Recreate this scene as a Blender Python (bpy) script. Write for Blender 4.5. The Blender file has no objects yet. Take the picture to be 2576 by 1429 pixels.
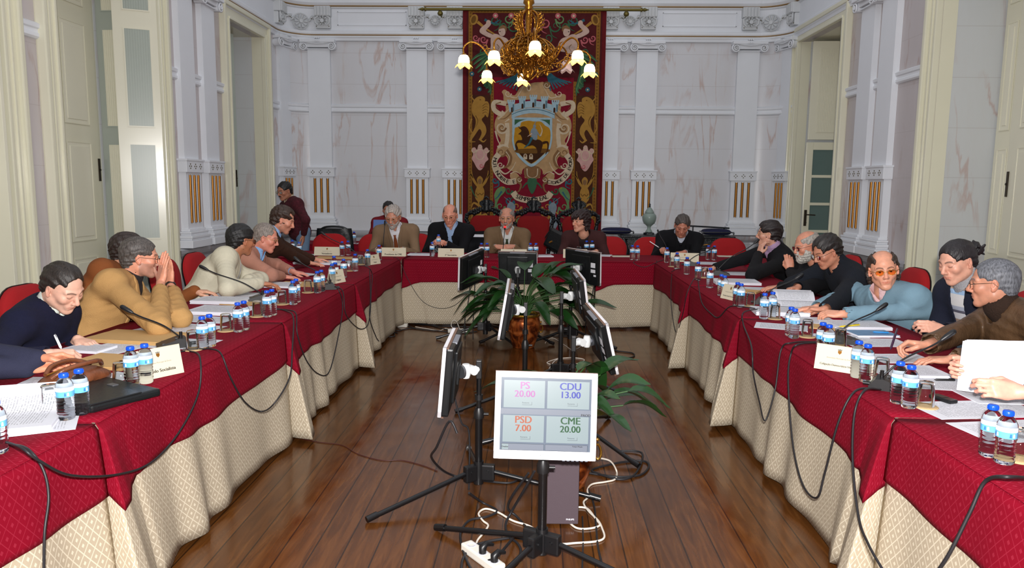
import bpy, bmesh, math, random
import numpy as np
from mathutils import Vector, Matrix, Euler
random.seed(7)
C = bpy.context.scene.collection
PI = math.pi
R = math.radians

# ------------------------------------------------------------------ camera
F_PX, CX, CY, CAM_H = 1880.0, 1288.0, 714.5, 1.58
def _n(v): return v / np.linalg.norm(v)
_wy = _n(np.array([(1349-CX)/F_PX, (CY-467)/F_PX, 1.0]))
_Y = (F_PX*F_PX-148*61)/247.5
_wz = _n(-np.array([-148/F_PX, -_Y/F_PX, 1.0]))
_wx = np.cross(_wz, _wy)
if _wx[0] < 0: _wx = -_wx
CM = np.stack([_wx, _wy, _wz], 1)
cam_d = bpy.data.cameras.new('camera')
cam_d.sensor_width = 36.0
cam_d.lens = F_PX/2576*36.0
cam_d.clip_start = 0.05
cam = bpy.data.objects.new('camera', cam_d)
C.objects.link(cam)
_r, _u, _f = CM[0], CM[1], CM[2]
cam.matrix_world = Matrix(((_r[0], _u[0], -_f[0], 0), (_r[1], _u[1], -_f[1], 0), (_r[2], _u[2], -_f[2], CAM_H), (0, 0, 0, 1)))
bpy.context.scene.camera = cam
def _ray(x, y): return CM.T @ np.array([(x-CX)/F_PX, (CY-y)/F_PX, 1.0])
def atz(x, y, z=0.0):
    d = _ray(x, y); t = (z-CAM_H)/d[2]; return Vector((d[0]*t, d[1]*t, z))
def aty(x, y, Y):
    d = _ray(x, y); t = Y/d[1]; return Vector((d[0]*t, Y, CAM_H+d[2]*t))
def atx(x, y, X):
    d = _ray(x, y); t = X/d[0]; return Vector((X, d[1]*t, CAM_H+d[2]*t))

# ------------------------------------------------------------------ light
sc = bpy.context.scene
vs = sc.view_settings
vs.view_transform = 'Standard'; vs.look = 'None'; vs.gamma = 1.0; vs.use_curve_mapping = False
vs.exposure = -0.34
sc.display_settings.display_device = 'sRGB'
world = bpy.data.worlds.new('dusk'); sc.world = world; world.use_nodes = True
world.node_tree.nodes['Background'].inputs[0].default_value = (0.55, 0.66, 0.85, 1)
world.node_tree.nodes['Background'].inputs[1].default_value = 0.25
def area(name, loc, rot, sx, sy, power, col=(1, 1, 1)):
    l = bpy.data.lights.new(name, 'AREA'); l.shape = 'RECTANGLE'; l.size = sx; l.size_y = sy
    l.energy = power; l.color = col
    o = bpy.data.objects.new(name, l); C.objects.link(o); o.location = loc; o.rotation_euler = rot
    return o
# the photographer's flash, just above the lens
area('camera_flash', (0.02, -0.06, 1.73), (R(87), 0, 0), 0.09, 0.05, 420, (1.0, 0.97, 0.95))
# broad ambient fill added under the ceiling
area('ceiling_fill', (0, 6.0, 5.35), (0, 0, 0), 6.6, 11.0, 160, (0.86, 0.92, 1.0))
area('rear_fill', (0, -3.6, 3.0), (R(80), 0, 0), 6.5, 3.0, 20, (0.86, 0.92, 1.0))  # weaker fill added behind the camera, no window modelled there

# ------------------------------------------------------------------ tagging helpers
def tag(o, label=None, cat=None, group=None, kind=None):
    if label: o['label'] = label
    if cat: o['category'] = cat
    if group: o['group'] = group
    if kind: o['kind'] = kind
    return o
def empty(name, loc=(0, 0, 0), rz=0.0, label=None, cat=None, group=None):
    o = bpy.data.objects.new(name, None); C.objects.link(o)
    o.empty_display_size = 0.05
    o.location = loc; o.rotation_euler = (0, 0, rz)
    return tag(o, label, cat, group)
def copy_tree(o, parent=None):
    c = o.copy(); C.objects.link(c)
    if parent is not None: c.parent = parent
    for ch in list(o.children): copy_tree(ch, c)
    return c

# ------------------------------------------------------------------ mesh builder
class MB:
    def __init__(s): s.v = []; s.f = []; s.m = []; s.uv = []; s.sm = []
    def add(s, verts, faces, mi=0, smooth=False, uvs=None, M=None):
        b = len(s.v)
        for v in verts:
            v = Vector(v)
            s.v.append(tuple(M @ v) if M is not None else tuple(v))
        for k, f in enumerate(faces):
            s.f.append(tuple(b+i for i in f)); s.m.append(mi); s.sm.append(smooth)
            s.uv.append([uvs[i] for i in f] if uvs is not None else None)
        return s
    def box(s, c, d, mi=0, M=None, bev=0.0):
        cx, cy, cz = c; x, y, z = d[0]/2, d[1]/2, d[2]/2
        if bev <= 0:
            vs_ = [(cx+i*x, cy+j*y, cz+k*z) for i in (-1, 1) for j in (-1, 1) for k in (-1, 1)]
            fs = [(0, 1, 3, 2), (4, 6, 7, 5), (0, 4, 5, 1), (2, 3, 7, 6), (0, 2, 6, 4), (1, 5, 7, 3)]
            return s.add(vs_, fs, mi, False, None, M)
        b = min(bev, x*.49*2, y*.49*2, z*.49*2)
        bm = bmesh.new(); bmesh.ops.create_cube(bm, size=1.0)
        for v in bm.verts: v.co = Vector((cx+v.co.x*2*x, cy+v.co.y*2*y, cz+v.co.z*2*z))
        bmesh.ops.bevel(bm, geom=list(bm.edges), offset=b, segments=2, affect='EDGES', profile=0.6)
        vs_ = [tuple(v.co) for v in bm.verts]; bm.verts.index_update()
        fs = [tuple(v.index for v in f.verts) for f in bm.faces]; bm.free()
        return s.add(vs_, fs, mi, False, None, M)
    def box2(s, a, b, mi=0, M=None, bev=0.0):
        return s.box([(a[i]+b[i])/2 for i in range(3)], [abs(b[i]-a[i]) for i in range(3)], mi, M, bev)
    def tube(s, pts, r, n=8, mi=0, cap=True, M=None, smooth=True):
        pts = [Vector(p) for p in pts]; k = len(pts)
        rs = r if isinstance(r, (list, tuple)) else [r]*k
        vs_, fs = [], []
        t0 = (pts[1]-pts[0]).normalized()
        up = Vector((0, 0, 1)) if abs(t0.z) < .9 else Vector((1, 0, 0))
        nx = t0.cross(up).normalized()
        for i, p in enumerate(pts):
            if i == 0: t = pts[1]-p
            elif i == k-1: t = p-pts[i-1]
            else: t = pts[i+1]-pts[i-1]
            if t.length < 1e-9: t = t0.copy()
            t.normalize()
            nx = nx - t*nx.dot(t)
            if nx.length < 1e-6: nx = t.orthogonal()
            nx.normalize(); ny = t.cross(nx)
            for j in range(n):
                a = 2*PI*j/n
                vs_.append(p+(nx*math.cos(a)+ny*math.sin(a))*rs[i])
        for i in range(k-1):
            for j in range(n):
                a, b = i*n+j, i*n+(j+1) % n
                fs.append((a, b, b+n, a+n))
        s.add(vs_, fs, mi, smooth, None, M)
        if cap:
            s.add(vs_[:n], [tuple(range(n))[::-1]], mi, False, None, M)
            s.add(vs_[-n:], [tuple(range(n))], mi, False, None, M)
        return s
    def lathe(s, prof, n=24, mi=0, c=(0, 0, 0), M=None, smooth=True, wob=None):
        vs_, fs = [], []
        for i, (r, z) in enumerate(prof):
            for j in range(n):
                a = 2*PI*j/n
                rr, zz = r, z
                if wob: rr, zz = wob(r, z, a)
                vs_.append((c[0]+rr*math.cos(a), c[1]+rr*math.sin(a), c[2]+zz))
        for i in range(len(prof)-1):
            for j in range(n):
                a, b = i*n+j, i*n+(j+1) % n
                fs.append((a, b, b+n, a+n))
        return s.add(vs_, fs, mi, smooth, None, M)
    def prism(s, poly, z0, z1, mi=0, M=None):
        n = len(poly)
        vs_ = [(p[0], p[1], z0) for p in poly]+[(p[0], p[1], z1) for p in poly]
        fs = [tuple(range(n))[::-1], tuple(range(n, 2*n))]+[(i, (i+1) % n, n+(i+1) % n, n+i) for i in range(n)]
        return s.add(vs_, fs, mi, False, None, M)
    def sweep(s, prof, path, mi=0, smooth=False):
        """prof: (out, z) pairs; path: list of (point xy, normal xy) - a moulding run along a wall"""
        vs_, fs = [], []; k = len(prof)
        for (p, nn) in path:
            for (o, z) in prof: vs_.append((p[0]+nn[0]*o, p[1]+nn[1]*o, z))
        for i in range(len(path)-1):
            for j in range(k-1):
                a = i*k+j; fs.append((a, a+k, a+k+1, a+1))
        return s.add(vs_, fs, mi, smooth)
    def grid(s, P, mi=0, smooth=True, uv=None, M=None):
        """P: 2-D list of points"""
        nr, nc = len(P), len(P[0])
        vs_ = [p for row in P for p in row]
        us = [u for row in uv for u in row] if uv else None
        fs = [(i*nc+j, i*nc+j+1, (i+1)*nc+j+1, (i+1)*nc+j) for i in range(nr-1) for j in range(nc-1)]
        return s.add(vs_, fs, mi, smooth, us, M)
    def build(s, name, mats, parent=None, label=None):
        me = bpy.data.meshes.new(name)
        me.from_pydata(s.v, [], s.f)
        if not isinstance(mats, (list, tuple)): mats = [mats]
        for m in mats: me.materials.append(m)
        me.polygons.foreach_set('material_index', s.m)
        me.polygons.foreach_set('use_smooth', s.sm)
        if any(u is not None for u in s.uv):
            ul = me.uv_layers.new(name='UVMap'); dat = []
            for f, u in zip(s.f, s.uv):
                for i in range(len(f)): dat += list(u[i]) if u is not None else [0.0, 0.0]
            ul.data.foreach_set('uv', dat)
        me.update()
        o = bpy.data.objects.new(name, me); C.objects.link(o)
        if parent is not None: o.parent = parent
        if label: o['label'] = label
        return o
def struct(mb, name, mats, label=None):
    o = mb.build(name, mats); o['kind'] = 'structure'
    if label: o['label'] = label
    return o
def crom(pts, n=8, closed=False):
    pts = [Vector(p) for p in pts]; out = []; k = len(pts)
    rng = range(k if closed else k-1)
    for i in rng:
        if closed: p0, p1, p2, p3 = pts[(i-1) % k], pts[i], pts[(i+1) % k], pts[(i+2) % k]
        else: p0, p1, p2, p3 = pts[max(i-1, 0)], pts[i], pts[i+1], pts[min(i+2, k-1)]
        for j in range(n):
            t = j/n
            out.append(0.5*((2*p1)+(p2-p0)*t+(2*p0-5*p1+4*p2-p3)*t*t+(3*p1-p0-3*p2+p3)*t**3))
    if not closed: out.append(pts[-1])
    return out

# ------------------------------------------------------------------ materials
def srgb(r, g, b):
    f = lambda c: (c/255/12.92) if c/255 <= .04045 else ((c/255+.055)/1.055)**2.4
    return (f(r), f(g), f(b), 1)
def newmat(name):
    m = bpy.data.materials.new(name); m.use_nodes = True
    nt = m.node_tree; return m, nt, nt.nodes['Principled BSDF'], nt.nodes, nt.links
def mat(name, col, rough=.5, metal=0., spec=.5, bump=0., bscale=30., bstretch=None, var=0., vscale=4., coat=0., trans=0., ior=1.45, sheen=0., coord='Object', emit=None, estr=1.):
    m, nt, b, N, L = newmat(name)
    b.inputs['Base Color'].default_value = col
    b.inputs['Roughness'].default_value = rough
    b.inputs['Metallic'].default_value = metal
    b.inputs['Specular IOR Level'].default_value = spec
    b.inputs['Coat Weight'].default_value = coat
    b.inputs['Coat Roughness'].default_value = .08
    b.inputs['Transmission Weight'].default_value = trans
    b.inputs['IOR'].default_value = ior
    b.inputs['Sheen Weight'].default_value = sheen
    if emit:
        b.inputs['Emission Color'].default_value = emit; b.inputs['Emission Strength'].default_value = estr
    if bump or var:
        tc = N.new('ShaderNodeTexCoord')
        src = tc.outputs[coord]
        if bstretch:
            mp = N.new('ShaderNodeMapping'); mp.inputs['Scale'].default_value = bstretch
            L.new(src, mp.inputs['Vector']); src = mp.outputs[0]
    if bump:
        n = N.new('ShaderNodeTexNoise'); n.inputs['Scale'].default_value = bscale; n.inputs['Detail'].default_value = 4
        bp = N.new('ShaderNodeBump'); bp.inputs['Strength'].default_value = bump; bp.inputs['Distance'].default_value = .02
        L.new(src, n.inputs['Vector']); L.new(n.outputs['Fac'], bp.inputs['Height']); L.new(bp.outputs[0], b.inputs['Normal'])
    if var:
        n = N.new('ShaderNodeTexNoise'); n.inputs['Scale'].default_value = vscale; n.inputs['Detail'].default_value = 5
        L.new(src, n.inputs['Vector'])
        mx = N.new('ShaderNodeMix'); mx.data_type = 'RGBA'
        mx.inputs[6].default_value = tuple(max(0, c*(1-var)) for c in col[:3])+(1,)
        mx.inputs[7].default_value = tuple(min(1, c*(1+var)) for c in col[:3])+(1,)
        L.new(n.outputs['Fac'], mx.inputs[0]); L.new(mx.outputs[2], b.inputs['Base Color'])
    return m
def ramp(N, stops, interp='LINEAR'):
    r = N.new('ShaderNodeValToRGB'); r.color_ramp.interpolation = interp
    e = r.color_ramp.elements
    while len(e) < len(stops): e.new(.5)
    for i, (p, c) in enumerate(stops): e[i].position = p; e[i].color = c
    return r
def math_(N, L, op, a, b=None):
    n = N.new('ShaderNodeMath'); n.operation = op
    for i, x in enumerate((a, b)):
        if x is None: continue
        if isinstance(x, (int, float)): n.inputs[i].default_value = x
        else: L.new(x, n.inputs[i])
    return n.outputs[0]
def mixc(N, L, fac, a, b, mode='MIX'):
    n = N.new('ShaderNodeMix'); n.data_type = 'RGBA'; n.blend_type = mode
    for i, x in ((0, fac), (6, a), (7, b)):
        if isinstance(x, (int, float, tuple)): n.inputs[i].default_value = x
        else: L.new(x, n.inputs[i])
    return n.outputs[2]

def marble(name, base, vein, vein2, warm=0.0, blocks=True):
    m, nt, b, N, L = newmat(name)
    tc = N.new('ShaderNodeTexCoord')
    mp = N.new('ShaderNodeMapping'); L.new(tc.outputs['Object'], mp.inputs[0])
    mp.inputs['Rotation'].default_value = (R(40), R(40), 0); mp.inputs['Scale'].default_value = (2.6, 2.6, .5)
    nz = N.new('ShaderNodeTexNoise'); nz.inputs['Scale'].default_value = 1.25; nz.inputs['Detail'].default_value = 6; nz.inputs['Distortion'].default_value = .7
    L.new(mp.outputs[0], nz.inputs['Vector'])
    d = math_(N, L, 'ABSOLUTE', math_(N, L, 'SUBTRACT', nz.outputs['Fac'], .5))
    r1 = ramp(N, [(0., (1, 1, 1, 1)), (.03, (0, 0, 0, 1))]); L.new(d, r1.inputs[0])
    nm = N.new('ShaderNodeTexNoise'); nm.inputs['Scale'].default_value = 1.9; nm.inputs['Detail'].default_value = 3
    L.new(tc.outputs['Object'], nm.inputs['Vector'])
    rm = ramp(N, [(.42, (0, 0, 0, 1)), (.62, (1, 1, 1, 1))]); L.new(nm.outputs['Fac'], rm.inputs[0])
    vf = math_(N, L, 'MULTIPLY', math_(N, L, 'MULTIPLY', r1.outputs[0], rm.outputs[0]), .55)
    n2 = N.new('ShaderNodeTexNoise'); n2.inputs['Scale'].default_value = 1.3; n2.inputs['Detail'].default_value = 7; n2.inputs['Roughness'].default_value = .65
    L.new(mp.outputs[0], n2.inputs['Vector'])
    rb = ramp(N, [(.35, base), (.62, tuple(base[i]*.86+vein2[i]*.14 for i in range(3))+(1,)), (.8, vein2)]); L.new(n2.outputs['Fac'], rb.inputs[0])
    col = mixc(N, L, vf, rb.outputs[0], vein)
    if blocks:   # faint painted joints between courses
        sx = N.new('ShaderNodeSeparateXYZ'); L.new(tc.outputs['Object'], sx.inputs[0])
        z = math_(N, L, 'FRACT', math_(N, L, 'DIVIDE', math_(N, L, 'ADD', sx.outputs[2], -.33+5), .49))
        j = math_(N, L, 'LESS_THAN', z, .012)
        col = mixc(N, L, math_(N, L, 'MULTIPLY', j, .35), col, (.35, .3, .28, 1))
    L.new(col, b.inputs['Base Color'])
    b.inputs['Roughness'].default_value = .32
    return m

def thin_glass(name, col, ior=1.45, rough=.02, body=0.0):
    m, nt, b, N, L = newmat(name)
    tr = N.new('ShaderNodeBsdfTransparent'); tr.inputs[0].default_value = col
    gl = N.new('ShaderNodeBsdfGlossy'); gl.inputs['Roughness'].default_value = rough
    fr = N.new('ShaderNodeFresnel'); fr.inputs[0].default_value = ior
    mx = N.new('ShaderNodeMixShader'); L.new(fr.outputs[0], mx.inputs[0]); L.new(tr.outputs[0], mx.inputs[1]); L.new(gl.outputs[0], mx.inputs[2])
    L.new(mx.outputs[0], N['Material Output'].inputs[0]); return m
# ================================================================== ROOM
XL, XR, YB, ZC = -4.1, 3.95, 12.3, 5.4
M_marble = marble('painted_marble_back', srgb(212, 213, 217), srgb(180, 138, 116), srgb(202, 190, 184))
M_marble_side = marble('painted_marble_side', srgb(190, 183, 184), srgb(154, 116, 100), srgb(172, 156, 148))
M_reveal = marble('painted_marble_reveal', srgb(200, 204, 206), srgb(178, 138, 126), srgb(190, 180, 168))
M_dado = marble('dado_marble', srgb(176, 176, 180), srgb(160, 130, 120), srgb(124, 128, 140), blocks=False)
M_white = mat('white_stucco', srgb(226, 229, 234), .55, var=.03)
M_gold = mat('gilt_flute', srgb(160, 108, 44), .35, .7)
M_goldline = mat('gilt_line', srgb(140, 108, 62), .4, .4)
M_dark = mat('dark_line', srgb(70, 52, 34), .6)
M_cream = mat('cream_gloss_paint', srgb(222, 219, 196), .2, var=.03)
M_cream2 = mat('cream_panel_paint', srgb(226, 223, 202), .22, var=.02)
M_greypaint = mat('grey_green_paint', srgb(168, 176, 166), .3, var=.03)
M_ornament = mat('stucco_ornament', srgb(205, 208, 210), .5)
M_darkbronze = mat('bronze_ornament', srgb(96, 88, 66), .5)  # dark bronze colour of the spirals, crosses and thin lines

def floor_material():
    m, nt, b, N, L = newmat('varnished_pine_boards')
    tc = N.new('ShaderNodeTexCoord'); sx = N.new('ShaderNodeSeparateXYZ'); L.new(tc.outputs['Object'], sx.inputs[0])
    u = math_(N, L, 'DIVIDE', sx.outputs[0], .135)
    fr = math_(N, L, 'FRACT', u); idx = math_(N, L, 'FLOOR', u)
    gap = math_(N, L, 'MAXIMUM', math_(N, L, 'LESS_THAN', fr, .03), math_(N, L, 'GREATER_THAN', fr, .98))
    wn = N.new('ShaderNodeTexWhiteNoise'); wn.noise_dimensions = '1D'; L.new(idx, wn.inputs['W'])
    cm = N.new('ShaderNodeCombineXYZ'); L.new(math_(N, L, 'MULTIPLY', sx.outputs[0], 17.), cm.inputs[0])
    L.new(math_(N, L, 'ADD', math_(N, L, 'MULTIPLY', sx.outputs[1], 1.6), math_(N, L, 'MULTIPLY', wn.outputs['Value'], 37.)), cm.inputs[1])
    L.new(wn.outputs['Value'], cm.inputs[2])
    nz = N.new('ShaderNodeTexNoise'); nz.inputs['Scale'].default_value = 1.6; nz.inputs['Detail'].default_value = 6; nz.inputs['Distortion'].default_value = 1.2
    L.new(cm.outputs[0], nz.inputs['Vector'])
    r = ramp(N, [(.25, srgb(66, 37, 15)), (.5, srgb(86, 50, 21)), (.75, srgb(104, 64, 29))]); L.new(nz.outputs['Fac'], r.inputs[0])
    tint = math_(N, L, 'ADD', math_(N, L, 'MULTIPLY', wn.outputs['Value'], .35), .8)
    cm2 = N.new('ShaderNodeCombineXYZ')
    for i in range(3): L.new(tint, cm2.inputs[i])
    col = mixc(N, L, 1., r.outputs[0], cm2.outputs[0], 'MULTIPLY')
    col = mixc(N, L, math_(N, L, 'MULTIPLY', gap, .8), col, (.012, .006, .003, 1))
    L.new(col, b.inputs['Base Color'])
    n3 = N.new('ShaderNodeTexNoise'); n3.inputs['Scale'].default_value = 5.; n3.inputs['Detail'].default_value = 4; L.new(tc.outputs['Object'], n3.inputs['Vector'])
    rr = ramp(N, [(.3, (.10,)*3+(1,)), (.7, (.24,)*3+(1,))]); L.new(n3.outputs['Fac'], rr.inputs[0]); L.new(rr.outputs[0], b.inputs['Roughness'])
    bp = N.new('ShaderNodeBump'); bp.inputs['Strength'].default_value = .25; bp.inputs['Distance'].default_value = .004
    L.new(math_(N, L, 'SUBTRACT', math_(N, L, 'MULTIPLY', nz.outputs['Fac'], .35), gap), bp.inputs['Height']); L.new(bp.outputs[0], b.inputs['Normal'])
    return m
M_floor = floor_material()
mb = MB(); mb.box2((XL-.8, -3.4, -.12), (XR+.8, YB+.3, 0)); struct(mb, 'floor', M_floor, 'varnished brown wooden floorboards')
mb = MB(); mb.box2((XL-.8, -3.4, ZC), (XR+.8, YB+.3, ZC+.1)); struct(mb, 'ceiling', M_white)

# ---- walls with openings (y0, y1, top z)
OPEN_L = [(3.55, 5.72, 4.6), (6.38, 8.12, 4.6), (10.02, 11.3, 3.71)]
OPEN_R = [(5.45, 7.72, 4.6), (10.08, 11.72, 3.76)]
def side_wall(name, X, sgn, opens, m, y0=-3.4, y1=YB+.3):
    mb = MB(); t = .12   # wall skin; the deep reveals are built behind it
    a, bb = (X, X+sgn*t)
    ys = y0
    for (o0, o1, ot) in sorted(opens):
        mb.box2((a, ys, 0), (bb, o0, ZC)); mb.box2((a, o0, ot), (bb, o1, ZC)); ys = o1
    mb.box2((a, ys, 0), (bb, y1, ZC))
    return struct(mb, name, m)
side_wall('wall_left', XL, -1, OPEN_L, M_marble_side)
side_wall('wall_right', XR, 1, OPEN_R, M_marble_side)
mb = MB(); mb.box2((XL-.3, YB, 0), (XR+.3, YB+.15, ZC)); struct(mb, 'wall_back', M_marble, 'painted pale marble back wall')
# rounded corners
rc = .55
def corner_path(sgn, off=0.0, n=10):
    """points along the room outline near the back, from the side wall to the back wall"""
    X = XL if sgn < 0 else XR
    cx, cy = X-sgn*rc, YB-rc
    out = []
    for i in range(n+1):
        a = PI/2*i/n
        d = (sgn*math.cos(a), math.sin(a))
        out.append(((cx+d[0]*rc, cy+d[1]*rc), (-d[0], -d[1])))
    return out
mb = MB()
for sgn in (-1, 1):
    pth = corner_path(sgn); mb.sweep([(0, 0), (0, ZC)], pth, 0, True)
struct(mb, 'wall_corners', M_marble)
def outline(y0=-3.4):
    """whole inner outline: left wall, corner, back wall, corner, right wall"""
    p = [((XL, y0), (1, 0))]+corner_path(-1)
    p += corner_path(1)[::-1]+[((XR, y0), (-1, 0))]
    return p

def dense(prof_r, n=6, half=None):
    return prof_r
# dado
def wall_runs(opens_l, opens_r, pad=.18):
    """pieces of the outline between openings (for things that stop at the architraves)"""
    runs = []
    ys = -3.4
    for (a, b_, t) in sorted(opens_l):
        runs.append([((XL, ys), (1, 0)), ((XL, a-pad), (1, 0))]); ys = b_+pad
    right = []
    yr = -3.4
    for (a, b_, t) in sorted(opens_r):
        right.append([((XR, yr), (-1, 0)), ((XR, a-pad), (-1, 0))]); yr = b_+pad
    mid = [((XL, ys), (1, 0))]+corner_path(-1)+corner_path(1)[::-1]+[((XR, yr), (-1, 0))]
    return runs+right, mid
runs, midrun = wall_runs(OPEN_L, OPEN_R)
mb = MB()
for r_ in runs+[midrun]:
    mb.sweep([(0, .0), (.09, .0), (.09, .14), (.06, .16), (.06, .24)], r_)
    mb.sweep([(.06, .24), (.045, .25), (.045, .3), (.06, .31), (.06, .66), (.045, .67), (.045, .7), (.06, .71), (.09, .74), (.1, .77), (.1, .805), (0, .82)], r_)
struct(mb, 'trim_1', M_dado, 'veined grey marble dado with a projecting cap')
# string course moulding between pilasters at 2.78 m
mb = MB()
for r_ in runs+[midrun]:
    mb.sweep([(0, 2.72), (.02, 2.725), (.035, 2.74), (.035, 2.765), (.025, 2.775), (.025, 2.80), (.04, 2.81), (.045, 2.84), (.02, 2.855), (0, 2.86)], r_)
struct(mb, 'trim_2', M_white, 'white moulded string course')
# entablature: cornice, frieze, gilt lines
full = outline()
mb = MB()
mb.sweep([(0, 3.84), (.05, 3.845), (.06, 3.88), (.075, 3.90), (.075, 3.918)], full, 0)
mb.sweep([(.075, 3.918), (.085, 3.922), (.085, 3.932), (.075, 3.936)], full, 1)
mb.sweep([(.075, 3.936), (.085, 3.95), (.085, 3.99), (.05, 4.0), (.04, 4.03), (.04, 4.33), (.07, 4.345), (.07, 4.36)], full, 0)
mb.sweep([(.07, 4.36), (.09, 4.364), (.09, 4.378), (.07, 4.38)], full, 1)
mb.sweep([(.07, 4.38), (.1, 4.42), (.1, 4.5), (.04, 4.52), (.04, 5.0), (.12, 5.1), (.3, 5.3), (.32, 5.4)], full, 0)
struct(mb, 'trim_3', [M_white, M_goldline], 'white cornice and frieze with thin gilt lines')

# ---- pilasters (each a thing-like trim, with base, gilt flutes, collar, shaft, ionic capital)
def pilaster(idx, p, nn, w):
    """p: point on wall, nn: inward normal, w: width"""
    t = Vector((-nn[1], nn[0], 0)); n3 = Vector((nn[0], nn[1], 0))
    M = Matrix(((t.x, n3.x, 0, p[0]), (t.y, n3.y, 0, p[1]), (0, 0, 1, 0), (0, 0, 0, 1)))
    root = empty('trim_pilaster', (0, 0, 0)); root['kind'] = 'structure'
    h = w/2
    mb = MB(); mdark = MB()
    mb.box2((-h, 0, 1.84), (h, .07, 3.70), M=M)
    # base
    for (e, o, z0, z1) in ((.085, .16, .82, .91), (.06, .14, .91, .93), (.07, .15, .93, .965), (.045, .125, .965, .985), (.055, .13, .985, 1.01), (.03, .105, 1.01, 1.04)):
        mb.box2((-h-e, 0, z0), (h+e, o, z1), M=M, bev=.008)
    mb.box2((-h-.015, 0, 1.04), (h+.015, .085, 1.69), M=M)
    # collar with pierced crosses
    mb.box2((-h-.04, 0, 1.69), (h+.04, .11, 1.84), M=M, bev=.006)
    mb.box2((-h-.05, 0, 1.825), (h+.05, .12, 1.845), M=M)
    # capital
    mb.box2((-h-.03, 0, 3.70), (h+.03, .1, 3.715), M=M)
    mb.box2((-h-.1, 0, 3.80), (h+.1, .17, 3.85), M=M, bev=.01)
    mb.box2((-h-.04, 0, 3.73), (h+.04, .12, 3.80), M=M, bev=.01)
    for s in (-1, 1):      # volutes: spiral tube
        pts = []; rr = []
        for k in range(44):
            a = k/43*PI*4.2
            r0 = .066*(1-k/43*.83)
            pts.append((s*(h+.045)+s*r0*math.sin(a), .13+.0006*k, 3.745+r0*math.cos(a))); rr.append(.015*(1-k/43*.55))
        mb.tube(pts, rr, 6, M=M)
        mb.tube([(s*(h+.045), .02, 3.745), (s*(h+.045), .125, 3.745)], .06, 14, M=M)
    for s in (-1, 1):
        pts = [(s*(h+.045)+s*(.052*(1-k/30*.8))*math.sin(k/30*PI*3.6), .1285+.0005*k, 3.745+(.052*(1-k/30*.8))*math.cos(k/30*PI*3.6)) for k in range(31)]
        mdark.tube(pts, .0045, 5, M=M)
    mb.tube([(-h-.04, .14, 3.81), (-h*.5, .15, 3.79), (0, .15, 3.785), (h*.5, .15, 3.79), (h+.04, .14, 3.81)], .013, 6, M=M)
    for dx in (-.03, 0, .03):
        for dz in (-.02, .02):
            mb.tube([(dx, .13, 3.845+dz), (dx, .18, 3.845+dz)], .013, 6, M=M)
    mb.build('shaft', M_white, root)
    mg = MB()
    k = 3
    for i in range(k):
        x = (i-1)*w*.29
        mg.tube([(x, .088, 1.11), (x, .088, 1.66)], .017, 8, M=M)
    mg.build('gilt_flute', M_gold, root, 'three gilt rods set in the foot of the pilaster')
    md = mdark
    for i in range(k):
        x = (i-1)*w*.36
        for dx, dz in ((0, .024), (0, -.024), (.022, 0), (-.022, 0)):
            md.box((x+dx, .111, 1.762+dz), (.014, .008, .014), M=M)
    for i in range(k):
        x = (i-1)*w*.29
        for s in (-1, 1): md.box2((x+s*.019-.003, .08, 1.1), (x+s*.019+.003, .0862, 1.67), M=M)
    md.build('ornament', M_darkbronze, root)
    return root
pil = []
for (x0, x1) in ((-3.69, -3.33), (-2.10, -1.77), (-1.49, -1.16), (.97, 1.30), (1.56, 1.89), (3.14, 3.48)):
    pil.append(pilaster(0, ((x0+x1)/2, YB), (0, -1), x1-x0))
for X, n_, ys in ((XL, 1, (8.73, 9.33)), (XR, -1, (8.72, 9.27))):
    for y in ys: pil.append(pilaster(0, (X, y), (n_, 0), .36))
pil.append(pilaster(0, (XL+.05, 12.02), (.96, -.28), .26)); pil.append(pilaster(0, (XR-.05, 12.02), (-.96, -.28), .26))
for i, o in enumerate(pil): o.name = 'trim_%d' % (i+10)

# frieze ornaments: consoles and garlands
mo = MB(); mk = MB()
def console(x, y, nn):
    t = Vector((-nn[1], nn[0], 0)); n3 = Vector((nn[0], nn[1], 0))
    M = Matrix(((t.x, n3.x, 0, x), (t.y, n3.y, 0, y), (0, 0, 1, 0), (0, 0, 0, 1)))
    mo.box2((-.13, 0, 4.2), (.13, .13, 4.36), M=M, bev=.02)
    for i in range(5): mo.box2((-.11+i*.05, .12, 4.21), (-.085+i*.05, .15, 4.35), M=M)
    mo.box2((-.12, 0, 4.02), (.12, .09, 4.2), M=M, bev=.02)
    for a in range(9):
        an = a/9*2*PI
        mo.tube([(.045*math.cos(an), .1, 4.13+.045*math.sin(an)), (.07*math.cos(an), .125, 4.13+.07*math.sin(an))], .014, 6, M=M)
    mo.tube([(0, .09, 4.13), (0, .14, 4.13)], .03, 10, M=M)
    for s in (-1, 1):
        mo.tube([(s*.07, .1, 4.2), (s*.12, .12, 4.17), (s*.11, .12, 4.1), (s*.07, .11, 4.07)], .016, 6, M=M)
        mk.tube([(s*.1, .088, 4.05), (s*.1, .098, 4.05)], .008, 6, M=M)
    mk.tube([(-.05, .1, 4.13), (0, .108, 4.19), (.05, .1, 4.13), (0, .108, 4.07), (-.05, .1, 4.13)], .006, 5, M=M)
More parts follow.
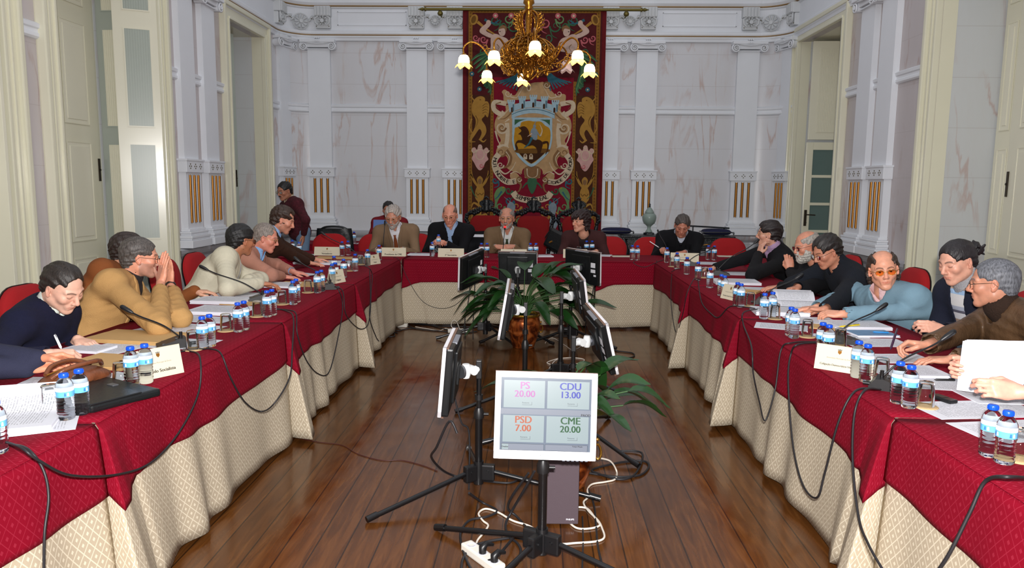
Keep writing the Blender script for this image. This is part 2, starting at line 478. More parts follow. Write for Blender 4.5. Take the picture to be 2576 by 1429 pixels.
def rosette(x, y, nn, z=4.12, r=.11):
    t = Vector((-nn[1], nn[0], 0)); n3 = Vector((nn[0], nn[1], 0))
    M = Matrix(((t.x, n3.x, 0, x), (t.y, n3.y, 0, y), (0, 0, 1, 0), (0, 0, 0, 1)))
    for a in range(10):
        an = a/10*2*PI
        mo.tube([(r*.25*math.cos(an), .07, z+r*.25*math.sin(an)), (r*.95*math.cos(an), .09, z+r*.95*math.sin(an))], [.012, .022], 6, M=M)
    mo.tube([(0, .04, z), (0, .11, z)], .028, 10, M=M)
    pts = [(r*1.1*math.cos(a*PI/10), .06, z+r*1.1*math.sin(a*PI/10)) for a in range(21)]
    mo.tube(pts, .01, 6, M=M)
    for s in (-1, 1):   # garland of leaves rising to the consoles
        for k in range(7):
            q = k/6; xx = s*(r*1.2+q*.2); zz = z+.02+.12*q+.03*math.sin(q*9)
            mo.tube([(xx-.02, .05, zz-.02), (xx+.01, .085, zz+.01), (xx+.03, .06, zz+.03)], [.008, .022, .006], 6, M=M)
        mk.tube([(s*r*1.15, .07, z+.03), (s*(r*1.15+.2), .075, z+.15)], .006, 5, M=M)
for x in (-3.42, -1.93, -1.32, 1.13, 1.72, 3.30): console(x, YB-.03, (0, -1))
for x in (-1.63, 1.43): rosette(x, YB-.04, (0, -1), 4.14, .075)
for sgn in (-1, 1):
    X = XL if sgn < 0 else XR
    a = R(62); rosette(X-sgn*rc+sgn*math.cos(a)*rc*.93, YB-rc+math.sin(a)*rc*.93, (-sgn*math.cos(a), -math.sin(a)), 4.12, .11)
    for y in (8.73, 9.33, 11.9): console(X-sgn*.02, y, (-sgn, 0))
struct(mo, 'trim_4', M_ornament, 'white stucco consoles and garlands on the frieze')
struct(mk, 'trim_5', M_darkbronze, 'bronze coloured lines picking out the stucco')
# recessed rectangular panels of the frieze
mb = MB()
for (a, b_) in ((-3.2, -2.1), (1.95, 3.1)):
    for (p, q) in (((a, 4.08), (b_, 4.09)), ((a, 4.28), (b_, 4.29)), ((a, 4.08), (a+.01, 4.29)), ((b_-.01, 4.08), (b_, 4.29))):
        mb.box2((p[0], YB-.055, p[1]), (q[0], YB-.03, q[1]))
struct(mb, 'trim_6', M_white)

# ---- openings: architraves, reveals, shutters
def architrave(X, sgn, y0, y1, top, w=.2, name='trim_7'):
    mb = MB(); n = -sgn
    def bar(a, b_):     # a,b are (y,z) rect corners
        mb.box2((X+n*.0, a[0], a[1]), (X+n*.05, b_[0], b_[1]))
    for (s, ya) in ((-1, y0), (1, y1)):
        o = ya+s*w
        mb.box2((X, min(ya, o), 0), (X+n*.045, max(ya, o), top+w))
        oo = o+s*.004; mb.box2((X, min(oo, o-s*.05), 0), (X+n*.085, max(oo, o-s*.05), top+w), bev=.012)
        yi = ya-s*.004; mb.box2((X, min(yi, ya+s*.03), 0), (X+n*.065, max(yi, ya+s*.03), top), bev=.008)
        mb.box2((X, min(ya+s*.08, ya+s*.1), 0), (X+n*.06, max(ya+s*.08, ya+s*.1), top+.05), bev=.004)
    mb.box2((X, y0, top), (X+n*.045, y1, top+w)); mb.box2((X, y0-w, top+w-.05), (X+n*.09, y1+w, top+w+.01), bev=.012)
    mb.box2((X, y0, top-.004), (X+n*.065, y1, top+.03), bev=.008)
    return mb
def reveal(X, sgn, y0, y1, top, depth=.65, far_marble=True):
    """jambs, soffit and the closed outer face of a deep opening"""
    mb = MB(); a, b_ = X+sgn*.12, X+sgn*depth
    mb.box2((a, y1, 0), (b_, y1+.1, top), 0); mb.box2((a, y0-.1, 0), (b_, y0, top), 0)
    mb.box2((X+sgn*.002, y1-.004, 0), (X+sgn*.14, y1+.001, top), 1); mb.box2((X+sgn*.002, y0-.001, 0), (X+sgn*.14, y0+.004, top), 1)
    mb.box2((a, y0, top), (b_, y1, top+.1), 1)
    mb.box2((b_, y0-.1, 0), (b_+sgn*.06, y1+.1, top+.1), 2)
    return mb
def leaf(w, h, panels, ribbed, body, inset, name='shutter_leaf', t=.035):
    """one shutter leaf, hinge at origin, extends +x, thickness along y, panels: list of (z0,z1)"""
    mb = MB(); mb.box2((0, 0, 0), (w, t, h), 0, bev=.004)
    m = w*.24
    for (z0, z1) in panels:
        for yy, s in ((0, -1), (t, 1)):
            y_ = yy+s*.002
            mb.box2((m-.012, min(y_, y_+s*.008), z0-.012), (m, max(y_, y_+s*.008), z1+.012), 0); mb.box2((w-m, min(y_, y_+s*.008), z0-.012), (w-m+.012, max(y_, y_+s*.008), z1+.012), 0)
            mb.box2((m, min(y_, y_+s*.008), z1), (w-m, max(y_, y_+s*.008), z1+.012), 0); mb.box2((m, min(y_, y_+s*.008), z0-.012), (w-m, max(y_, y_+s*.008), z0), 0)
            mb.box2((m, min(y_, y_+s*.003), z0), (w-m, max(y_, y_+s*.003), z1), 1)
            if ribbed:
                k = max(3, int((w-2*m)/.022))
                for i in range(k):
                    x = m+(i+.5)*(w-2*m)/k
                    mb.box2((x-.004, min(y_, y_+s*.009), z0), (x+.004, max(y_, y_+s*.009), z1), 1)
            else:
                mm = .035
                mb.box2((m+mm, min(y_, y_+s*.01), z0+mm), (w-m-mm, max(y_, y_+s*.01), z1-mm), 1, bev=.004)
    return mb
M_iron = mat('dark_iron', srgb(52, 44, 34), .45, .6)
arch = []
for (y0, y1, tp) in OPEN_L: arch.append(architrave(XL, -1, y0, y1, tp, .2))
for (y0, y1, tp) in OPEN_R: arch.append(architrave(XR, 1, y0, y1, tp, .2))
for i, a_ in enumerate(arch): struct(a_, 'trim_%d' % (30+i), M_cream, 'cream moulded frame around a window recess')
rv = []
for (y0, y1, tp) in OPEN_L: rv.append(reveal(XL, -1, y0, y1, tp))
for (y0, y1, tp) in OPEN_R: rv.append(reveal(XR, 1, y0, y1, tp))
PAN = [(.25, .75), (.95, 1.95), (2.15, 3.15), (3.35, 4.35)]
def place_leaf(parent, hinge, ang, w, h, panels, ribbed, body, inset, lock=None, label=None):
    o = leaf(w, h, panels, ribbed, body, inset).build('shutter_leaf', [body, inset], parent, label)
    o.location = hinge; o.rotation_euler = (0, 0, ang)
    if lock:
        ml = MB(); ml.box2((lock[0], -.012, lock[1]), (lock[0]+.03, 0.0, lock[1]+.24), 0, bev=.003); ml.tube([(lock[0]+.015, -.014, lock[1]+.12), (lock[0]+.015, -.02, lock[1]+.12)], .011, 8)
        l_ = ml.build('lock_plate', M_iron, o)
    return o
win = []
for i, mb_ in enumerate(rv):
    w_ = mb_.build('window_%d' % (i+1), [M_reveal, M_cream, M_cream2]); w_['kind'] = 'structure'; win.append(w_)
# left window 2 (the big one): closed cream leaf in the outer plane and folded leaves on the far jamb
xo = XL-.62
place_leaf(win[1], (xo, 7.30, .02), R(90), .76, 4.5, PAN, False, M_cream, M_cream2, lock=(.70, 1.56), label='cream panelled shutter leaf')
place_leaf(win[1], (xo, 6.42, .02), R(90), .84, 4.5, PAN, False, M_cream, M_cream2)
place_leaf(win[1], (-4.70, 8.08, .02), R(-3), .30, 4.5, PAN, True, M_greypaint, M_cream2, lock=(.25, 1.3), label='grey green ribbed shutter leaf')
place_leaf(win[1], (-4.44, 7.93, .02), R(26), .46, 4.5, PAN, True, M_cream2, M_greypaint, label='glossy ribbed shutter leaf catching the light')
place_leaf(win[0], (-4.70, 5.66, .02), R(-2), .66, 4.5, PAN, True, M_cream2, M_cream2)
place_leaf(win[0], (xo, 3.6, .02), R(90), 1.0, 4.5, PAN, False, M_cream, M_cream2)
place_leaf(win[0], (xo, 4.62, .02), R(90), 1.0, 4.5, PAN, False, M_cream, M_cream2)
# left window 3: half open leaves inside
P3 = [(.3, .8), (1.0, 1.9), (2.05, 2.95), (3.05, 3.5)]
place_leaf(win[2], (-4.60, 10.25, .02), R(62), .62, 3.64, P3, True, M_greypaint, M_cream2, lock=(.56, 1.5))
place_leaf(win[2], (xo, 10.05, .02), R(90), .6, 3.64, P3, False, M_cream, M_cream2)
# right window near: closed leaves in the outer plane
xo = XR+.60
place_leaf(win[3], (xo, 7.70, .02), R(-90), .26, 4.5, PAN, False, M_cream, M_cream2)
place_leaf(win[3], (xo-.03, 7.42, .02), R(-97), .80, 4.5, PAN, False, M_cream2, M_cream2, lock=(.03, 1.5))
place_leaf(win[3], (xo, 6.60, .02), R(-90), .56, 4.5, PAN, False, M_cream, M_cream2)
place_leaf(win[3], (xo, 6.02, .02), R(-90), .56, 4.5, PAN, False, M_cream, M_cream2)
# right door: glazed leaf opened into the recess, blind shutter above it
M_glassdark = mat('door_glass', srgb(96, 116, 112), .12, spec=.7, trans=.0)
M_blind = mat('blind_slats', srgb(70, 92, 92), .5)
door = empty('door_1', (XR+.06, 11.42, .02), R(-3)); door['kind'] = 'structure'
dw, dh = .60, 2.24
mb = MB()
mb.box2((0, 0, 0), (.1, .045, dh), bev=.004); mb.box2((dw-.09, 0, 0), (dw, .045, dh), bev=.004)
for z0, z1 in ((dh-.11, dh), (1.72, 1.76), (1.31, 1.35), (.90, .94), (.55, .66), (0, .14)): mb.box2((.1, .003, z0), (dw-.09, .042, z1))
mb.box2((.1, .012, .14), (dw-.09, .032, .55)); mb.build('door_frame', M_cream, door)
mb = MB(); mb.box2((.1, .018, .66), (dw-.09, .024, dh-.11)); mb.build('pane', M_glassdark, door)
mb = MB()
for i in range(48): mb.box2((.105, .034, .69+i*.03), (dw-.095, .037, .712+i*.03))
mb.build('blind', M_blind, door)
mb = MB(); mb.box2((.02, -.012, 1.0), (.06, 0, 1.24), bev=.004)
mb.tube([(.04, -.01, 1.17), (.04, -.05, 1.17), (.06, -.055, 1.17), (.17, -.055, 1.165)], .009, 8); mb.tube([(.04, -.01, 1.05), (.04, -.02, 1.05)], .02, 12)
mb.build('door_handle', M_iron, door)
place_leaf(win[4], (XR+.08, 11.44, 2.30), R(-2), .50, 1.42, [(.12, 1.3)], True, M_cream2, M_cream2)
# ================================================================== TABLES AND CLOTHS
def cloth_mat(name, base, line, cell_u, cell_v, dots=True, rough=.85, lw=.07, amt=.6, sheen=.0):
    m, nt, b, N, L = newmat(name)
    uv = N.new('ShaderNodeUVMap'); sx = N.new('ShaderNodeSeparateXYZ'); L.new(uv.outputs[0], sx.inputs[0])
    a = math_(N, L, 'DIVIDE', sx.outputs[0], cell_u); c = math_(N, L, 'DIVIDE', sx.outputs[1], cell_v)
    p = math_(N, L, 'FRACT', math_(N, L, 'ADD', a, c)); q = math_(N, L, 'FRACT', math_(N, L, 'SUBTRACT', a, c))
    def band(x, w):
        return math_(N, L, 'LESS_THAN', math_(N, L, 'ABSOLUTE', math_(N, L, 'SUBTRACT', x, .5)), w)
    ln = math_(N, L, 'MAXIMUM', band(p, lw), band(q, lw))
    if dots:
        p2 = math_(N, L, 'FRACT', math_(N, L, 'ADD', p, .5)); q2 = math_(N, L, 'FRACT', math_(N, L, 'ADD', q, .5))
        dt = math_(N, L, 'MULTIPLY', band(p2, .13), band(q2, .13)); ln = math_(N, L, 'MAXIMUM', ln, dt)
    nz = N.new('ShaderNodeTexNoise'); nz.inputs['Scale'].default_value = 260; L.new(uv.outputs[0], nz.inputs['Vector'])
    f = math_(N, L, 'MULTIPLY', ln, amt)
    col = mixc(N, L, f, base, line)
    dark = tuple(x*.88 for x in base[:3])+(1,)
    col = mixc(N, L, math_(N, L, 'MULTIPLY', nz.outputs['Fac'], .35), col, dark)
    L.new(col, b.inputs['Base Color']); b.inputs['Roughness'].default_value = rough
    b.inputs['Sheen Weight'].default_value = sheen; b.inputs['Specular IOR Level'].default_value = .12
    bp = N.new('ShaderNodeBump'); bp.inputs['Strength'].default_value = .25; bp.inputs['Distance'].default_value = .002
    L.new(math_(N, L, 'ADD', nz.outputs['Fac'], ln), bp.inputs['Height']); L.new(bp.outputs[0], b.inputs['Normal'])
    return m
M_cloth = cloth_mat('cream_damask', srgb(170, 157, 136), srgb(218, 209, 188), .05, .062, lw=.05, amt=.75)
M_red = cloth_mat('crimson_damask', srgb(116, 2, 26), srgb(160, 50, 70), .05, .062, lw=.032, amt=.36)
M_tabletop = mat('table_laminate', srgb(150, 130, 100), .5)
M_steel = mat('grey_steel', srgb(120, 122, 126), .35, .8)

def skirt(L_, drop, top_z, flare, amp, seed, hem=None, fw=.72, y_off=0.0, tip_drop=0.0, step=.03, x_off=0.):
    rnd = random.Random(seed)
    ph = [rnd.uniform(0, 6.3) for _ in range(4)]
    cols = []     # (top x, bottom x, bottom out, extra hem)
    if flare > 0:
        key = [(0, 0, 0, 0), (0, -.03, .12, .3), (0, -.05, .27, 1), (.015, .05, .25, .7), (.05, .17, .15, .25), (.12, .27, .08, 0)]
        for i in range(len(key)-1):
            for j in range(5):
                t = j/5; t2 = t*t*(3-2*t)
                a, b_ = key[i], key[i+1]
                cols.append((a[0]+(b_[0]-a[0])*t, a[1]+(b_[1]-a[1])*t, (a[2]+(b_[2]-a[2])*t)*flare, (a[3]+(b_[3]-a[3])*t)))
        x0, xb = .12, .27
    else: x0, xb = 0., 0.
    n = int((L_-x0)/step)
    for i in range(n+1):
        q = i/n; xt = x0+(L_-x0)*q; x = xb+(L_-xb)*q
        rip = amp*(.5+.5*math.sin(x*17+ph[0]+1.5*math.sin(x*3.1+ph[1])))*(.55+.45*math.sin(x*5.3+ph[2]))
        edge = .08*flare*max(0, 1-(q/.08)) if flare > 0 else 0
        cols.append((xt, x, .02+rip+edge, .0))
    if flare > 0 and x_off: cols = [(c[0]-x_off*max(0, 1-i/14), c[1]-2*x_off*max(0, 1-i/14), c[2]*(1+.03*(i < 25)), c[3]) for i, c in enumerate(cols)]
    rows = []; uvr = []
    k = 12
    us = [0.0]
    for i in range(1, len(cols)):
        us.append(us[-1]+math.hypot(cols[i][1]-cols[i-1][1], cols[i][2]-cols[i-1][2]))
    for r_ in range(k+1):
        row = []; uu = []
        for i, (xt, xb_, ob, ex) in enumerate(cols):
            dr = drop+tip_drop*ex+(hem(xb_) if hem else 0)
            d = dr*r_/k
            q = (d/fw); qq = q**.85 if q > 0 else 0
            x = xt+(xb_-xt)*qq
            o = ob*qq+.012*min(1, d/.02)
            row.append((x, -(o+y_off), top_z-d))
            uu.append((us[i], -d))
        rows.append(row); uvr.append(uu)
    return rows, uvr
def frame(ox, oy, ang):
    return Matrix.Translation((ox, oy, 0)) @ Matrix.Rotation(ang, 4, 'Z')
TW = .90
def dressed_table(M, L_, W, seed, flare, where, red_drop=.25, amp=.05, end_flare=0., mirror=False, outer=True, hm=1.):
    """local: inner long edge along +x at y=0, aisle towards -y, near corner at x=0"""
    S = Matrix.Scale(-1, 4, (0, 1, 0)) if mirror else Matrix.Identity(4)
    T = M @ S
    root = empty('folding_table', T @ Vector((L_/2, W/2, 0)), 0, 'folding table standing under the cloths, '+where, 'table', 'folding tables of the meeting')
    Ti = Matrix.Translation(-(T @ Vector((L_/2, W/2, 0)))) @ T
    mb = MB(); mb.box2((.01, .012, .715), (L_-.01, W-.01, .738), M=Ti, bev=.004); mb.build('tabletop', M_tabletop, root)
    for x in (.08, L_-.08):
        for y in (.14, W-.34):
            mb = MB(); mb.tube([(x, y, 0), (x, y, .715)], .016, 10, M=Ti); mb.build('leg', M_steel, root)
    # cream under-cloth
    mb = MB()
    rows, uv = skirt(L_, .71, .741, flare, amp, seed, hem=lambda x: -.008*math.sin(x*7+seed), fw=.72)
    mb.grid(rows, 0, True, uv, T)
    mb.grid([[(x, y, .741) for x in (0, L_)] for y in (0, W)], 0, False, [[(x, y) for x in (0, L_)] for y in (0, W)], T)
    if outer:
        rows, uv = skirt(L_, .13, .741, 0, .02, seed+9)
        rows = [[(p[0], W-p[1], p[2]) for p in r_] for r_ in rows]; mb.grid(rows, 0, True, uv, T)
    for xe in (0.0, L_):
        mb.grid([[(xe+(.003 if xe == 0 else -.003), y, z) for y in (.004, W*.5, W)] for z in (.741, .1)], 0, False, [[(y, z) for y in (0, W*.5, W)] for z in (.74, .1)], T)
    o = mb.build('tablecloth', M_cloth)
    sol = o.modifiers.new('thick', 'SOLIDIFY'); sol.thickness = .0015; sol.offset = -1
    tag(o, 'long cream diamond patterned tablecloth '+where, 'tablecloth', 'cream tablecloths')
    # red top cloth
    mb = MB()
    rows, uv = skirt(L_, red_drop, .747, flare*1.0, amp*1.0, seed, hem=lambda x: hm*(.012*math.sin(x*2.3+seed)+.006*math.sin(x*9)), fw=.72, y_off=.009, tip_drop=.07, x_off=.007)
    mb.grid(rows, 0, True, uv, T)
    nx = max(2, int(L_/.08)); ny = 10
    rr = random.Random(seed)
    pts = [[(L_*i/nx, (-.018 if j == 0 else W*j/ny), .747+(.0015*math.sin(i*1.7+j*2.1+seed) if 0 < j < ny else 0)) for i in range(nx+1)] for j in range(ny+1)]
    uvt = [[(p[0], p[1]) for p in r_] for r_ in pts]
    mb.grid(pts, 0, True, uvt, T)
    rows, uv = skirt(L_, .11, .747, 0, .02, seed+9)
    rows = [[(p[0], W-p[1]+.005, p[2]) for p in r_] for r_ in rows]; mb.grid(rows, 0, True, uv, T)
    for xe in (-.004, L_+.004):
        mb.grid([[(xe, y, z) for y in (.004, W*.5, W)] for z in (.747, .5)], 0, False, [[(y, z) for y in (0, W*.5, W)] for z in (.74, .5)], T)
    o = mb.build('table_runner', M_red)
    sol = o.modifiers.new('thick', 'SOLIDIFY'); sol.thickness = .0012; sol.offset = -1
    tag(o, 'short crimson patterned top cloth '+where, 'tablecloth', 'crimson top cloths')
LEFT_X, RIGHT_X, BACK_Y = -1.53, 1.34, 8.30
ordn = ['nearest the camera', 'second from the camera', 'third from the camera', 'farthest, by the corner']
for i, (y0, y1) in enumerate(((.75, 2.455), (2.47, 4.385), (4.40, 6.165), (6.18, 8.26))):
    dressed_table(frame(LEFT_X, y0, R(90)), y1-y0, TW, 11+i, (.66 if i else 0), 'in the left row, '+ordn[i])
for i, (y0, y1) in enumerate(((.75, 2.695), (2.71, 4.775), (4.79, 6.335), (6.35, 8.26))):
    dressed_table(frame(RIGHT_X, y0, R(90)), y1-y0, TW, 31+i, (.66 if i else 0), 'in the right row, '+ordn[i], mirror=True)
for i, (x0, x1) in enumerate(((-3.05, -1.50), (-1.46, .66), (.70, 2.85))):
    dressed_table(frame(x0, BACK_Y, 0), x1-x0, TW, 51+i, (0, .35, .5)[i], 'at the head of the room, '+('left end', 'in the middle', 'right end')[i], amp=.02, hm=.3)
dressed_table(frame(-3.35, 10.15, 0), 1.45, .75, 61, 0, 'set further back at the left', amp=.02)
# ================================================================== TEXT
_tc = {}
def text_geo(s, bold=False):
    if s in _tc: return _tc[s]
    cu = bpy.data.curves.new('t', 'FONT'); cu.body = s; cu.size = 1.0; cu.align_x = 'CENTER'; cu.align_y = 'CENTER'; cu.resolution_u = 3
    ob = bpy.data.objects.new('t', cu); C.objects.link(ob)
    bpy.context.view_layer.update()
    me = bpy.data.meshes.new_from_object(ob.evaluated_get(bpy.context.evaluated_depsgraph_get()))
    v = [tuple(x.co) for x in me.vertices]; f = [tuple(p.vertices) for p in me.polygons]
    bpy.data.objects.remove(ob); bpy.data.curves.remove(cu); bpy.data.meshes.remove(me)
    _tc[s] = (v, f); return v, f
def put_text(mb, s, size, M, mi=0, bold=False, sx=1.0):
    """text lies in the local xy plane of M, facing +z"""
    v, f = text_geo(s, bold)
    for k in ((-1, 0, 1) if bold else (0,)): mb.add([(p[0]*size*sx+k*.03*size, p[1]*size, .00012*k) for p in v], f, mi, False, None, M)

# ================================================================== TABLE-TOP THINGS
TZ = .7485
M_clear = mat('clear_bottle', (.93, .97, 1, 1), .02, spec=.6, trans=1.0, ior=1.33)
M_cap = mat('blue_cap', srgb(10, 74, 196), .35)
M_label = mat('label_white', srgb(236, 244, 250), .3, coat=.4)
M_labelb = mat('label_blue', srgb(96, 172, 220), .3, coat=.4)
M_labeld = mat('label_print', srgb(52, 110, 180), .4)
M_glass = thin_glass('tumbler_glass', (.96, .97, .97, 1), 1.34)
M_cork = mat('cork_coaster', srgb(190, 160, 116), .8, bump=.3, bscale=300)
M_black = mat('black_plastic', srgb(18, 18, 20), .4)
M_blackm = mat('black_metal', srgb(12, 12, 14), .3, spec=.6)
M_cable = mat('black_cable', srgb(28, 27, 30), .5)
M_whitecable = mat('white_cable', srgb(216, 208, 196), .45)
M_card = mat('cream_card', srgb(204, 196, 172), .6)
M_ink = mat('black_ink', srgb(28, 26, 26), .7)
M_inkgrey = mat('grey_ink', srgb(96, 92, 86), .7)
M_kraft = mat('kraft_paper', srgb(190, 152, 98), .7, bump=.08, bscale=60, var=.06, vscale=12)
M_redled = mat('red_led', srgb(200, 20, 20), .3, emit=srgb(255, 30, 30), estr=2.5)

def paper_mat(name, base, dens):
    m, nt, b, N, L = newmat(name)
    uv = N.new('ShaderNodeUVMap'); sx = N.new('ShaderNodeSeparateXYZ'); L.new(uv.outputs[0], sx.inputs[0])
    v = math_(N, L, 'MULTIPLY', sx.outputs[1], 34.)
    ln = math_(N, L, 'LESS_THAN', math_(N, L, 'FRACT', v), .42)
    row = math_(N, L, 'FLOOR', v)
    cm = N.new('ShaderNodeCombineXYZ'); L.new(math_(N, L, 'MULTIPLY', sx.outputs[0], 60.), cm.inputs[0]); L.new(math_(N, L, 'MULTIPLY', row, 3.7), cm.inputs[1])
    nz = N.new('ShaderNodeTexNoise'); nz.inputs['Scale'].default_value = 1.; L.new(cm.outputs[0], nz.inputs['Vector'])
    w = math_(N, L, 'GREATER_THAN', nz.outputs['Fac'], .46)
    mg = math_(N, L, 'MULTIPLY', math_(N, L, 'GREATER_THAN', sx.outputs[0], .12), math_(N, L, 'LESS_THAN', sx.outputs[0], .88))
    mg2 = math_(N, L, 'MULTIPLY', math_(N, L, 'GREATER_THAN', sx.outputs[1], .1), math_(N, L, 'LESS_THAN', sx.outputs[1], .9))
    f = math_(N, L, 'MULTIPLY', math_(N, L, 'MULTIPLY', ln, w), math_(N, L, 'MULTIPLY', mg, mg2))
    col = mixc(N, L, math_(N, L, 'MULTIPLY', f, dens), base, (.05, .05, .06, 1))
    L.new(col, b.inputs['Base Color']); b.inputs['Roughness'].default_value = .65
    return m
M_paper = paper_mat('printed_paper', srgb(206, 207, 213), .5)
M_blank = mat('white_paper', srgb(218, 219, 227), .65)

def bottle_proto():
    root = empty('water_bottle')
    rb = []
    prof = [(.0, .0), (.022, .0), (.027, .004), (.029, .01)]
    z = .014
    for i in range(5):
        prof += [(.0292, z), (.0268, z+.006), (.0292, z+.012)]; z += .0135
    prof += [(.029, .084), (.0288, .118), (.0275, .128), (.021, .141), (.0135, .149), (.0125, .153), (.0125, .160), (0, .160)]
    mb = MB(); mb.lathe(prof, 20); mb.build('body', M_clear, root)
    mb = MB()
    mb.lathe([(.0296, .085), (.0296, .105)], 20, 1); mb.lathe([(.0296, .105), (.0294, .119)], 20, 0)
    for k in range(20):
        a = 2*PI*k/20
        if k % 5 in (0, 1): mb.add([(.0299*math.cos(a), .0299*math.sin(a), .089), (.0299*math.cos(a+.25), .0299*math.sin(a+.25), .089), (.0299*math.cos(a+.2), .0299*math.sin(a+.2), .101), (.0299*math.cos(a+.05), .0299*math.sin(a+.05), .101)], [(0, 1, 2, 3)], 0 if k % 5 else 2)
    mb.build('label', [M_label, M_labelb, M_labeld], root, 'blue and white paper band')
    mb = MB(); mb.lathe([(0, .151), (.0145, .151), (.0152, .153), (.0152, .164), (.0135, .167), (0, .167)], 16)
    for k in range(16):
        a = 2*PI*k/16; mb.box((.0152*math.cos(a), .0152*math.sin(a), .158), (.0012, .0012, .01))
    mb.build('cap', M_cap, root, 'bright blue screw cap')
    return root
bottle0 = bottle_proto(); used_b = [0]
def bottle(px, py, label, group, z=TZ, xy=None):
    o = bottle0 if not used_b[0] else copy_tree(bottle0)
    used_b[0] = 1
    p = atz(px, py, z) if xy is None else Vector((xy[0], xy[1], z))
    o.location = (p.x, p.y, z); o.rotation_euler = (0, 0, random.uniform(0, 6.28))
    o['group'] = group; tag(o, label, 'bottle'); return o
# the base point seen in the photo is the near rim of the bottle: push the centre away from the lens
def pushed(px, py, r_=.028):
    p = atz(px, py, TZ); d = Vector((p.x, p.y, 0)).normalized(); return (p.x+d.x*r_, p.y+d.y*r_)
nth = ['nearest', 'second nearest', 'third nearest', 'fourth nearest', 'fifth nearest', 'sixth nearest', 'seventh nearest', 'eighth nearest', 'ninth nearest', 'tenth nearest', 'eleventh nearest']
LP = [((168, 1060), (197, 1050)), ((333, 976), (362, 969)), ((511, 881), (528, 875)), ((600, 837), (615, 832)), ((673, 799), (685, 795)), ((738, 768), (746, 762)), ((799, 738), (809, 734)), ((836, 715), (844, 710))]
for i, (a, b_) in enumerate(LP):
    bottle(0, 0, 'blue-capped bottle, front one of the %s pair on the left tables' % nth[i], 'water bottles on the left-hand tables', xy=pushed(*a))
    q, pa = pushed(*b_), pushed(*a)
    d = math.hypot(q[0]-pa[0], q[1]-pa[1])
    if d < .062: q = (pa[0]+(q[0]-pa[0])/d*.062, pa[1]+(q[1]-pa[1])/d*.062)
    bottle(0, 0, 'blue-capped bottle, rear one of the %s pair on the left tables' % nth[i], 'water bottles on the left-hand tables', xy=q)
for s_, (a, w_) in enumerate((((-4, 1146), 'cut off by the left edge of the photo, beside the raised papers'), ((865, 699), 'single, first beyond the eight pairs on the left-hand tables'), ((841, 690), 'single, behind the eighth pair on the left, nearer the seated men'), ((894, 683), 'single, beside the turned-down glass near the left corner'), ((925, 669), 'single, just before the left corner of the tables'), ((954, 655), 'single, right at the left corner beside the name card'))):
    bottle(0, 0, 'blue-capped water bottle, '+w_, 'single water bottles on the left', xy=pushed(*a))
for a, w_ in (((736, 640), 'left one of the pair at its far left end'), ((753, 646), 'right one of the pair at its far left end'), ((861, 644), 'left one of the pair between the two left name cards'), ((876, 642), 'right one of the pair between the two left name cards'),
              ((1087, 646), 'single one in front of the bald man'), ((1211, 648), 'left one of the pair left of the speaking chairman'), ((1225, 648), 'right one of the pair left of the speaking chairman'), ((1334, 648), 'left one of the pair right of the speaking chairman'), ((1348, 648), 'right one of the pair right of the speaking chairman'),
              ((1475, 640), 'left one of the pair before the woman in brown'), ((1489, 640), 'right one of the pair before the woman in brown'), ((1590, 654), 'left one of the pair just right of the woman'), ((1603, 655), 'right one of the pair just right of the woman'),
              ((1677, 661), 'single one in front of the writing man in black'), ((1781, 654), 'left one of the pair right of the writing man'), ((1796, 655), 'right one of the pair right of the writing man')):
    bottle(0, 0, 'bottle on the head table, '+w_, 'water bottles on the head table', xy=pushed(*a))
for a, w_ in (((876, 613), 'left'), ((891, 613), 'right')):
    bottle(0, 0, 'water bottle on the separate rear table, %s of two' % w_, 'water bottles on the rear table', xy=pushed(*a))
RP = [((2524, 1172), (2489, 1155)), ((2285, 1030), (2264, 1021)), ((2177, 964), (2155, 953)), ((2081, 903), (2066, 896)), ((1996, 853), (1987, 847)), ((1921, 804), (1941, 800)), ((1862, 774), (1853, 770)), ((1821, 749), (1813, 745))]
for i, (a, b_) in enumerate(RP):
    pa, q = pushed(*a), pushed(*b_)
    d = math.hypot(q[0]-pa[0], q[1]-pa[1])
    if d < .062: q = (pa[0]+(q[0]-pa[0])/d*.062, pa[1]+(q[1]-pa[1])/d*.062)
    bottle(0, 0, 'blue-capped bottle, front one of the %s pair on the right tables' % nth[i], 'water bottles on the right-hand tables', xy=pa)
    bottle(0, 0, 'blue-capped bottle, rear one of the %s pair on the right tables' % nth[i], 'water bottles on the right-hand tables', xy=q)
for a, w_ in (((1785, 725), 'first single one beyond the pairs'), ((1755, 706), 'second single one beyond the pairs'), ((1727, 691), 'third single one beyond the pairs'), ((1702, 677), 'last one before the corner')):
    bottle(0, 0, 'water bottle on the right tables, '+w_, 'single water bottles on the right', xy=pushed(*a))

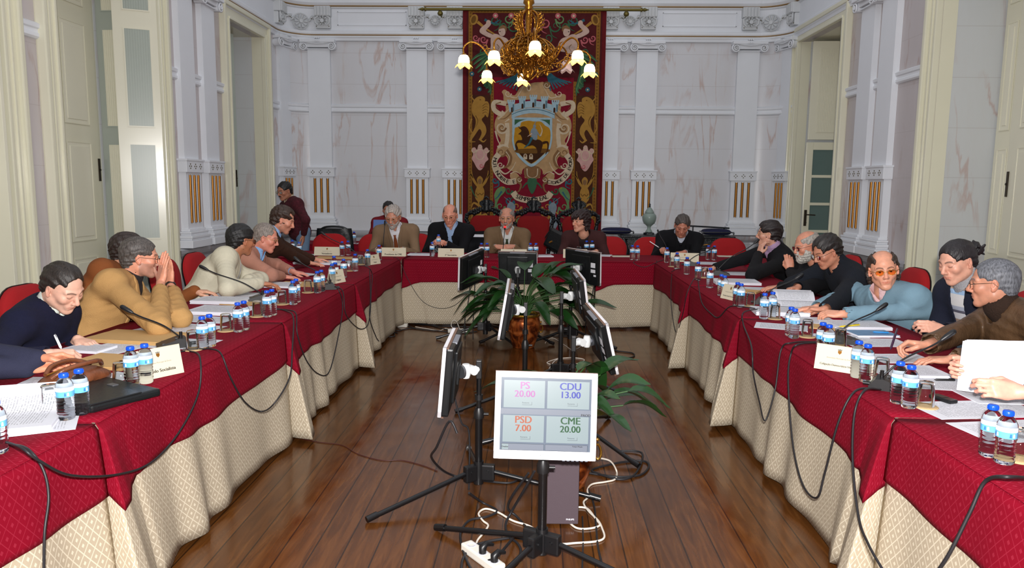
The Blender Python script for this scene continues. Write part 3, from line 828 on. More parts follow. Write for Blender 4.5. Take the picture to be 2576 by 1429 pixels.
# turned-down tumblers on coasters
def glass_proto():
    root = empty('drinking_glass')
    mb = MB()
    outer = [(.0, .095), (.024, .095), (.027, .092), (.028, .085), (.0335, .0025), (.0340, 0), (.0318, 0), (.0305, .01), (.0262, .078), (.020, .084), (0, .084)]
    mb.lathe(outer, 36, wob=lambda r_, z, a: (r_*(1+.018*math.cos(12*a)*(1 if .01 < z < .08 else 0)), z)); mb.build('tumbler', M_glass, root)
    return root
glass0 = glass_proto(); M_ = mat
co = MB(); co.lathe([(0, .0), (.047, .0), (.048, .002), (.046, .004), (0, .004)], 24)
coaster0 = co.build('coaster', M_cork)
used_g = [0]
GL = [((128, 1042), 'behind the nearest bottles on the left, by the brown bag'), ((306, 975), 'left of the second pair of bottles on the left'), ((486, 884), 'left of the third pair of bottles on the left'), ((569, 836), 'left of the fourth pair of bottles on the left'), ((648, 799), 'left of the fifth pair of bottles on the left'), ((710, 768), 'left of the sixth pair of bottles on the left'), ((775, 738), 'left of the seventh pair of bottles on the left'), ((878, 683), 'beside the single bottle near the left corner'), ((907, 667), 'between the last two bottles by the left corner'),
      ((1887, 773), 'right of the seventh pair of bottles on the right'), ((1949, 805), 'right of the sixth pair of bottles on the right'), ((2030, 851), 'right of the fifth pair of bottles on the right'), ((2112, 876), 'behind the white name card on the right'), ((2216, 961), 'right of the third pair of bottles on the right'), ((2326, 1030), 'right of the second pair of bottles on the right'), ((2562, 1166), 'right of the nearest bottles on the right'), ((1692, 672), 'by the corner of the right-hand tables'), ((1772, 700), 'among the far single bottles on the right')]
for i, (a, w_) in enumerate(GL):
    g = glass0 if i == 0 else copy_tree(glass0); c = coaster0 if i == 0 else copy_tree(coaster0)
    p = pushed(a[0], a[1], .038)
    c.location = (p[0], p[1], TZ); g.location = (p[0], p[1], TZ+.0045)
    tag(c, 'tan coaster under the glass '+w_, 'coaster', 'round coasters'); tag(g, 'upturned clear glass tumbler '+w_, 'glass', 'turned-down tumblers')
g = copy_tree(glass0); p = pushed(1456, 640); g.location = (p[0], p[1], TZ); g['group'] = 'tumblers without a coaster'
tag(g, 'clear tumbler without a coaster in front of the woman in brown', 'glass')

# name cards: folded tent cards with a crest and printed title
def name_card(px, py, face_ang, w, h, line1, line2, label, lean=.10, z=TZ, big=.018):
    """px,py: middle of the card's foot nearest the camera; face_ang: direction the front face looks (radians, world)"""
    p = atz(px, py, z)
    root = empty('name_card', (p.x, p.y, z), face_ang+PI/2, label, 'name card', 'printed name cards')
    mb = MB(); t = .0012
    top = (0, .03, h)
    # two leaning leaves
    for s, y0 in ((-1, -.0), (1, .06)):
        mb.add([(-w/2, y0, 0), (w/2, y0, 0), (w/2, .03, h), (-w/2, .03, h), (-w/2, y0+t*s*-1, 0), (w/2, y0+t*s*-1, 0), (w/2, .03+t*s*-1, h), (-w/2, .03+t*s*-1, h)],
               [(0, 1, 2, 3), (7, 6, 5, 4), (0, 4, 5, 1), (1, 5, 6, 2), (3, 2, 6, 7), (0, 3, 7, 4)])
    mb.build('card', M_card, root)
    sl = math.atan2(.03, h)
    T = Matrix.Rotation(PI/2-sl, 4, 'X')
    def at(xx, zz): return Matrix.Translation((0, -.0012, 0)) @ T @ Matrix.Translation((xx, zz, .0008))
    mt = MB()
    put_text(mt, line1, .0088, at(0, h*.52), 0)
    put_text(mt, line2, big, at(0, h*.24), 1, True)
    # little crest
    mt.add([(-.008, .007, 0), (.008, .007, 0), (.008, -.003, 0), (0, -.011, 0), (-.008, -.003, 0)], [(0, 1, 2, 3, 4)], 2, False, None, at(0, h*.78))
    mt.add([(-.009, .008, 0), (.009, .008, 0), (.009, .014, 0), (.004, .011, 0), (0, .015, 0), (-.004, .011, 0), (-.009, .014, 0)], [(0, 1, 2, 3, 4, 5, 6)], 3, False, None, at(0, h*.78))
    mt.build('lettering', [M_inkgrey, M_ink, M_gold, M_inkgrey], root, 'printed title and small crest')
    return root
AM = 'Assembleia Municipal de Évora'
name_card(407, 949, R(-32), .21, .125, AM, 'Partido Socialista', 'cream name card leaning beside the second pair of bottles on the left', big=.02)
name_card(822, 643, R(-90), .30, .10, AM, 'Vereadores', 'cream name card reading Vereadores at the far left of the head table', big=.026)
name_card(989, 645, R(-90), .29, .10, AM, 'Presidente da CME', 'cream name card in front of the bearded man in the tan suit', big=.026)
name_card(1134, 647, R(-90), .30, .10, AM, '2º Secretário', 'cream name card in front of the bald man in black', big=.026)
name_card(1292, 649, R(-90), .30, .10, AM, 'Presidente', 'cream name card in front of the speaking chairman', big=.026)
name_card(1447, 649, R(-90), .28, .10, AM, '1º Secretário', 'cream name card partly behind a black monitor, before the woman in brown', big=.026)
name_card(1722, 659, R(-100), .31, .10, AM, 'Vereadores', 'cream name card in front of the writing man in black', big=.026)
name_card(2106, 935, R(-128), .21, .115, AM, 'Coligação Democrática Unitária', 'white name card propped between two pairs of bottles on the right', big=.0125)
name_card(1832, 754, R(-158), .20, .11, AM, 'Partido Social Democrata', 'name card seen nearly edge-on beside the seventh pair on the right', big=.014)
name_card(853, 712, R(-20), .20, .11, AM, 'Coligação', 'name card seen edge-on beside the eighth pair on the left', big=.018)
name_card(945, 665, R(-25), .18, .10, AM, 'Grupo', 'name card seen edge-on at the left corner of the tables', big=.018)

# papers, stacks, envelopes, books -----------------------------------------------------------
def sheet_stack(name, cx, cy, ang, w, h, t, m_top, m_side, label, cat, group=None, curl=0., z=TZ, fan=0.):
    mb = MB(); n = 8
    P = [[(w*(i/n-.5), h*(j/n-.5), t+curl*max(0, (i/n-.55)/.45)**2+.0004*math.sin(i*2+j*3)) for i in range(n+1)] for j in range(n+1)]
    uv = [[(i/n, j/n) for i in range(n+1)] for j in range(n+1)]
    mb.grid(P, 0, True, uv)
    if t > .003:
        k = max(1, int(t/.004))
        rr = random.Random(int(cx*997+cy*131))
        for q in range(k):
            dx, dy = rr.uniform(-1, 1)*.003, rr.uniform(-1, 1)*.003
            mb.box((dx, dy, t*(q+.5)/k-.0003), (w, h, t/k*.93), 1)
    else:
        edge = [p for p in P[0]]+[P[j][-1] for j in range(1, n+1)]+[p for p in P[-1][::-1][1:]]+[P[j][0] for j in range(n-1, 0, -1)]
        k = len(edge)
        mb.add(edge+[(p[0], p[1], max(0, p[2]-t)) for p in edge], [(i, (i+1) % k, k+(i+1) % k, k+i) for i in range(k)], 1)
    o = mb.build(name, [m_top, m_side]); o.location = (cx, cy, z); o.rotation_euler = (0, 0, ang)
    tag(o, label, cat, group); return o
def paper(px, py, ang, label, w=.21, h=.297, t=.0012, m=None, name='paper_sheet', cat='paper', curl=0., z=TZ, side=None, group='loose papers'):
    p = atz(px, py, z)
    return sheet_stack(name, p.x, p.y, R(ang), w, h, t, m or M_paper, side or M_blank, label, cat, group, curl, z)
LFT, RGT = 90, -90
paper(40, 1000, 100, 'loose printed sheet at the far left, under the navy sleeve', z=TZ)
paper(30, 1062, 112, 'thick sheaf of printed sheets curling up at the left edge', t=.022, curl=.075, name='paper_stack', cat='papers', h=.30, w=.30)
paper(70, 1072, 118, 'printed sheet beneath the curling sheaf at the left', z=TZ)
paper(140, 965, 95, 'sheet beside the brown leather bag', z=TZ)
paper(300, 873, 70, 'printed sheets spread in front of the writing man', w=.30, h=.25)
paper(222, 880, 82, 'open notepad the man in navy writes on', w=.15, h=.21, t=.012, name='notepad', cat='notepad')
paper(278, 914, 80, 'padded kraft envelope lying behind the second pair of bottles', w=.23, h=.30, t=.016, m=M_kraft, side=M_kraft, name='envelope', cat='envelope', group='kraft envelopes')
paper(285, 950, 65, 'folded white sheet beside the coaster of the second glass on the left', w=.15, h=.15)
paper(345, 853, 82, 'large thick kraft envelope in front of the man in the tan jacket', w=.26, h=.44, t=.02, m=M_kraft, side=M_kraft, name='envelope', cat='envelope', group='kraft envelopes')
paper(440, 864, 84, 'printed sheets under the microphone of the tan jacket man', w=.24, h=.40)
paper(420, 833, 70, 'printed sheet beyond the large kraft envelope', w=.2, h=.4)
paper(497, 826, 75, 'printed sheet left of the third pair of bottles', w=.2, h=.25)
paper(505, 803, 80, 'printed form beyond the tan jacket man elbows', w=.2, h=.4)
paper(552, 785, 86, 'lower thick stack of printed pages on the left-hand tables', w=.26, h=.34, t=.022, name='paper_stack', cat='papers')
paper(560, 760, 86, 'upper thick stack of printed pages behind the lower one on the left', w=.22, h=.36, t=.024, name='paper_stack', cat='papers')
paper(606, 764, 75, 'kraft envelope tucked beside the stacks of pages on the left', w=.18, h=.22, t=.006, m=M_kraft, side=M_kraft, name='envelope', cat='envelope', group='kraft envelopes')
paper(625, 741, 84, 'single sheet in front of the man in the cream jacket', w=.2, h=.5)
paper(678, 718, 84, 'stack of white pages by the cream jacket man', w=.26, h=.44, t=.014, name='paper_stack', cat='papers')
paper(765, 716, 86, 'kraft envelope in front of the man in the pink cardigan', w=.26, h=.42, t=.008, m=M_kraft, side=M_kraft, name='envelope', cat='envelope', group='kraft envelopes')
paper(770, 690, 60, 'small white sheet under the fingers of the pink cardigan man', w=.14, h=.2, z=TZ+.009)
paper(820, 663, 84, 'stack of pages in front of the man in the brown sweater', w=.28, h=.6, t=.02, name='paper_stack', cat='papers')
paper(860, 650, 88, 'kraft folder beyond the pages of the brown sweater man', w=.22, h=.6, t=.01, m=M_kraft, side=M_kraft, name='envelope', cat='envelope', group='kraft envelopes')
paper(765, 641, 0, 'blank sheet at the far left of the head table', w=.3, h=.21)
paper(935, 612, 0, 'sheet on the separate rear table', w=.4, h=.25)
paper(1060, 641, 0, 'pink-edged stack of pages between two name cards on the head table', w=.30, h=.21, t=.012, name='paper_stack', cat='papers')
paper(1368, 645, 10, 'low stack of papers right of the chairman', w=.2, h=.2, t=.012, name='paper_stack', cat='papers')
paper(1512, 643, -12, 'papers at the right elbow of the woman in brown', w=.25, h=.2, t=.006, name='paper_stack', cat='papers')
paper(1570, 645, 4, 'blank sheet on the bare stretch of the head table', w=.3, h=.2, m=M_card)
paper(1840, 645, -4, 'blank sheet near the right end of the head table', w=.34, h=.2, m=M_card)
paper(1800, 663, 80, 'printed sheets near the right corner of the tables', w=.3, h=.4)
paper(1842, 688, 84, 'printed sheet before the woman in the lilac scarf', w=.3, h=.4, z=TZ)
paper(1850, 712, 86, 'stack of pages before the bearded man in black', w=.3, h=.38, t=.022, name='paper_stack', cat='papers')
paper(1908, 727, 80, 'sheets beside the stack before the bearded man', w=.22, h=.3)
paper(1873, 734, 60, 'kraft envelope folded open on the right-hand tables', w=.16, h=.22, t=.012, m=M_kraft, side=M_kraft, name='envelope', cat='envelope', group='kraft envelopes')
paper(1960, 788, 84, 'thick stack of pages under the blue sweater man hands', w=.24, h=.34, t=.026, name='paper_stack', cat='papers')
paper(2040, 806, 88, 'printed sheets beyond the stack under the blue sweater', w=.24, h=.3)
paper(1965, 822, 70, 'single sheet left of the fifth pair of bottles on the right', w=.2, h=.3)
paper(2150, 822, 92, 'thick report with a yellow pen on it', w=.24, h=.34, t=.02, name='paper_stack', cat='papers')
paper(2085, 826, 60, 'kraft envelope beside the report with the yellow pen', w=.14, h=.2, t=.008, m=M_kraft, side=M_kraft, name='envelope', cat='envelope', group='kraft envelopes')
paper(2200, 862, 92, 'printed sheets below the pen hand of the leather jacket man', w=.22, h=.34)
paper(2120, 850, 84, 'printed sheet beside the microphone on the right', w=.2, h=.3)
paper(2265, 902, 95, 'blank sheet between the leather jacket man hands', w=.2, h=.28)
paper(2285, 938, 92, 'pad of white pages behind the third pair of bottles on the right', w=.2, h=.3, t=.012, name='paper_stack', cat='papers')
paper(2370, 966, 80, 'printed sheets with a black pen on them', w=.22, h=.3)
paper(2455, 1030, 98, 'single printed sheet in front of the hands holding papers', w=.22, h=.44)
paper(2540, 1085, 100, 'printed sheet behind the nearest bottles on the right', w=.22, h=.32)
paper(2520, 1000, 90, 'white sheets lying under the raised papers on the right', w=.2, h=.3, t=.004)
M_bluebook = mat('blue_book_cover', srgb(92, 132, 168), .4, var=.3, vscale=30)
paper(2192, 842, 94, 'blue covered booklet behind the right-hand microphone', w=.17, h=.24, t=.012, m=M_bluebook, name='booklet', cat='booklet')
M_green = mat('green_cover', srgb(52, 92, 88), .4)

def open_book(px, py, ang, label):
    p = atz(px, py, TZ)
    root = empty('open_book', (p.x, p.y, TZ), R(ang), label, 'book')
    for s, nm in ((-1, 'left_page'), (1, 'right_page')):
        mb = MB(); n = 10
        P = [[(s*.2*i/n, .28*(j-.5), .006+.06*math.sin(min(1, i/n*1.1)*PI)*.5+(.07*(i/n) if s > 0 else .0)) for i in range(n+1)] for j in (0, 1)]
        mb.grid(P, 0, True, [[(i/n, j) for i in range(n+1)] for j in (0, 1)])
        Q = [[(a[0], a[1], a[2]-.008) for a in r_] for r_ in P]; mb.grid(Q, 1, True)
        for j in (0, 1): mb.grid([P[j], Q[j]], 1)
        mb.build(nm, [M_paper, M_blank], root)
    mb = MB(); mb.box2((-.205, -.145, 0), (.205, .145, .004), 0); mb.build('cover', M_green, root)
open_book(2000, 764, 80, 'open book with white pages held by the dark-haired man')

def pen(p0, p1, m, label, r_=.0045, cap=None):
    mb = MB(); a, b_ = Vector(p0), Vector(p1); d = b_-a
    mb.tube([a, a+d*.08, a+d*.1, b_-d*.12, b_], [r_*.25, r_*.7, r_, r_, r_*.9], 8, 0)
    mb.tube([b_-d*.3+Vector((0, 0, r_*1.3)), b_-d*.03+Vector((0, 0, r_*1.3))], r_*.3, 6, 1)
    o = mb.build('pen', [m, M_steel]); tag(o, label, 'pen'); return o
M_yellow = mat('yellow_plastic', srgb(228, 200, 30), .4); M_bluep = mat('blue_plastic', srgb(30, 130, 200), .4); M_whitep = mat('white_plastic', srgb(232, 232, 236), .35); M_purple = mat('purple_plastic', srgb(52, 24, 52), .35)
a = atz(2110, 822, TZ+.024); b_ = atz(2162, 817, TZ+.024); pen(a, b_, M_yellow, 'yellow and black pen lying on the report')
a = atz(2195, 835, TZ+.017); b_ = atz(2235, 837, TZ+.017); pen(a, b_, M_bluep, 'blue pen on the blue booklet')
a = atz(2350, 955, TZ+.006); b_ = atz(2402, 956, TZ+.006); pen(a, b_, M_black, 'black pen on the printed sheets at the right', .005)

# leather bag and document case at the left front
M_leather = mat('brown_bag_leather', srgb(104, 58, 34), .38, bump=.25, bscale=40, var=.2, vscale=14)
M_blackl = mat('black_leather', srgb(16, 20, 22), .35, bump=.1, bscale=80)
p = atz(168, 985, TZ)
root = empty('leather_bag', (p.x, p.y+.05, TZ), R(75), 'soft brown leather handbag lying on the left-hand table', 'bag')
mb = MB(); prof = []
n = 14
rows = []
for i in range(n+1):
    t = i/n; x = (t-.5)*.30
    wv = .085*math.sin(PI*(.08+.84*t))**.5; hh = .085*math.sin(PI*(.08+.84*t))**.45
    row = []
    for j in range(16):
        a = 2*PI*j/16
        row.append((x, wv*math.cos(a)*(1+.07*math.sin(3*x*20+j)), .002+hh*.5+hh*.5*math.sin(a)*(1+.06*math.sin(j*2+i))))
    row.append(row[0]); rows.append(row)
mb.grid(rows, 0, True); mb.add(rows[0][:-1], [tuple(range(16))]); mb.add(rows[-1][:-1], [tuple(range(16))[::-1]])
mb.build('body', M_leather, root)
mb = MB(); hp = crom([(-.12, -.02, .07), (-.08, -.05, .1), (0, -.065, .108), (.08, -.05, .1), (.13, -.01, .072)], 6); mb.tube(hp, .009, 8)
hp = crom([(-.1, .03, .075), (-.05, .05, .1), (.05, .06, .1), (.12, .035, .07)], 6); mb.tube(hp, .009, 8); mb.build('handle', M_leather, root)
mb = MB(); mb.tube([(-.12, 0, .083), (-.05, 0, .091), (.05, 0, .091), (.12, 0, .083)], .0035, 6); mb.build('zip', M_gold, root)
p = atz(262, 1000, TZ)
root = empty('document_case', (p.x-.02, p.y, TZ), R(62), 'flat black leather document case behind the nearest bottles on the left', 'document case')
mb = MB(); mb.box2((-.14, -.18, 0), (.14, .18, .03), bev=.01); mb.build('case', M_blackl, root)
mb = MB(); mb.box2((-.142, -.182, .029), (.06, .182, .036), bev=.003); mb.build('flap', M_blackl, root)
mb = MB(); mb.box2((.045, -.02, .034), (.07, .02, .040), bev=.002); mb.build('clasp', M_steel, root)
# dark phone-like object by the right front
p = atz(2395, 1045, TZ)
for (px, py, lab) in ((2372, 1008, 'small black phone on the red cloth at the right front'), (60, 1018, 'small black phone at the far left front')):
    p = atz(px, py, TZ); r_ = empty('mobile_phone', (p.x, p.y, TZ), R(20), lab, 'phone')
    mb = MB(); mb.box2((-.022, -.05, 0), (.022, .05, .016), bev=.006); mb.build('case', M_black, r_)
    mb = MB(); mb.box2((-.017, -.01, .0155), (.017, .04, .0168)); mb.build('screen', M_blackm, r_)

# conference microphones --------------------------------------------------------------------
def mic(bx, by, tx, ty, ang, label, tip_dy=0., bend=.5, led=False, tipY=None, big=1.0):
    p = atz(bx, by, TZ)
    root = empty('desk_microphone', (p.x, p.y, TZ), R(ang), label, 'microphone')
    Mi = Matrix.Rotation(-R(ang), 4, 'Z') @ Matrix.Translation((-p.x, -p.y, -TZ))
    mb = MB()
    poly = [(-.085, 0), (.07, 0), (.075, .012), (.05, .045), (.02, .048), (-.085, .014)]
    T = Matrix.Rotation(PI/2, 4, 'X')
    mb.prism(poly, -.055*big, .055*big, M=T)
    mb.box2((-.06, -.04, .02), (-.02, .04, .028)); mb.box2((.0, -.03, .045), (.012, -.01, .052)); mb.tube([(.07, 0, .012), (.1, 0, .012)], .008, 8)
    mb.build('base', M_black, root)
    tip = aty(tx, ty, (tipY if tipY else p.y+tip_dy))
    tip = Mi @ tip
    s = Vector((.03, 0, .045)); mid = s+Vector((0, 0, (tip.z-s.z)*.55))+Vector(((tip.x-s.x)*.10, (tip.y-s.y)*.10, 0))
    mid2 = s.lerp(tip, .55)*.5+mid*.5
    pts = crom([s, mid2*bend+s.lerp(tip, .35)*(1-bend), s.lerp(tip, .8), tip], 8)
    mb = MB(); mb.tube(pts, .0042, 8); mb.tube([s, s+Vector((0, 0, .03))], .008, 8); mb.build('gooseneck', M_blackm, root)
    d = (pts[-1]-pts[-3]).normalized()
    mb = MB(); mb.tube([tip-d*.02, tip-d*.01, tip+d*.005, tip+d*.035, tip+d*.045, tip+d*.05], [.006, .0085, .011, .012, .010, .004], 10); mb.build('capsule', M_black, root)
    if led:
        mb = MB(); mb.tube([tip+d*.006, tip+d*.03], .0135, 12); mb.build('indicator_ring', M_redled, root, 'glowing red ring')
    return root
mic(440, 872, 325, 782, 30, 'black gooseneck microphone between the man in navy and the tan jacket man')
mic(650, 757, 517, 676, 20, 'black gooseneck microphone pointing at the man in the cream jacket')
mic(822, 727, 751, 656, 20, 'black gooseneck microphone pointing at the pink cardigan man')
mic(905, 662, 816, 590, 10, 'long gooseneck microphone near the left corner of the tables')
mic(965, 640, 968, 563, -90, 'thin gooseneck microphone in front of the bearded man in the tan suit', tip_dy=.25)
mic(1265, 646, 1270, 575, -90, 'gooseneck microphone with a lit red ring before the chairman', led=True, tip_dy=.25)
mic(1680, 648, 1657, 585, -90, 'thin gooseneck microphone before the writing man in black', tip_dy=.25)
mic(1738, 668, 1787, 627, 170, 'gooseneck microphone by the right corner of the tables')
mic(1812, 692, 1900, 610, 170, 'long gooseneck microphone rising before the lilac scarf woman')
mic(1925, 765, 2006, 698, 160, 'gooseneck microphone pointing at the dark-haired man with the book')
mic(2120, 862, 2213, 776, 155, 'gooseneck microphone in front of the blue sweater man')
mic(2236, 978, 2378, 849, 150, 'gooseneck microphone pointing at the leather jacket man', big=1.0)

# cables from the microphones, hanging over the cloth edges -----------------------------------
def cable(pts, label, r_=.004, m=None, group=None, cat='cable', name='cable', n=7, smooth=8):
    mb = MB(); mb.tube(crom(pts, smooth), r_, n); o = mb.build(name, m or M_cable); tag(o, label, cat, group); return o
def LX(x, y, out=.09): return atx(x, y, LEFT_X+out)
def RX(x, y, out=.09): return atx(x, y, RIGHT_X-out)
def LT(x, y): return atz(x, y, TZ+.005)
cable([LT(455, 884), LT(480, 884), LX(503, 900, .04), LX(500, 985, .07), LX(455, 1080, .09), LX(385, 1160, .10), LX(300, 1193, .11), LX(180, 1196, .12), LX(100, 1160, .12), LX(50, 1125, .07), LT(0, 1108)], 'black cable looping from the navy man microphone to the lower left', group='microphone cables')
cable([LT(0, 1112), LT(30, 1118), LX(70, 1130, .05), LX(108, 1180, .10), LX(122, 1250, .12), LX(112, 1340, .13), LX(110, 1450, .13)], 'black cable dropping to the floor at the lower left corner', group='microphone cables')
cable([LT(460, 880), LT(500, 878), LT(530, 878), LX(556, 890, .03), LX(580, 950, .07), LX(615, 1010, .09), LX(655, 1035, .11), LX(690, 1015, .2), LX(728, 950, .24), LX(735, 880, .2), LX(738, 800, .08), LT(722, 783), LT(690, 775)], 'black cable swagged between the first two microphones on the left', group='microphone cables')
cable([LT(690, 778), LT(725, 780), LX(745, 790, .03), LX(748, 840, .06), LX(770, 905, .08), LX(800, 940, .09), LX(828, 935, .1), LX(850, 850, .09), LX(862, 770, .06), LX(850, 726, .03), LT(838, 722)], 'black cable swagged from the cream jacket man microphone', group='microphone cables')
cable([LT(838, 722), LX(862, 732, .03), LX(870, 790, .06), LX(900, 825, .1), LX(922, 822, .12), LX(931, 790, .1), LX(934, 730, .07), LX(936, 690, .05), LX(925, 672, .02), LT(905, 668)], 'black cable swagged near the left corner of the tables', group='microphone cables')
cable([LX(930, 680, .05), LX(932, 750, .08), LX(930, 800, .1), LX(945, 845, .12), LX(953, 858, .14)], 'black cable dropping to the floor near the left corner', group='microphone cables')
def BY(x, y, out=.05): return aty(x, y, BACK_Y-out)
cable([BY(990, 648, -.05), BY(1005, 655, .03), BY(1025, 700, .06), BY(1060, 755, .07), BY(1100, 775, .07), BY(1140, 770, .1), BY(1175, 740, .2), BY(1190, 715, .4)], 'thin black cable swagged across the front of the head table', .003, group='microphone cables')
cable([atz(1672, 652, TZ+.005), BY(1652, 660, .02), BY(1620, 672, .06), BY(1594, 662, .06), BY(1600, 655, .03)], 'black cable loop lying over the edge of the head table at the right', .0035, group='microphone cables')
cable([BY(1652, 655, .03), BY(1652, 700, .06), BY(1655, 780, .09), BY(1668, 832, .1), BY(1672, 800, .1), BY(1680, 700, .08), RX(1696, 680, .03), atz(1712, 676, TZ+.005)], 'black cable hanging at the right corner of the tables', .0035, group='microphone cables')
cable([RX(1690, 690, .03), RX(1688, 760, .06), RX(1700, 835, .08), RX(1715, 800, .12), RX(1728, 740, .12), RX(1745, 703, .04), atz(1755, 700, TZ+.005)], 'black cable hanging before the third right-hand table', .0035, group='microphone cables')
cable([RX(1756, 705, .03), RX(1765, 760, .06), RX(1790, 790, .08), RX(1808, 798, .08), RX(1835, 772, .07), RX(1870, 772, .03), atz(1905, 777, TZ+.005)], 'black cable running along the red cloth of the second right-hand table', .004, group='microphone cables')
cable([atz(1920, 776, TZ+.005), RX(1872, 785, .03), RX(1870, 815, .06), RX(1890, 870, .25), RX(1895, 940, .26), RX(1910, 1010, .20), RX(1925, 1058, .16), RX(1950, 980, .12), RX(1965, 880, .08), RX(1995, 862, .03), atz(2060, 860, TZ+.005)], 'black cable forming a deep V before the second right-hand table', .004, group='microphone cables')
cable([atz(2075, 862, TZ+.005), RX(2010, 866, .03), RX(1990, 890, .05), RX(1983, 960, .08), RX(1995, 1120, .1), RX(2020, 1220, .12), RX(2055, 1252, .13), RX(2075, 1190, .12), RX(2110, 1060, .1), RX(2150, 985, .04), atz(2200, 978, TZ+.006)], 'black cable loop hanging nearly to the floor on the right', .0045, group='microphone cables')
cable([atz(2215, 980, TZ+.006), RX(2175, 982, .04), RX(2150, 1040, .08), RX(2145, 1160, .12), RX(2160, 1300, .16), RX(2185, 1370, .2), RX(2225, 1440, .2)], 'black cable dropping from the leather jacket man microphone', .0045, group='microphone cables')
cable([atz(2600, 1205, TZ+.006), RX(2540, 1200, .04), RX(2480, 1210, .05), RX(2440, 1290, .08), RX(2390, 1390, .12), RX(2350, 1450, .14)], 'black cable falling past the nearest right-hand table', .0055, group='microphone cables')
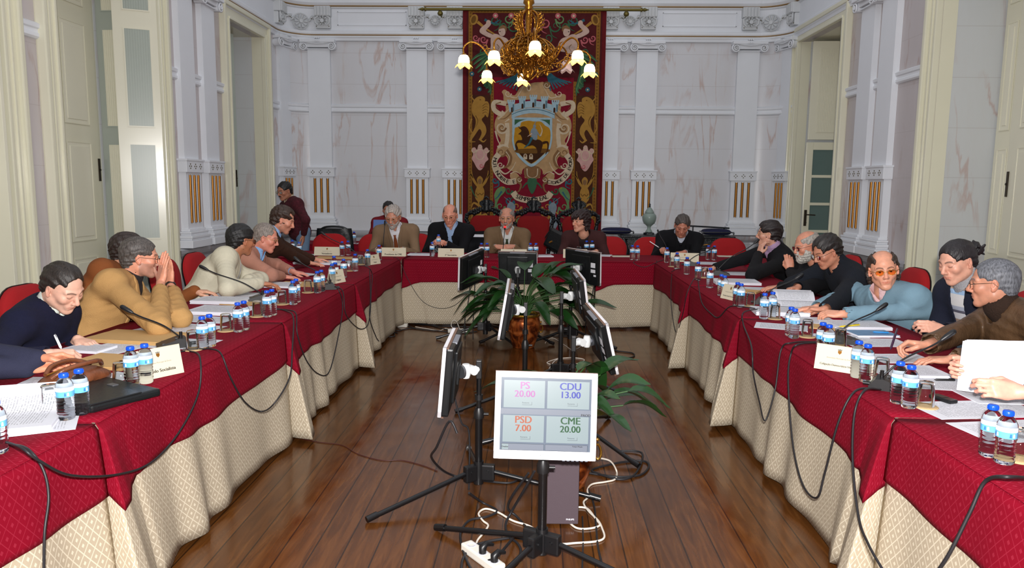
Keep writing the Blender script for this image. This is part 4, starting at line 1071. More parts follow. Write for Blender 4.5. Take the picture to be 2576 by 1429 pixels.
# ================================================================== BODY MODELLING (implicit surfaces meshed once)
def _unit(v):
    v = np.array(v, float); return v/np.linalg.norm(v)
class Sdf:
    def __init__(s): s.ops = []; s.noise = None
    def cone(s, a, b, ra, rb, k=.02, op='u'):
        s.ops.append(('c', np.array(a, float), np.array(b, float), ra, rb, k, op)); return s
    def ell(s, c, r, A=None, k=.02, op='u'):
        s.ops.append(('e', np.array(c, float), np.array(r, float), np.eye(3) if A is None else np.array(A, float), 0, k, op)); return s
    def half(s, c, n, k=.004, op='i'):
        """keeps the side the normal points away from (intersection with a half space)"""
        s.ops.append(('h', np.array(c, float), _unit(n), 0, 0, k, op)); return s
    def ev(s, o, P):
        if o[0] == 'c':
            a, b, ra, rb = o[1:5]; ba = b-a; pa = P-a
            h = np.clip((pa@ba)/max(1e-9, ba@ba), 0, 1)
            return np.linalg.norm(pa-h[..., None]*ba, axis=-1)-(ra+(rb-ra)*h)
        if o[0] == 'e':
            q = (P-o[1])@o[3]; r = o[2]
            k0 = np.linalg.norm(q/r, axis=-1); k1 = np.linalg.norm(q/(r*r), axis=-1)
            return k0*(k0-1)/np.maximum(k1, 1e-6)
        return (P-o[1])@o[2]
    def bounds(s):
        lo, hi = np.full(3, 1e9), np.full(3, -1e9)
        for o in s.ops:
            if o[-1] != 'u': continue
            if o[0] == 'c':
                for p, r in ((o[1], o[3]), (o[2], o[4])): lo = np.minimum(lo, p-r); hi = np.maximum(hi, p+r)
            elif o[0] == 'e':
                e = np.sqrt(((o[3]*o[2])**2).sum(1)); lo = np.minimum(lo, o[1]-e); hi = np.maximum(hi, o[1]+e)
        return lo-.03, hi+.03
    def comb(s, d, v, o):
        k = o[-2]; op = o[-1]
        if op == 'u':
            h = np.maximum(k-np.abs(d-v), 0)/k; return np.minimum(d, v)-h*h*k*.25
        if op == 's': v = -v
        h = np.maximum(k-np.abs(d-v), 0)/k; return np.maximum(d, v)+h*h*k*.25
    def mesh(s, vox):
        B = 8; lo, hi = s.bounds(); n = np.ceil((hi-lo)/(vox*B)).astype(int)
        I = np.stack(np.meshgrid(*[np.arange(k) for k in n], indexing='ij'), -1).reshape(-1, 3)
        cen = lo+(I+.5)*vox*B; rad = vox*B*.5*1.7321
        d = np.full(len(I), 1e3)
        for o in s.ops: d = s.comb(d, s.ev(o, cen), o)
        keep = np.abs(d) < rad*1.45+.012
        I, cen = I[keep], cen[keep]
        g = np.stack(np.meshgrid(*[np.arange(B+1)]*3, indexing='ij'), -1)*vox
        base = lo+I*vox*B; nb = len(I)
        D = np.full((nb, B+1, B+1, B+1), 1e3)
        for o in s.ops:
            if o[-1] == 'i': m = np.arange(nb)
            else:
                c = s.ev(o, cen); m = np.nonzero(c < rad*1.35+o[-2]+.01)[0]
            if len(m) == 0: continue
            P = base[m][:, None, None, None, :]+g[None]
            D[m] = s.comb(D[m], s.ev(o, P), o)
        if s.noise: D += s.noise(base[:, None, None, None, :]+g[None])
        sg = D < 0
        cs = [sg[:, i:i+B, j:j+B, k:k+B] for i in (0, 1) for j in (0, 1) for k in (0, 1)]
        cnt = sum(c.astype(np.int8) for c in cs); act = (cnt > 0) & (cnt < 8)
        ai = np.nonzero(act)
        cv = np.stack([D[:, i:i+B, j:j+B, k:k+B][ai] for i in (0, 1) for j in (0, 1) for k in (0, 1)], 1)
        off = np.array([(i, j, k) for i in (0, 1) for j in (0, 1) for k in (0, 1)], float)
        acc = np.zeros((len(cv), 3)); ct = np.zeros(len(cv))
        for a in range(8):
            for b_ in range(a+1, 8):
                if np.abs(off[a]-off[b_]).sum() != 1: continue
                x = (cv[:, a] < 0) != (cv[:, b_] < 0)
                t = cv[:, a]/np.where(x, cv[:, a]-cv[:, b_], 1)
                pt = off[a]+(off[b_]-off[a])*t[:, None]
                acc[x] += pt[x]; ct[x] += 1
        loc = acc/ct[:, None]
        cell = I[ai[0]]*B+np.stack(ai[1:], 1)
        V = lo+(cell+loc)*vox
        S = np.array([1, 100003, 100003*100003], dtype=np.int64)
        key = (cell+5).astype(np.int64)@S
        order = np.argsort(key); ks = key[order]
        def find(c):
            k = (c+5).astype(np.int64)@S; p = np.searchsorted(ks, k); p = np.minimum(p, len(ks)-1)
            return np.where(ks[p] == k, order[p], -1)
        F = []
        for ax in range(3):
            a0 = [slice(0, B)]*3; a1 = [slice(0, B)]*3; a1[ax] = slice(1, B+1)
            s0, s1 = sg[(slice(None),)+tuple(a0)], sg[(slice(None),)+tuple(a1)]
            e = np.nonzero(s0 != s1)
            if len(e[0]) == 0: continue
            p = I[e[0]]*B+np.stack(e[1:], 1); flip = s0[e]
            u, w = (ax+1) % 3, (ax+2) % 3
            eu, ew = np.zeros(3, int), np.zeros(3, int); eu[u] = 1; ew[w] = 1
            q = np.stack([find(p-eu-ew), find(p-ew), find(p), find(p-eu)], 1)
            q = np.where(flip[:, None], q, q[:, ::-1]); F.append(q[(q >= 0).all(1)])
        F = np.concatenate(F)
        return V, F
def np_mesh(name, V, F, m, parent, cols=None, smooth_it=0):
    if smooth_it:
        E = np.concatenate([F[:, [0, 1]], F[:, [1, 2]], F[:, [2, 3]], F[:, [3, 0]]])
        for _ in range(smooth_it):
            acc = np.zeros_like(V); ct = np.zeros(len(V))
            np.add.at(acc, E[:, 0], V[E[:, 1]]); np.add.at(acc, E[:, 1], V[E[:, 0]])
            np.add.at(ct, E[:, 0], 1); np.add.at(ct, E[:, 1], 1)
            V = V*.5+.5*acc/np.maximum(ct, 1)[:, None]
    me = bpy.data.meshes.new(name)
    me.vertices.add(len(V)); me.vertices.foreach_set('co', V.astype(np.float32).ravel())
    me.loops.add(len(F)*4); me.loops.foreach_set('vertex_index', F.astype(np.int32).ravel())
    me.polygons.add(len(F)); me.polygons.foreach_set('loop_start', np.arange(0, len(F)*4, 4, dtype=np.int32))
    try: me.polygons.foreach_set('loop_total', np.full(len(F), 4, dtype=np.int32))
    except Exception: pass
    me.polygons.foreach_set('use_smooth', np.ones(len(F), dtype=bool))
    me.update(calc_edges=True); me.validate()
    if cols is not None:
        ca = me.color_attributes.new('Tint', 'FLOAT_COLOR', 'POINT')
        ca.data.foreach_set('color', np.concatenate([cols, np.ones((len(cols), 1))], 1).astype(np.float32).ravel())
    me.materials.append(m)
    o = bpy.data.objects.new(name, me); C.objects.link(o); o.parent = parent
    return o
def wrinkle(seed, amp, f0=16., f1=58.):
    rr = np.random.RandomState(seed); dirs = [_unit(rr.randn(3)) for _ in range(8)]; ph = rr.rand(8)*6.28
    def fn(P):
        w = np.sin(P@dirs[0]*f0+ph[0])*1.6+np.sin(P@dirs[5]*f0*.7+ph[5])
        m = .5+.5*np.sin(P@dirs[2]*f0*.9+ph[2]); m2 = .5+.5*np.sin(P@dirs[4]*f0*1.1+ph[4])
        a = (np.abs(np.sin(P@dirs[1]*f1*.5+ph[1]+w*1.5))**.7-.6)*m
        b = (np.abs(np.sin(P@dirs[3]*f1*.8+ph[3]+w*2))**.7-.6)*m2
        return amp*(a+.6*b)
    return fn
def strands(A, c, seed, amp, fr=150.):
    rr = np.random.RandomState(seed); ph = rr.rand(8)*6.28
    def fn(P):
        q = (P-c)@A; ang = np.arctan2(q[..., 0], q[..., 2]+.05)
        w = np.sin(q[..., 1]*22+ph[0])*.35+np.sin(q[..., 2]*26+ph[1])*.3
        return amp*(np.sin(ang*17+w*5+ph[2])+.7*np.sin(ang*29+ph[3]+q[..., 1]*25+w*4)+.5*np.sin(q@np.array([fr, fr*.6, fr*.8])+ph[4]))
    return fn

M_skin = {}
def skin_mat():
    m, nt, b, N, L = newmat('skin')
    at_ = N.new('ShaderNodeAttribute'); at_.attribute_name = 'Tint'
    tc = N.new('ShaderNodeTexCoord'); nz = N.new('ShaderNodeTexNoise'); nz.inputs['Scale'].default_value = 38; nz.inputs['Detail'].default_value = 4
    L.new(tc.outputs['Object'], nz.inputs['Vector'])
    rr = ramp(N, [(.3, (.86, .84, .84, 1)), (.7, (1.08, 1.02, 1.0, 1))]); L.new(nz.outputs['Fac'], rr.inputs[0])
    L.new(mixc(N, L, 1., at_.outputs['Color'], rr.outputs[0], 'MULTIPLY'), b.inputs['Base Color'])
    b.inputs['Roughness'].default_value = .46; b.inputs['Specular IOR Level'].default_value = .45
    b.inputs['Subsurface Weight'].default_value = .12; b.inputs['Subsurface Radius'].default_value = (.012, .005, .003); b.inputs['Subsurface Scale'].default_value = .6
    n2 = N.new('ShaderNodeTexNoise'); n2.inputs['Scale'].default_value = 260; L.new(tc.outputs['Object'], n2.inputs['Vector'])
    bp = N.new('ShaderNodeBump'); bp.inputs['Strength'].default_value = .12; bp.inputs['Distance'].default_value = .002
    L.new(n2.outputs['Fac'], bp.inputs['Height']); L.new(bp.outputs[0], b.inputs['Normal'])
    return m
SKIN = skin_mat()
_fm = {}
def fabric(col, rough=.85, bump=.25, bs=220, var=.12, vs_=25, sheen=.0, spec=.3):
    k = (col, rough, bump, bs, var, spec)
    if k not in _fm:
        m = mat('cloth_%d_%d_%d' % col, srgb(*col), rough, bump=bump, bscale=bs, var=var, vscale=vs_, sheen=sheen, spec=spec); _fm[k] = m
    return _fm[k]
def hair_mat(col):
    k = ('h', col)
    if k not in _fm:
        m, nt, b, N, L = newmat('hair')
        tc = N.new('ShaderNodeTexCoord'); mp = N.new('ShaderNodeMapping'); mp.inputs['Scale'].default_value = (1, 1, .3); L.new(tc.outputs['Object'], mp.inputs[0])
        nz = N.new('ShaderNodeTexNoise'); nz.inputs['Scale'].default_value = 150; nz.inputs['Detail'].default_value = 5; L.new(mp.outputs[0], nz.inputs['Vector'])
        c = srgb(*col); r = ramp(N, [(.3, tuple(x*.45 for x in c[:3])+(1,)), (.7, tuple(min(1, x*1.5+.006) for x in c[:3])+(1,))]); L.new(nz.outputs['Fac'], r.inputs[0]); L.new(r.outputs[0], b.inputs['Base Color'])
        b.inputs['Roughness'].default_value = .5
        bp = N.new('ShaderNodeBump'); bp.inputs['Strength'].default_value = .7; bp.inputs['Distance'].default_value = .004; L.new(nz.outputs['Fac'], bp.inputs['Height']); L.new(bp.outputs[0], b.inputs['Normal'])
        _fm[k] = m
    return _fm[k]
M_eyew = mat('eye_white', srgb(226, 220, 214), .15); M_iris = mat('iris', srgb(58, 36, 22), .1)
M_lens = thin_glass('spectacle_lens', (.96, .97, .97, 1)); M_olens = thin_glass('orange_lens', (.99, .78, .50, 1))
M_frame = mat('spectacle_frame', srgb(70, 52, 40), .35, .5); M_framel = mat('gold_spectacle_frame', srgb(190, 160, 90), .25, .9)

def head_sdf(s, T, A, sc_, w=1.0, jaw=1.0, nose=1.0, eyes_closed=False, ears=True):
    """T: origin (skull centre, at eye level); A: columns are right, forward, up"""
    def p(x, y, z): return T+A@(np.array([x, y, z])*sc_)
    def R_(*r): return np.array(r)*sc_
    def rot(ax, a):
        c, n = math.cos(a), math.sin(a)
        return {'x': np.array([[1, 0, 0], [0, c, -n], [0, n, c]]), 'y': np.array([[c, 0, n], [0, 1, 0], [-n, 0, c]]), 'z': np.array([[c, -n, 0], [n, c, 0], [0, 0, 1]])}[ax]
    s.ell(p(0, -.012, .03), R_(.076*w, .098, .086), A, .01)
    s.ell(p(0, .022, -.03), R_(.060*w, .064, .076), A, .03)
    s.cone(p(-.05*w*jaw, .0, -.058), p(-.016, .062, -.098), .018*sc_, .016*sc_, .03); s.cone(p(.05*w*jaw, .0, -.058), p(.016, .062, -.098), .018*sc_, .016*sc_, .03)
    s.ell(p(0, .073, -.1), R_(.021*jaw, .016, .017), A, .02)
    for q in (-1, 1):
        s.ell(p(q*.041*w, .062, -.022), R_(.022, .022, .022), A, .025)
        s.cone(p(q*.012, .087, .024), p(q*.048*w, .070, .022), .008*sc_, .007*sc_, .016)
        s.ell(p(q*.031, .098, .002), R_(.016, .014, .011), A, .012, 's')
        s.ell(p(q*.031, .0755, .001), R_(.0135, .0135, .0135), A, .004)           # lids
        if not eyes_closed: s.ell(p(q*.031, .092, .0005), R_(.0125, .012, .0048), A, .003, 's')
        s.cone(p(q*.018, .086, .0085), p(q*.044, .079, .007), .0035*sc_, .003*sc_, .005)
    s.cone(p(0, .086, .016), p(0, .108, -.028), .0085*sc_, .0115*sc_*nose, .014)
    s.ell(p(0, .110, -.032), R_(.010*nose, .010*nose, .009), A, .008)
    for q in (-1, 1): s.ell(p(q*.0115*nose, .099, -.036), R_(.0075, .010, .0075), A, .006)
    s.ell(p(0, .080, -.064), R_(.031, .014, .024), A, .018)
    s.cone(p(-.019, .0865, -.0605), p(0, .0925, -.0595), .0036*sc_, .0042*sc_, .005); s.cone(p(.019, .0865, -.0605), p(0, .0925, -.0595), .0036*sc_, .0042*sc_, .005)
    s.cone(p(-.013, .0885, -.0705), p(.013, .0885, -.0705), .0047*sc_, .0047*sc_, .005)
    s.cone(p(-.023, .090, -.0655), p(.023, .090, -.0655), .0016*sc_, .0016*sc_, .002, 's')
    s.ell(p(0, .094, -.083), R_(.018, .006, .006), A, .01, 's')
    if ears:
        for q in (-1, 1):
            Ae = A@rot('z', q*-.35)@rot('x', .12)
            s.ell(p(q*.080*w, -.006, -.004), R_(.008, .018, .031), Ae, .006)
            s.ell(p(q*.088*w, .001, .002), R_(.005, .010, .018), Ae, .004, 's')
            s.ell(p(q*.079*w, .002, -.03), R_(.008, .010, .010), Ae, .006)
    return p

PH = {'relax': ((18, 28, 18), .9), 'grip': ((48, 62, 38), 1.0), 'hold': ((34, 52, 34), 1.1), 'flat': ((4, 6, 4), .7), 'fist': ((72, 86, 50), .9)}
def hand_sdf(s, W, f, n, side, pose='relax', sc_=1.0, spread=1.0, thumb=None):
    """W wrist, f finger direction, n back-of-hand normal, side: +1 right hand, -1 left"""
    f = _unit(f); n = _unit(np.array(n, float)-np.dot(n, f)*f); t = np.cross(n, f)*side*-1   # towards the little finger when palm down? fixed below
    t = np.cross(f, n)*side       # thumb side is -t for a right hand seen from the back
    th = -t
    def p(x, y, z): return np.array(W)+(th*x+f*y+n*z)*sc_
    xs = (.027, .009, -.009, -.025)
    for i, x in enumerate(xs):
        s.cone(p(x*.55, .008, 0), p(x, (.088, .091, .086, .079)[i], -.002), .0135*sc_, .0105*sc_, .010)
    s.ell(p(.0, .045, -.006), np.array((.036, .042, .013))*sc_, np.stack([th, f, n], 1), .01)
    ang, tf = PH[pose]
    Ls = ((.043, .026, .021), (.047, .029, .022), (.043, .027, .021), (.034, .021, .019))
    rr = (.0092, .0094, .0088, .0078)
    for i, x in enumerate(xs):
        b = np.array([x, (.088, .091, .086, .079)[i], -.002]); a = 0.0; sp = (x*4.2)*spread*(.6 if pose in ('grip', 'fist', 'hold') else 1)*.35
        for j in range(3):
            a += math.radians(ang[j]*(1+.12*(i-1.5)*.6))
            d = np.array([math.sin(sp)*math.cos(a), math.cos(sp)*math.cos(a), -math.sin(a)])
            e = b+d*Ls[i][j]
            s.cone(p(*b), p(*e), rr[i]*(1-.10*j)*sc_, rr[i]*(.90-.10*j)*sc_, .003)
            b = e
    tm = thumb or ((.022, .022, -.006), (.046, .052, -.016), (.050, .078, -.024), (.046, .102, -.030))
    if pose in ('grip', 'hold', 'fist'): tm = thumb or ((.022, .022, -.008), (.042, .050, -.024), (.038, .074, -.038), (.026, .092, -.044))
    s.cone(p(*tm[0]), p(*tm[1]), .0145*sc_, .0120*sc_, .01); s.cone(p(*tm[1]), p(*tm[2]), .0115*sc_, .0105*sc_, .004); s.cone(p(*tm[2]), p(*tm[3]), .0102*sc_, .0082*sc_, .004)

X3z = np.array([0, 0, 1.])
def ik(S, W, a, b, pole):
    d = W-S; L_ = np.linalg.norm(d); L2 = min(L_, (a+b)*.995); u = d/L_
    x = (a*a-b*b+L2*L2)/(2*L2); h = math.sqrt(max(0, a*a-x*x))
    pl = np.array(pole, float); pl = pl-np.dot(pl, u)*u; pl = _unit(pl)
    return S+u*x*(L_/L2 if L_ > a+b else 1)+pl*h

def basis(yaw, pitch=0, roll=0):
    """facing: yaw degrees, 0 = +Y, 90 = +X; pitch: degrees looking down; roll: tilt to the person's right"""
    y, q, r_ = math.radians(yaw), math.radians(pitch), math.radians(roll)
    f0 = np.array([math.sin(y), math.cos(y), 0]); r0 = np.array([math.cos(y), -math.sin(y), 0]); u0 = np.array([0, 0, 1.])
    f = f0*math.cos(q)-u0*math.sin(q); u = u0*math.cos(q)+f0*math.sin(q)
    r2 = r0*math.cos(r_)-u*math.sin(r_); u2 = u*math.cos(r_)+r0*math.sin(r_)
    return np.stack([r2, f, u2], 1)

def person(label, head, hyaw, hpitch=0, hroll=0, tyaw=None, pelvis=None, neck=None, hands=(), skin=(206, 156, 128), vox=.0045, cvox=.008,
           top=dict(col=(20, 24, 44)), inner=None, tie=None, hair=None, beard=None, glasses=None, build=1.0, hs=1.0, hw=1.0, standing=False, seed=1, brow=None,
           collar=None, trousers=(40, 42, 52), closed=False, shrug=0., nose=1.0, jaw=1.0, scarf=None, watch=None, ears=True, v=None, cuff=None, shorten=0.0):
    rs = np.random.RandomState(seed)
    head = np.array(head, float)
    tyaw = hyaw if tyaw is None else tyaw
    A = basis(hyaw, hpitch, hroll)
    ft = np.array([math.sin(math.radians(tyaw)), math.cos(math.radians(tyaw)), 0])
    N_ = np.array(neck, float) if neck is not None else head+A@np.array([0, -.045, -.10])*hs+np.array([0, 0, -.052])-ft*.02
    P_ = np.array(pelvis, float)
    base = Vector((P_[0], P_[1], 0))
    root = empty('person', base, 0, label, 'person')
    def fin(V): return V-np.array([P_[0], P_[1], 0])
    u = _unit(N_-P_); f = _unit(ft-np.dot(ft, u)*u); r_ = np.cross(f, u)
    AT = np.stack([r_, f, u], 1)
    Tn = np.linalg.norm(N_-P_)
    sw = .182*build+.005
    S = {1: N_-u*(.045-shrug)+r_*sw+f*.01, -1: N_-u*(.045-shrug)-r_*sw+f*.01}
    arms = []
    for h in hands:
        sd = h['side']; W = np.array(h['w'], float)
        if 'e' in h: E = np.array(h['e'], float)
        else:
            for t_ in (0, .25, .5, .75, 1., 1.4):
                E = ik(S[sd], W, .29*build, .255, h.get('pole', (r_*sd*(.45+t_)-X3z*(1.0-.8*t_)-f*.1)))
                if E[2] > .80 or 'pole' in h or not (-2.43 < E[0] < 2.24 and E[1] < 9.2): break
            if -2.43 < E[0] < 2.24 and E[1] < 9.2: E[2] = max(E[2], .80)
        arms.append((sd, S[sd], E, W, h))
    # ---- body: head, neck, chest, arms and hands as one skin
    s = Sdf()
    p = head_sdf(s, head, A, hs, hw, jaw, nose, closed, ears)
    nk = p(0, -.028, -.05)
    s.cone(nk, N_+u*.01, .054*hs, .058, .03)
    s.cone(N_-u*.01, P_+u*Tn*.45, .062, .09, .03)
    s.cone(S[1]*.9+S[-1]*.1-u*.01, S[-1]*.9+S[1]*.1-u*.01, .035, .035, .03)
    for sd, S_, E, W, h in arms:
        s.cone(S_-u*.01, E, .035, .034, .02); s.cone(E, W, .034, .0255*h.get('s', 1), .015)
        f_ = h.get('f', W-E); hand_sdf(s, W, f_, h.get('n', (0, 0, 1)), sd, h.get('pose', 'relax'), h.get('s', 1.0)*1.02, thumb=h.get('thumb'), spread=h.get('spread', 1))
    if getattr(person, 'dbg', 0): pass
    V, F = s.mesh(vox)
    # colour by anatomy
    q = (V-head)@A/hs
    c0 = np.array(srgb(*skin)[:3]); cols = np.tile(c0, (len(V), 1))
    def blend(mask, c, a=1.0):
        m = np.clip(mask, 0, 1)[:, None]*a; cols[:] = cols*(1-m)+np.array(c)*m
    hm = (np.abs(q[:, 0]) < .12) & (q[:, 2] > -.13) & (q[:, 2] < .14) & (np.abs(q[:, 1]) < .13)
    gl = np.exp(-(((q[:, 0])/.03)**2+((q[:, 2]+.066)/.008)**2)**2)*(q[:, 1] > .08)
    lip = c0*np.array([.80, .52, .52]); blend(gl*hm, lip, .75)
    chk = np.exp(-(((np.abs(q[:, 0])-.042)/.024)**2+((q[:, 2]+.025)/.024)**2))*(q[:, 1] > .02); blend(chk*hm, c0*np.array([1.0, .72, .68]), .35)
    nz_ = np.exp(-((q[:, 0]/.016)**2+((q[:, 2]+.03)/.016)**2))*(q[:, 1] > .09); blend(nz_*hm, c0*np.array([1.0, .74, .70]), .35)
    er = (np.abs(q[:, 0]) > .078*hw) & hm; blend(er*1.0, c0*np.array([1.0, .70, .66]), .4)
    bc = srgb(*(brow or (hair or {}).get('col', (60, 44, 34))))[:3]
    xx = np.abs(q[:, 0]); bz = .0225+.006*np.sin(np.clip((xx-.01)/.042, 0, 1)*3.14)-.002
    br = np.exp(-(((q[:, 2]-bz)/.0042)**2)**2)*(xx > .011)*(xx < .05)*(q[:, 1] > .05); blend(br*hm, bc, .8)
    es = np.exp(-(((xx-.031)/.017)**2+((q[:, 2]-.001)/.008)**2)**1.5)*(q[:, 1] > .06); blend(es*hm, c0*np.array([.62, .5, .48]), .45)
    lz = -.0045+.12*(xx-.031)**2/.012 if closed else .0052-.16*(xx-.031)**2/.012
    la = np.exp(-(((q[:, 2]-lz)/.0022)**2)**2)*(np.abs(xx-.031) < .0145)*(q[:, 1] > .07); blend(la*hm, (.03, .02, .016), .75)
    if beard and beard.get('stubble'):
        sb = (q[:, 2] < -.028)*(q[:, 1] > .0)*(q[:, 2] > -.125)*1.0; sb *= 1-np.exp(-((q[:, 0]/.03)**2+((q[:, 2]+.066)/.009)**2)**2)*(q[:, 1] > .08)
        blend(sb*hm, srgb(*beard['col'])[:3], beard['stubble'])
    np_mesh('body', fin(V), F, SKIN, root, cols)
    if not closed:
        mb = MB()
        for sd in (-1, 1):
            c = p(sd*.031, .0745, .0005)
            Mh = Matrix.Translation(Vector(c-np.array([P_[0], P_[1], 0]))) @ Matrix(A.tolist()).to_4x4() @ Matrix.Rotation(-PI/2, 4, 'X')
            pr = [(0, .0128*hs)]+[(.0128*hs*math.sin(a*PI/10), .0128*hs*math.cos(a*PI/10)) for a in range(1, 11)]
            mb.lathe(pr[2:], 16, 0, M=Mh); mb.lathe(pr[:3], 16, 1, M=Mh)
        mb.build('eyes', [M_eyew, M_iris], root, 'eyes with dark brown irises')
    # ---- garments
    thick = top.get('thick', .012)
    def torso(s, e, arm=True, cut=None):
        b = build
        s.ell(P_+u*Tn*.68, (.168*b+e, .110*b+e, .215), AT, .03)
        s.ell(P_+u*Tn*.30+f*.01*b, (.150*b+e, .118*b**1.5+e, .20), AT, .05)
        s.ell(P_+u*.0, (.165*b+e, .125*b+e, .13), AT, .05)
        s.cone(S[1]-u*.01, S[-1]-u*.01, .052+e, .052+e, .04)
        s.ell(N_-u*.085-f*.004, (sw+.038+e, .088*b+e, .088+e), AT, .05); s.ell(N_-u*.20-f*.008, (sw*.97+e, .108*b+e, .17), AT, .05)
        s.cone(N_+u*.002-f*.01, S[1]-u*.002-f*.008, .058+e*.6, .054+e, .04); s.cone(N_+u*.002-f*.01, S[-1]-u*.002-f*.008, .058+e*.6, .054+e, .04)
        if cut: cut(s)
        for sd, S_, E, W, h in arms:
            if not arm: continue
            Wc = E+(W-E)*h.get('sleeve', 1.0)
            s.cone(S_-u*.022, E, .048*b**.5+e, .043+e, .06); s.cone(E, Wc, .043+e, .030+e*.9, .018)
    def neck_hole(s, r=.062, up=.05):
        s.cone(N_-u*.015+f*.012, N_+u*.2+f*.02, r+.012, r+.035, .006, 's')
    def wedge(s, dep, top_w, bot_w, op='s', k=.006, extra=0):
        s.cone(N_+f*.06+u*.02, P_+u*Tn*(1-dep)+f*(.16*build), top_w+extra, bot_w+extra, k, op)
    style = top.get('style', 'sweater')
    def cut_(s):
        if style in ('jacket', 'open'):
            wedge(s, top.get('dep', .62), top.get('vw', .055), top.get('vb', .012)); neck_hole(s, .064)
        else: neck_hole(s, top.get('hole', .060))
    s = Sdf(); torso(s, thick, cut=cut_)
    if top.get('collar_up'):   # stand-up or fold-down coat collar
        s.cone(N_+u*.015-f*.012, N_+u*(.015+top['collar_up'])-f*.02, .078, .070, .012); s.cone(N_-f*.0, N_+u*.2-f*.0, .060, .064, .004, 's')
        if style in ('jacket', 'open'): wedge(s, top.get('dep', .62), top.get('vw', .055), top.get('vb', .012))
    for sd, S_, E, W, h in arms:       # open the cuff
        if h.get('sleeve', 1) > .96: continue
        d = _unit(W-E); sv = h.get('sleeve', 1.0); Wc = E+(W-E)*sv
        s.cone(Wc+d*.055, Wc+d*.085, .05, .055, .003, 's'); s.cone(Wc-d*.03, Wc+d*.06, .022+thick*.7, .026+thick*.7, .003, 's')
    s.noise = wrinkle(seed, top.get('wr', .0038))
    V, F = s.mesh(cvox)
    np_mesh(top.get('name', style if style != 'open' else 'jacket'), fin(V), F, top.get('mat') or fabric(tuple(top['col'])), root, None, 1)
    if style == 'jacket' and top.get('lapel', True):
        s = Sdf(); torso(s, thick+.006, arm=False)
        wedge(s, top.get('dep', .62)*.98, top.get('vw', .055), top.get('vb', .012), 'i', .004, extra=.034)
        wedge(s, top.get('dep', .62), top.get('vw', .055), top.get('vb', .012), extra=-.002)
        s.half(P_+u*Tn*.5+f*.02, -f); neck_hole(s, .062)
        V, F = s.mesh(.006)
        if len(F): np_mesh('lapel', fin(V), F, top.get('mat') or fabric(tuple(top['col'])), root, None, 1)
    if inner:
        s = Sdf(); torso(s, thick-.006, arm=False)
        if inner.get('neckh'):
            s.cone(N_-u*.02, N_+u*inner['neckh'], .068, .064, .012)
            s.cone(N_+u*.0, N_+u*.25, .053, .060, .004, 's')
        else: neck_hole(s, .058)
        s.noise = wrinkle(seed+5, .0022)
        V, F = s.mesh(cvox*.85); np_mesh(inner.get('name', 'shirt'), fin(V), F, inner.get('mat') or fabric(tuple(inner['col']), .7), root, None, 1)
    if collar:
        s = Sdf(); s.cone(N_-u*.008+f*.004, N_+u*.05+f*.002, .082, .067, .01); s.cone(N_-u*.1+f*.004, N_+u*.2+f*.004, .060, .058, .003, 's')
        s.cone(N_+u*.075+f*.06, N_-u*.03+f*.085, .045, .006, .004, 's')
        for sd in (-1, 1): s.cone(N_+u*.012+f*.058+r_*sd*.034, N_-u*.035+f*.082+r_*sd*.042, .015, .006, .01)
        V, F = s.mesh(.0045); np_mesh('collar', fin(V), F, collar if not isinstance(collar, tuple) else fabric(collar, .7), root, None, 1)
    if tie:
        s = Sdf(); torso(s, thick-.006, arm=False)
        def surf(q):
            d = np.arange(0, .3, .003)[:, None]; P = q+f*d; v_ = np.full(len(d), 1e3)
            for o in s.ops: v_ = s.comb(v_, s.ev(o, P), o)
            k = np.nonzero(v_ < 0)[0]; return q+f*(d[k[-1], 0] if len(k) else 0)
        mb = MB(); off = np.array([P_[0], P_[1], 0]); g1 = []
        for q, w_ in ((.0, .018), (.05, .012), (.12, .02), (.3, .027), (.5, .033), (.64, .037)):
            b_ = surf(N_-u*(.028+Tn*q)); g1.append([Vector(b_+f*((.032 if q == 0 else .024 if q < .1 else .014)-.005*abs(x))+r_*w_*x-off) for x in (-1, -.5, 0, .5, 1)])
        mb.grid(g1, 0, True); o = mb.build('tie', tie, root); so = o.modifiers.new('t', 'SOLIDIFY'); so.thickness = .008
    if scarf:
        s = Sdf()
        sh = scarf.get('h', .055); s.cone(N_+u*.0, N_+u*sh, .082, scarf.get('r', .075), .02); s.cone(N_-u*.1, N_+u*.25, .056, .062, .004, 's')
        if scarf.get('drape'):
            s.cone(N_+f*.07+r_*.02, N_+f*.10-u*.22+r_*.03, .03, .022, .02); s.cone(N_+f*.075-r_*.02+u*.01, N_+f*.09-u*.10-r_*.03, .028, .02, .02)
        s.noise = wrinkle(seed+3, .004, 40, 90); V, F = s.mesh(.006); np_mesh(scarf.get('name', 'scarf'), fin(V), F, scarf.get('mat') or fabric(tuple(scarf['col']), .9), root, None, 1)
    if cuff:
        for sd, S_, E, W, h in arms:
            d = _unit(W-E); s = Sdf(); a = E+(W-E)*h.get('sleeve', 1.0)-d*.03; s.cone(a, a+d*.045, .036, .034, .004); s.cone(a-d*.02, a+d*.16, .029, .03, .003, 's')
            s.half(a+d*.045, d); V, F = s.mesh(.005); np_mesh('cuff', fin(V), F, fabric(cuff, .7), root, None, 1)
    if watch:
        for sd, S_, E, W, h in arms:
            if sd != watch: continue
            d = _unit(W-E); c = W-d*.022; s = Sdf(); s.cone(c-d*.008, c+d*.008, .0325, .0325, .003); s.cone(c-d*.05, c+d*.05, .027, .027, .002, 's'); s.half(c+d*.012, d); s.half(c-d*.012, -d)
            V, F = s.mesh(.0035); np_mesh('wristwatch', fin(V), F, M_blackm, root)
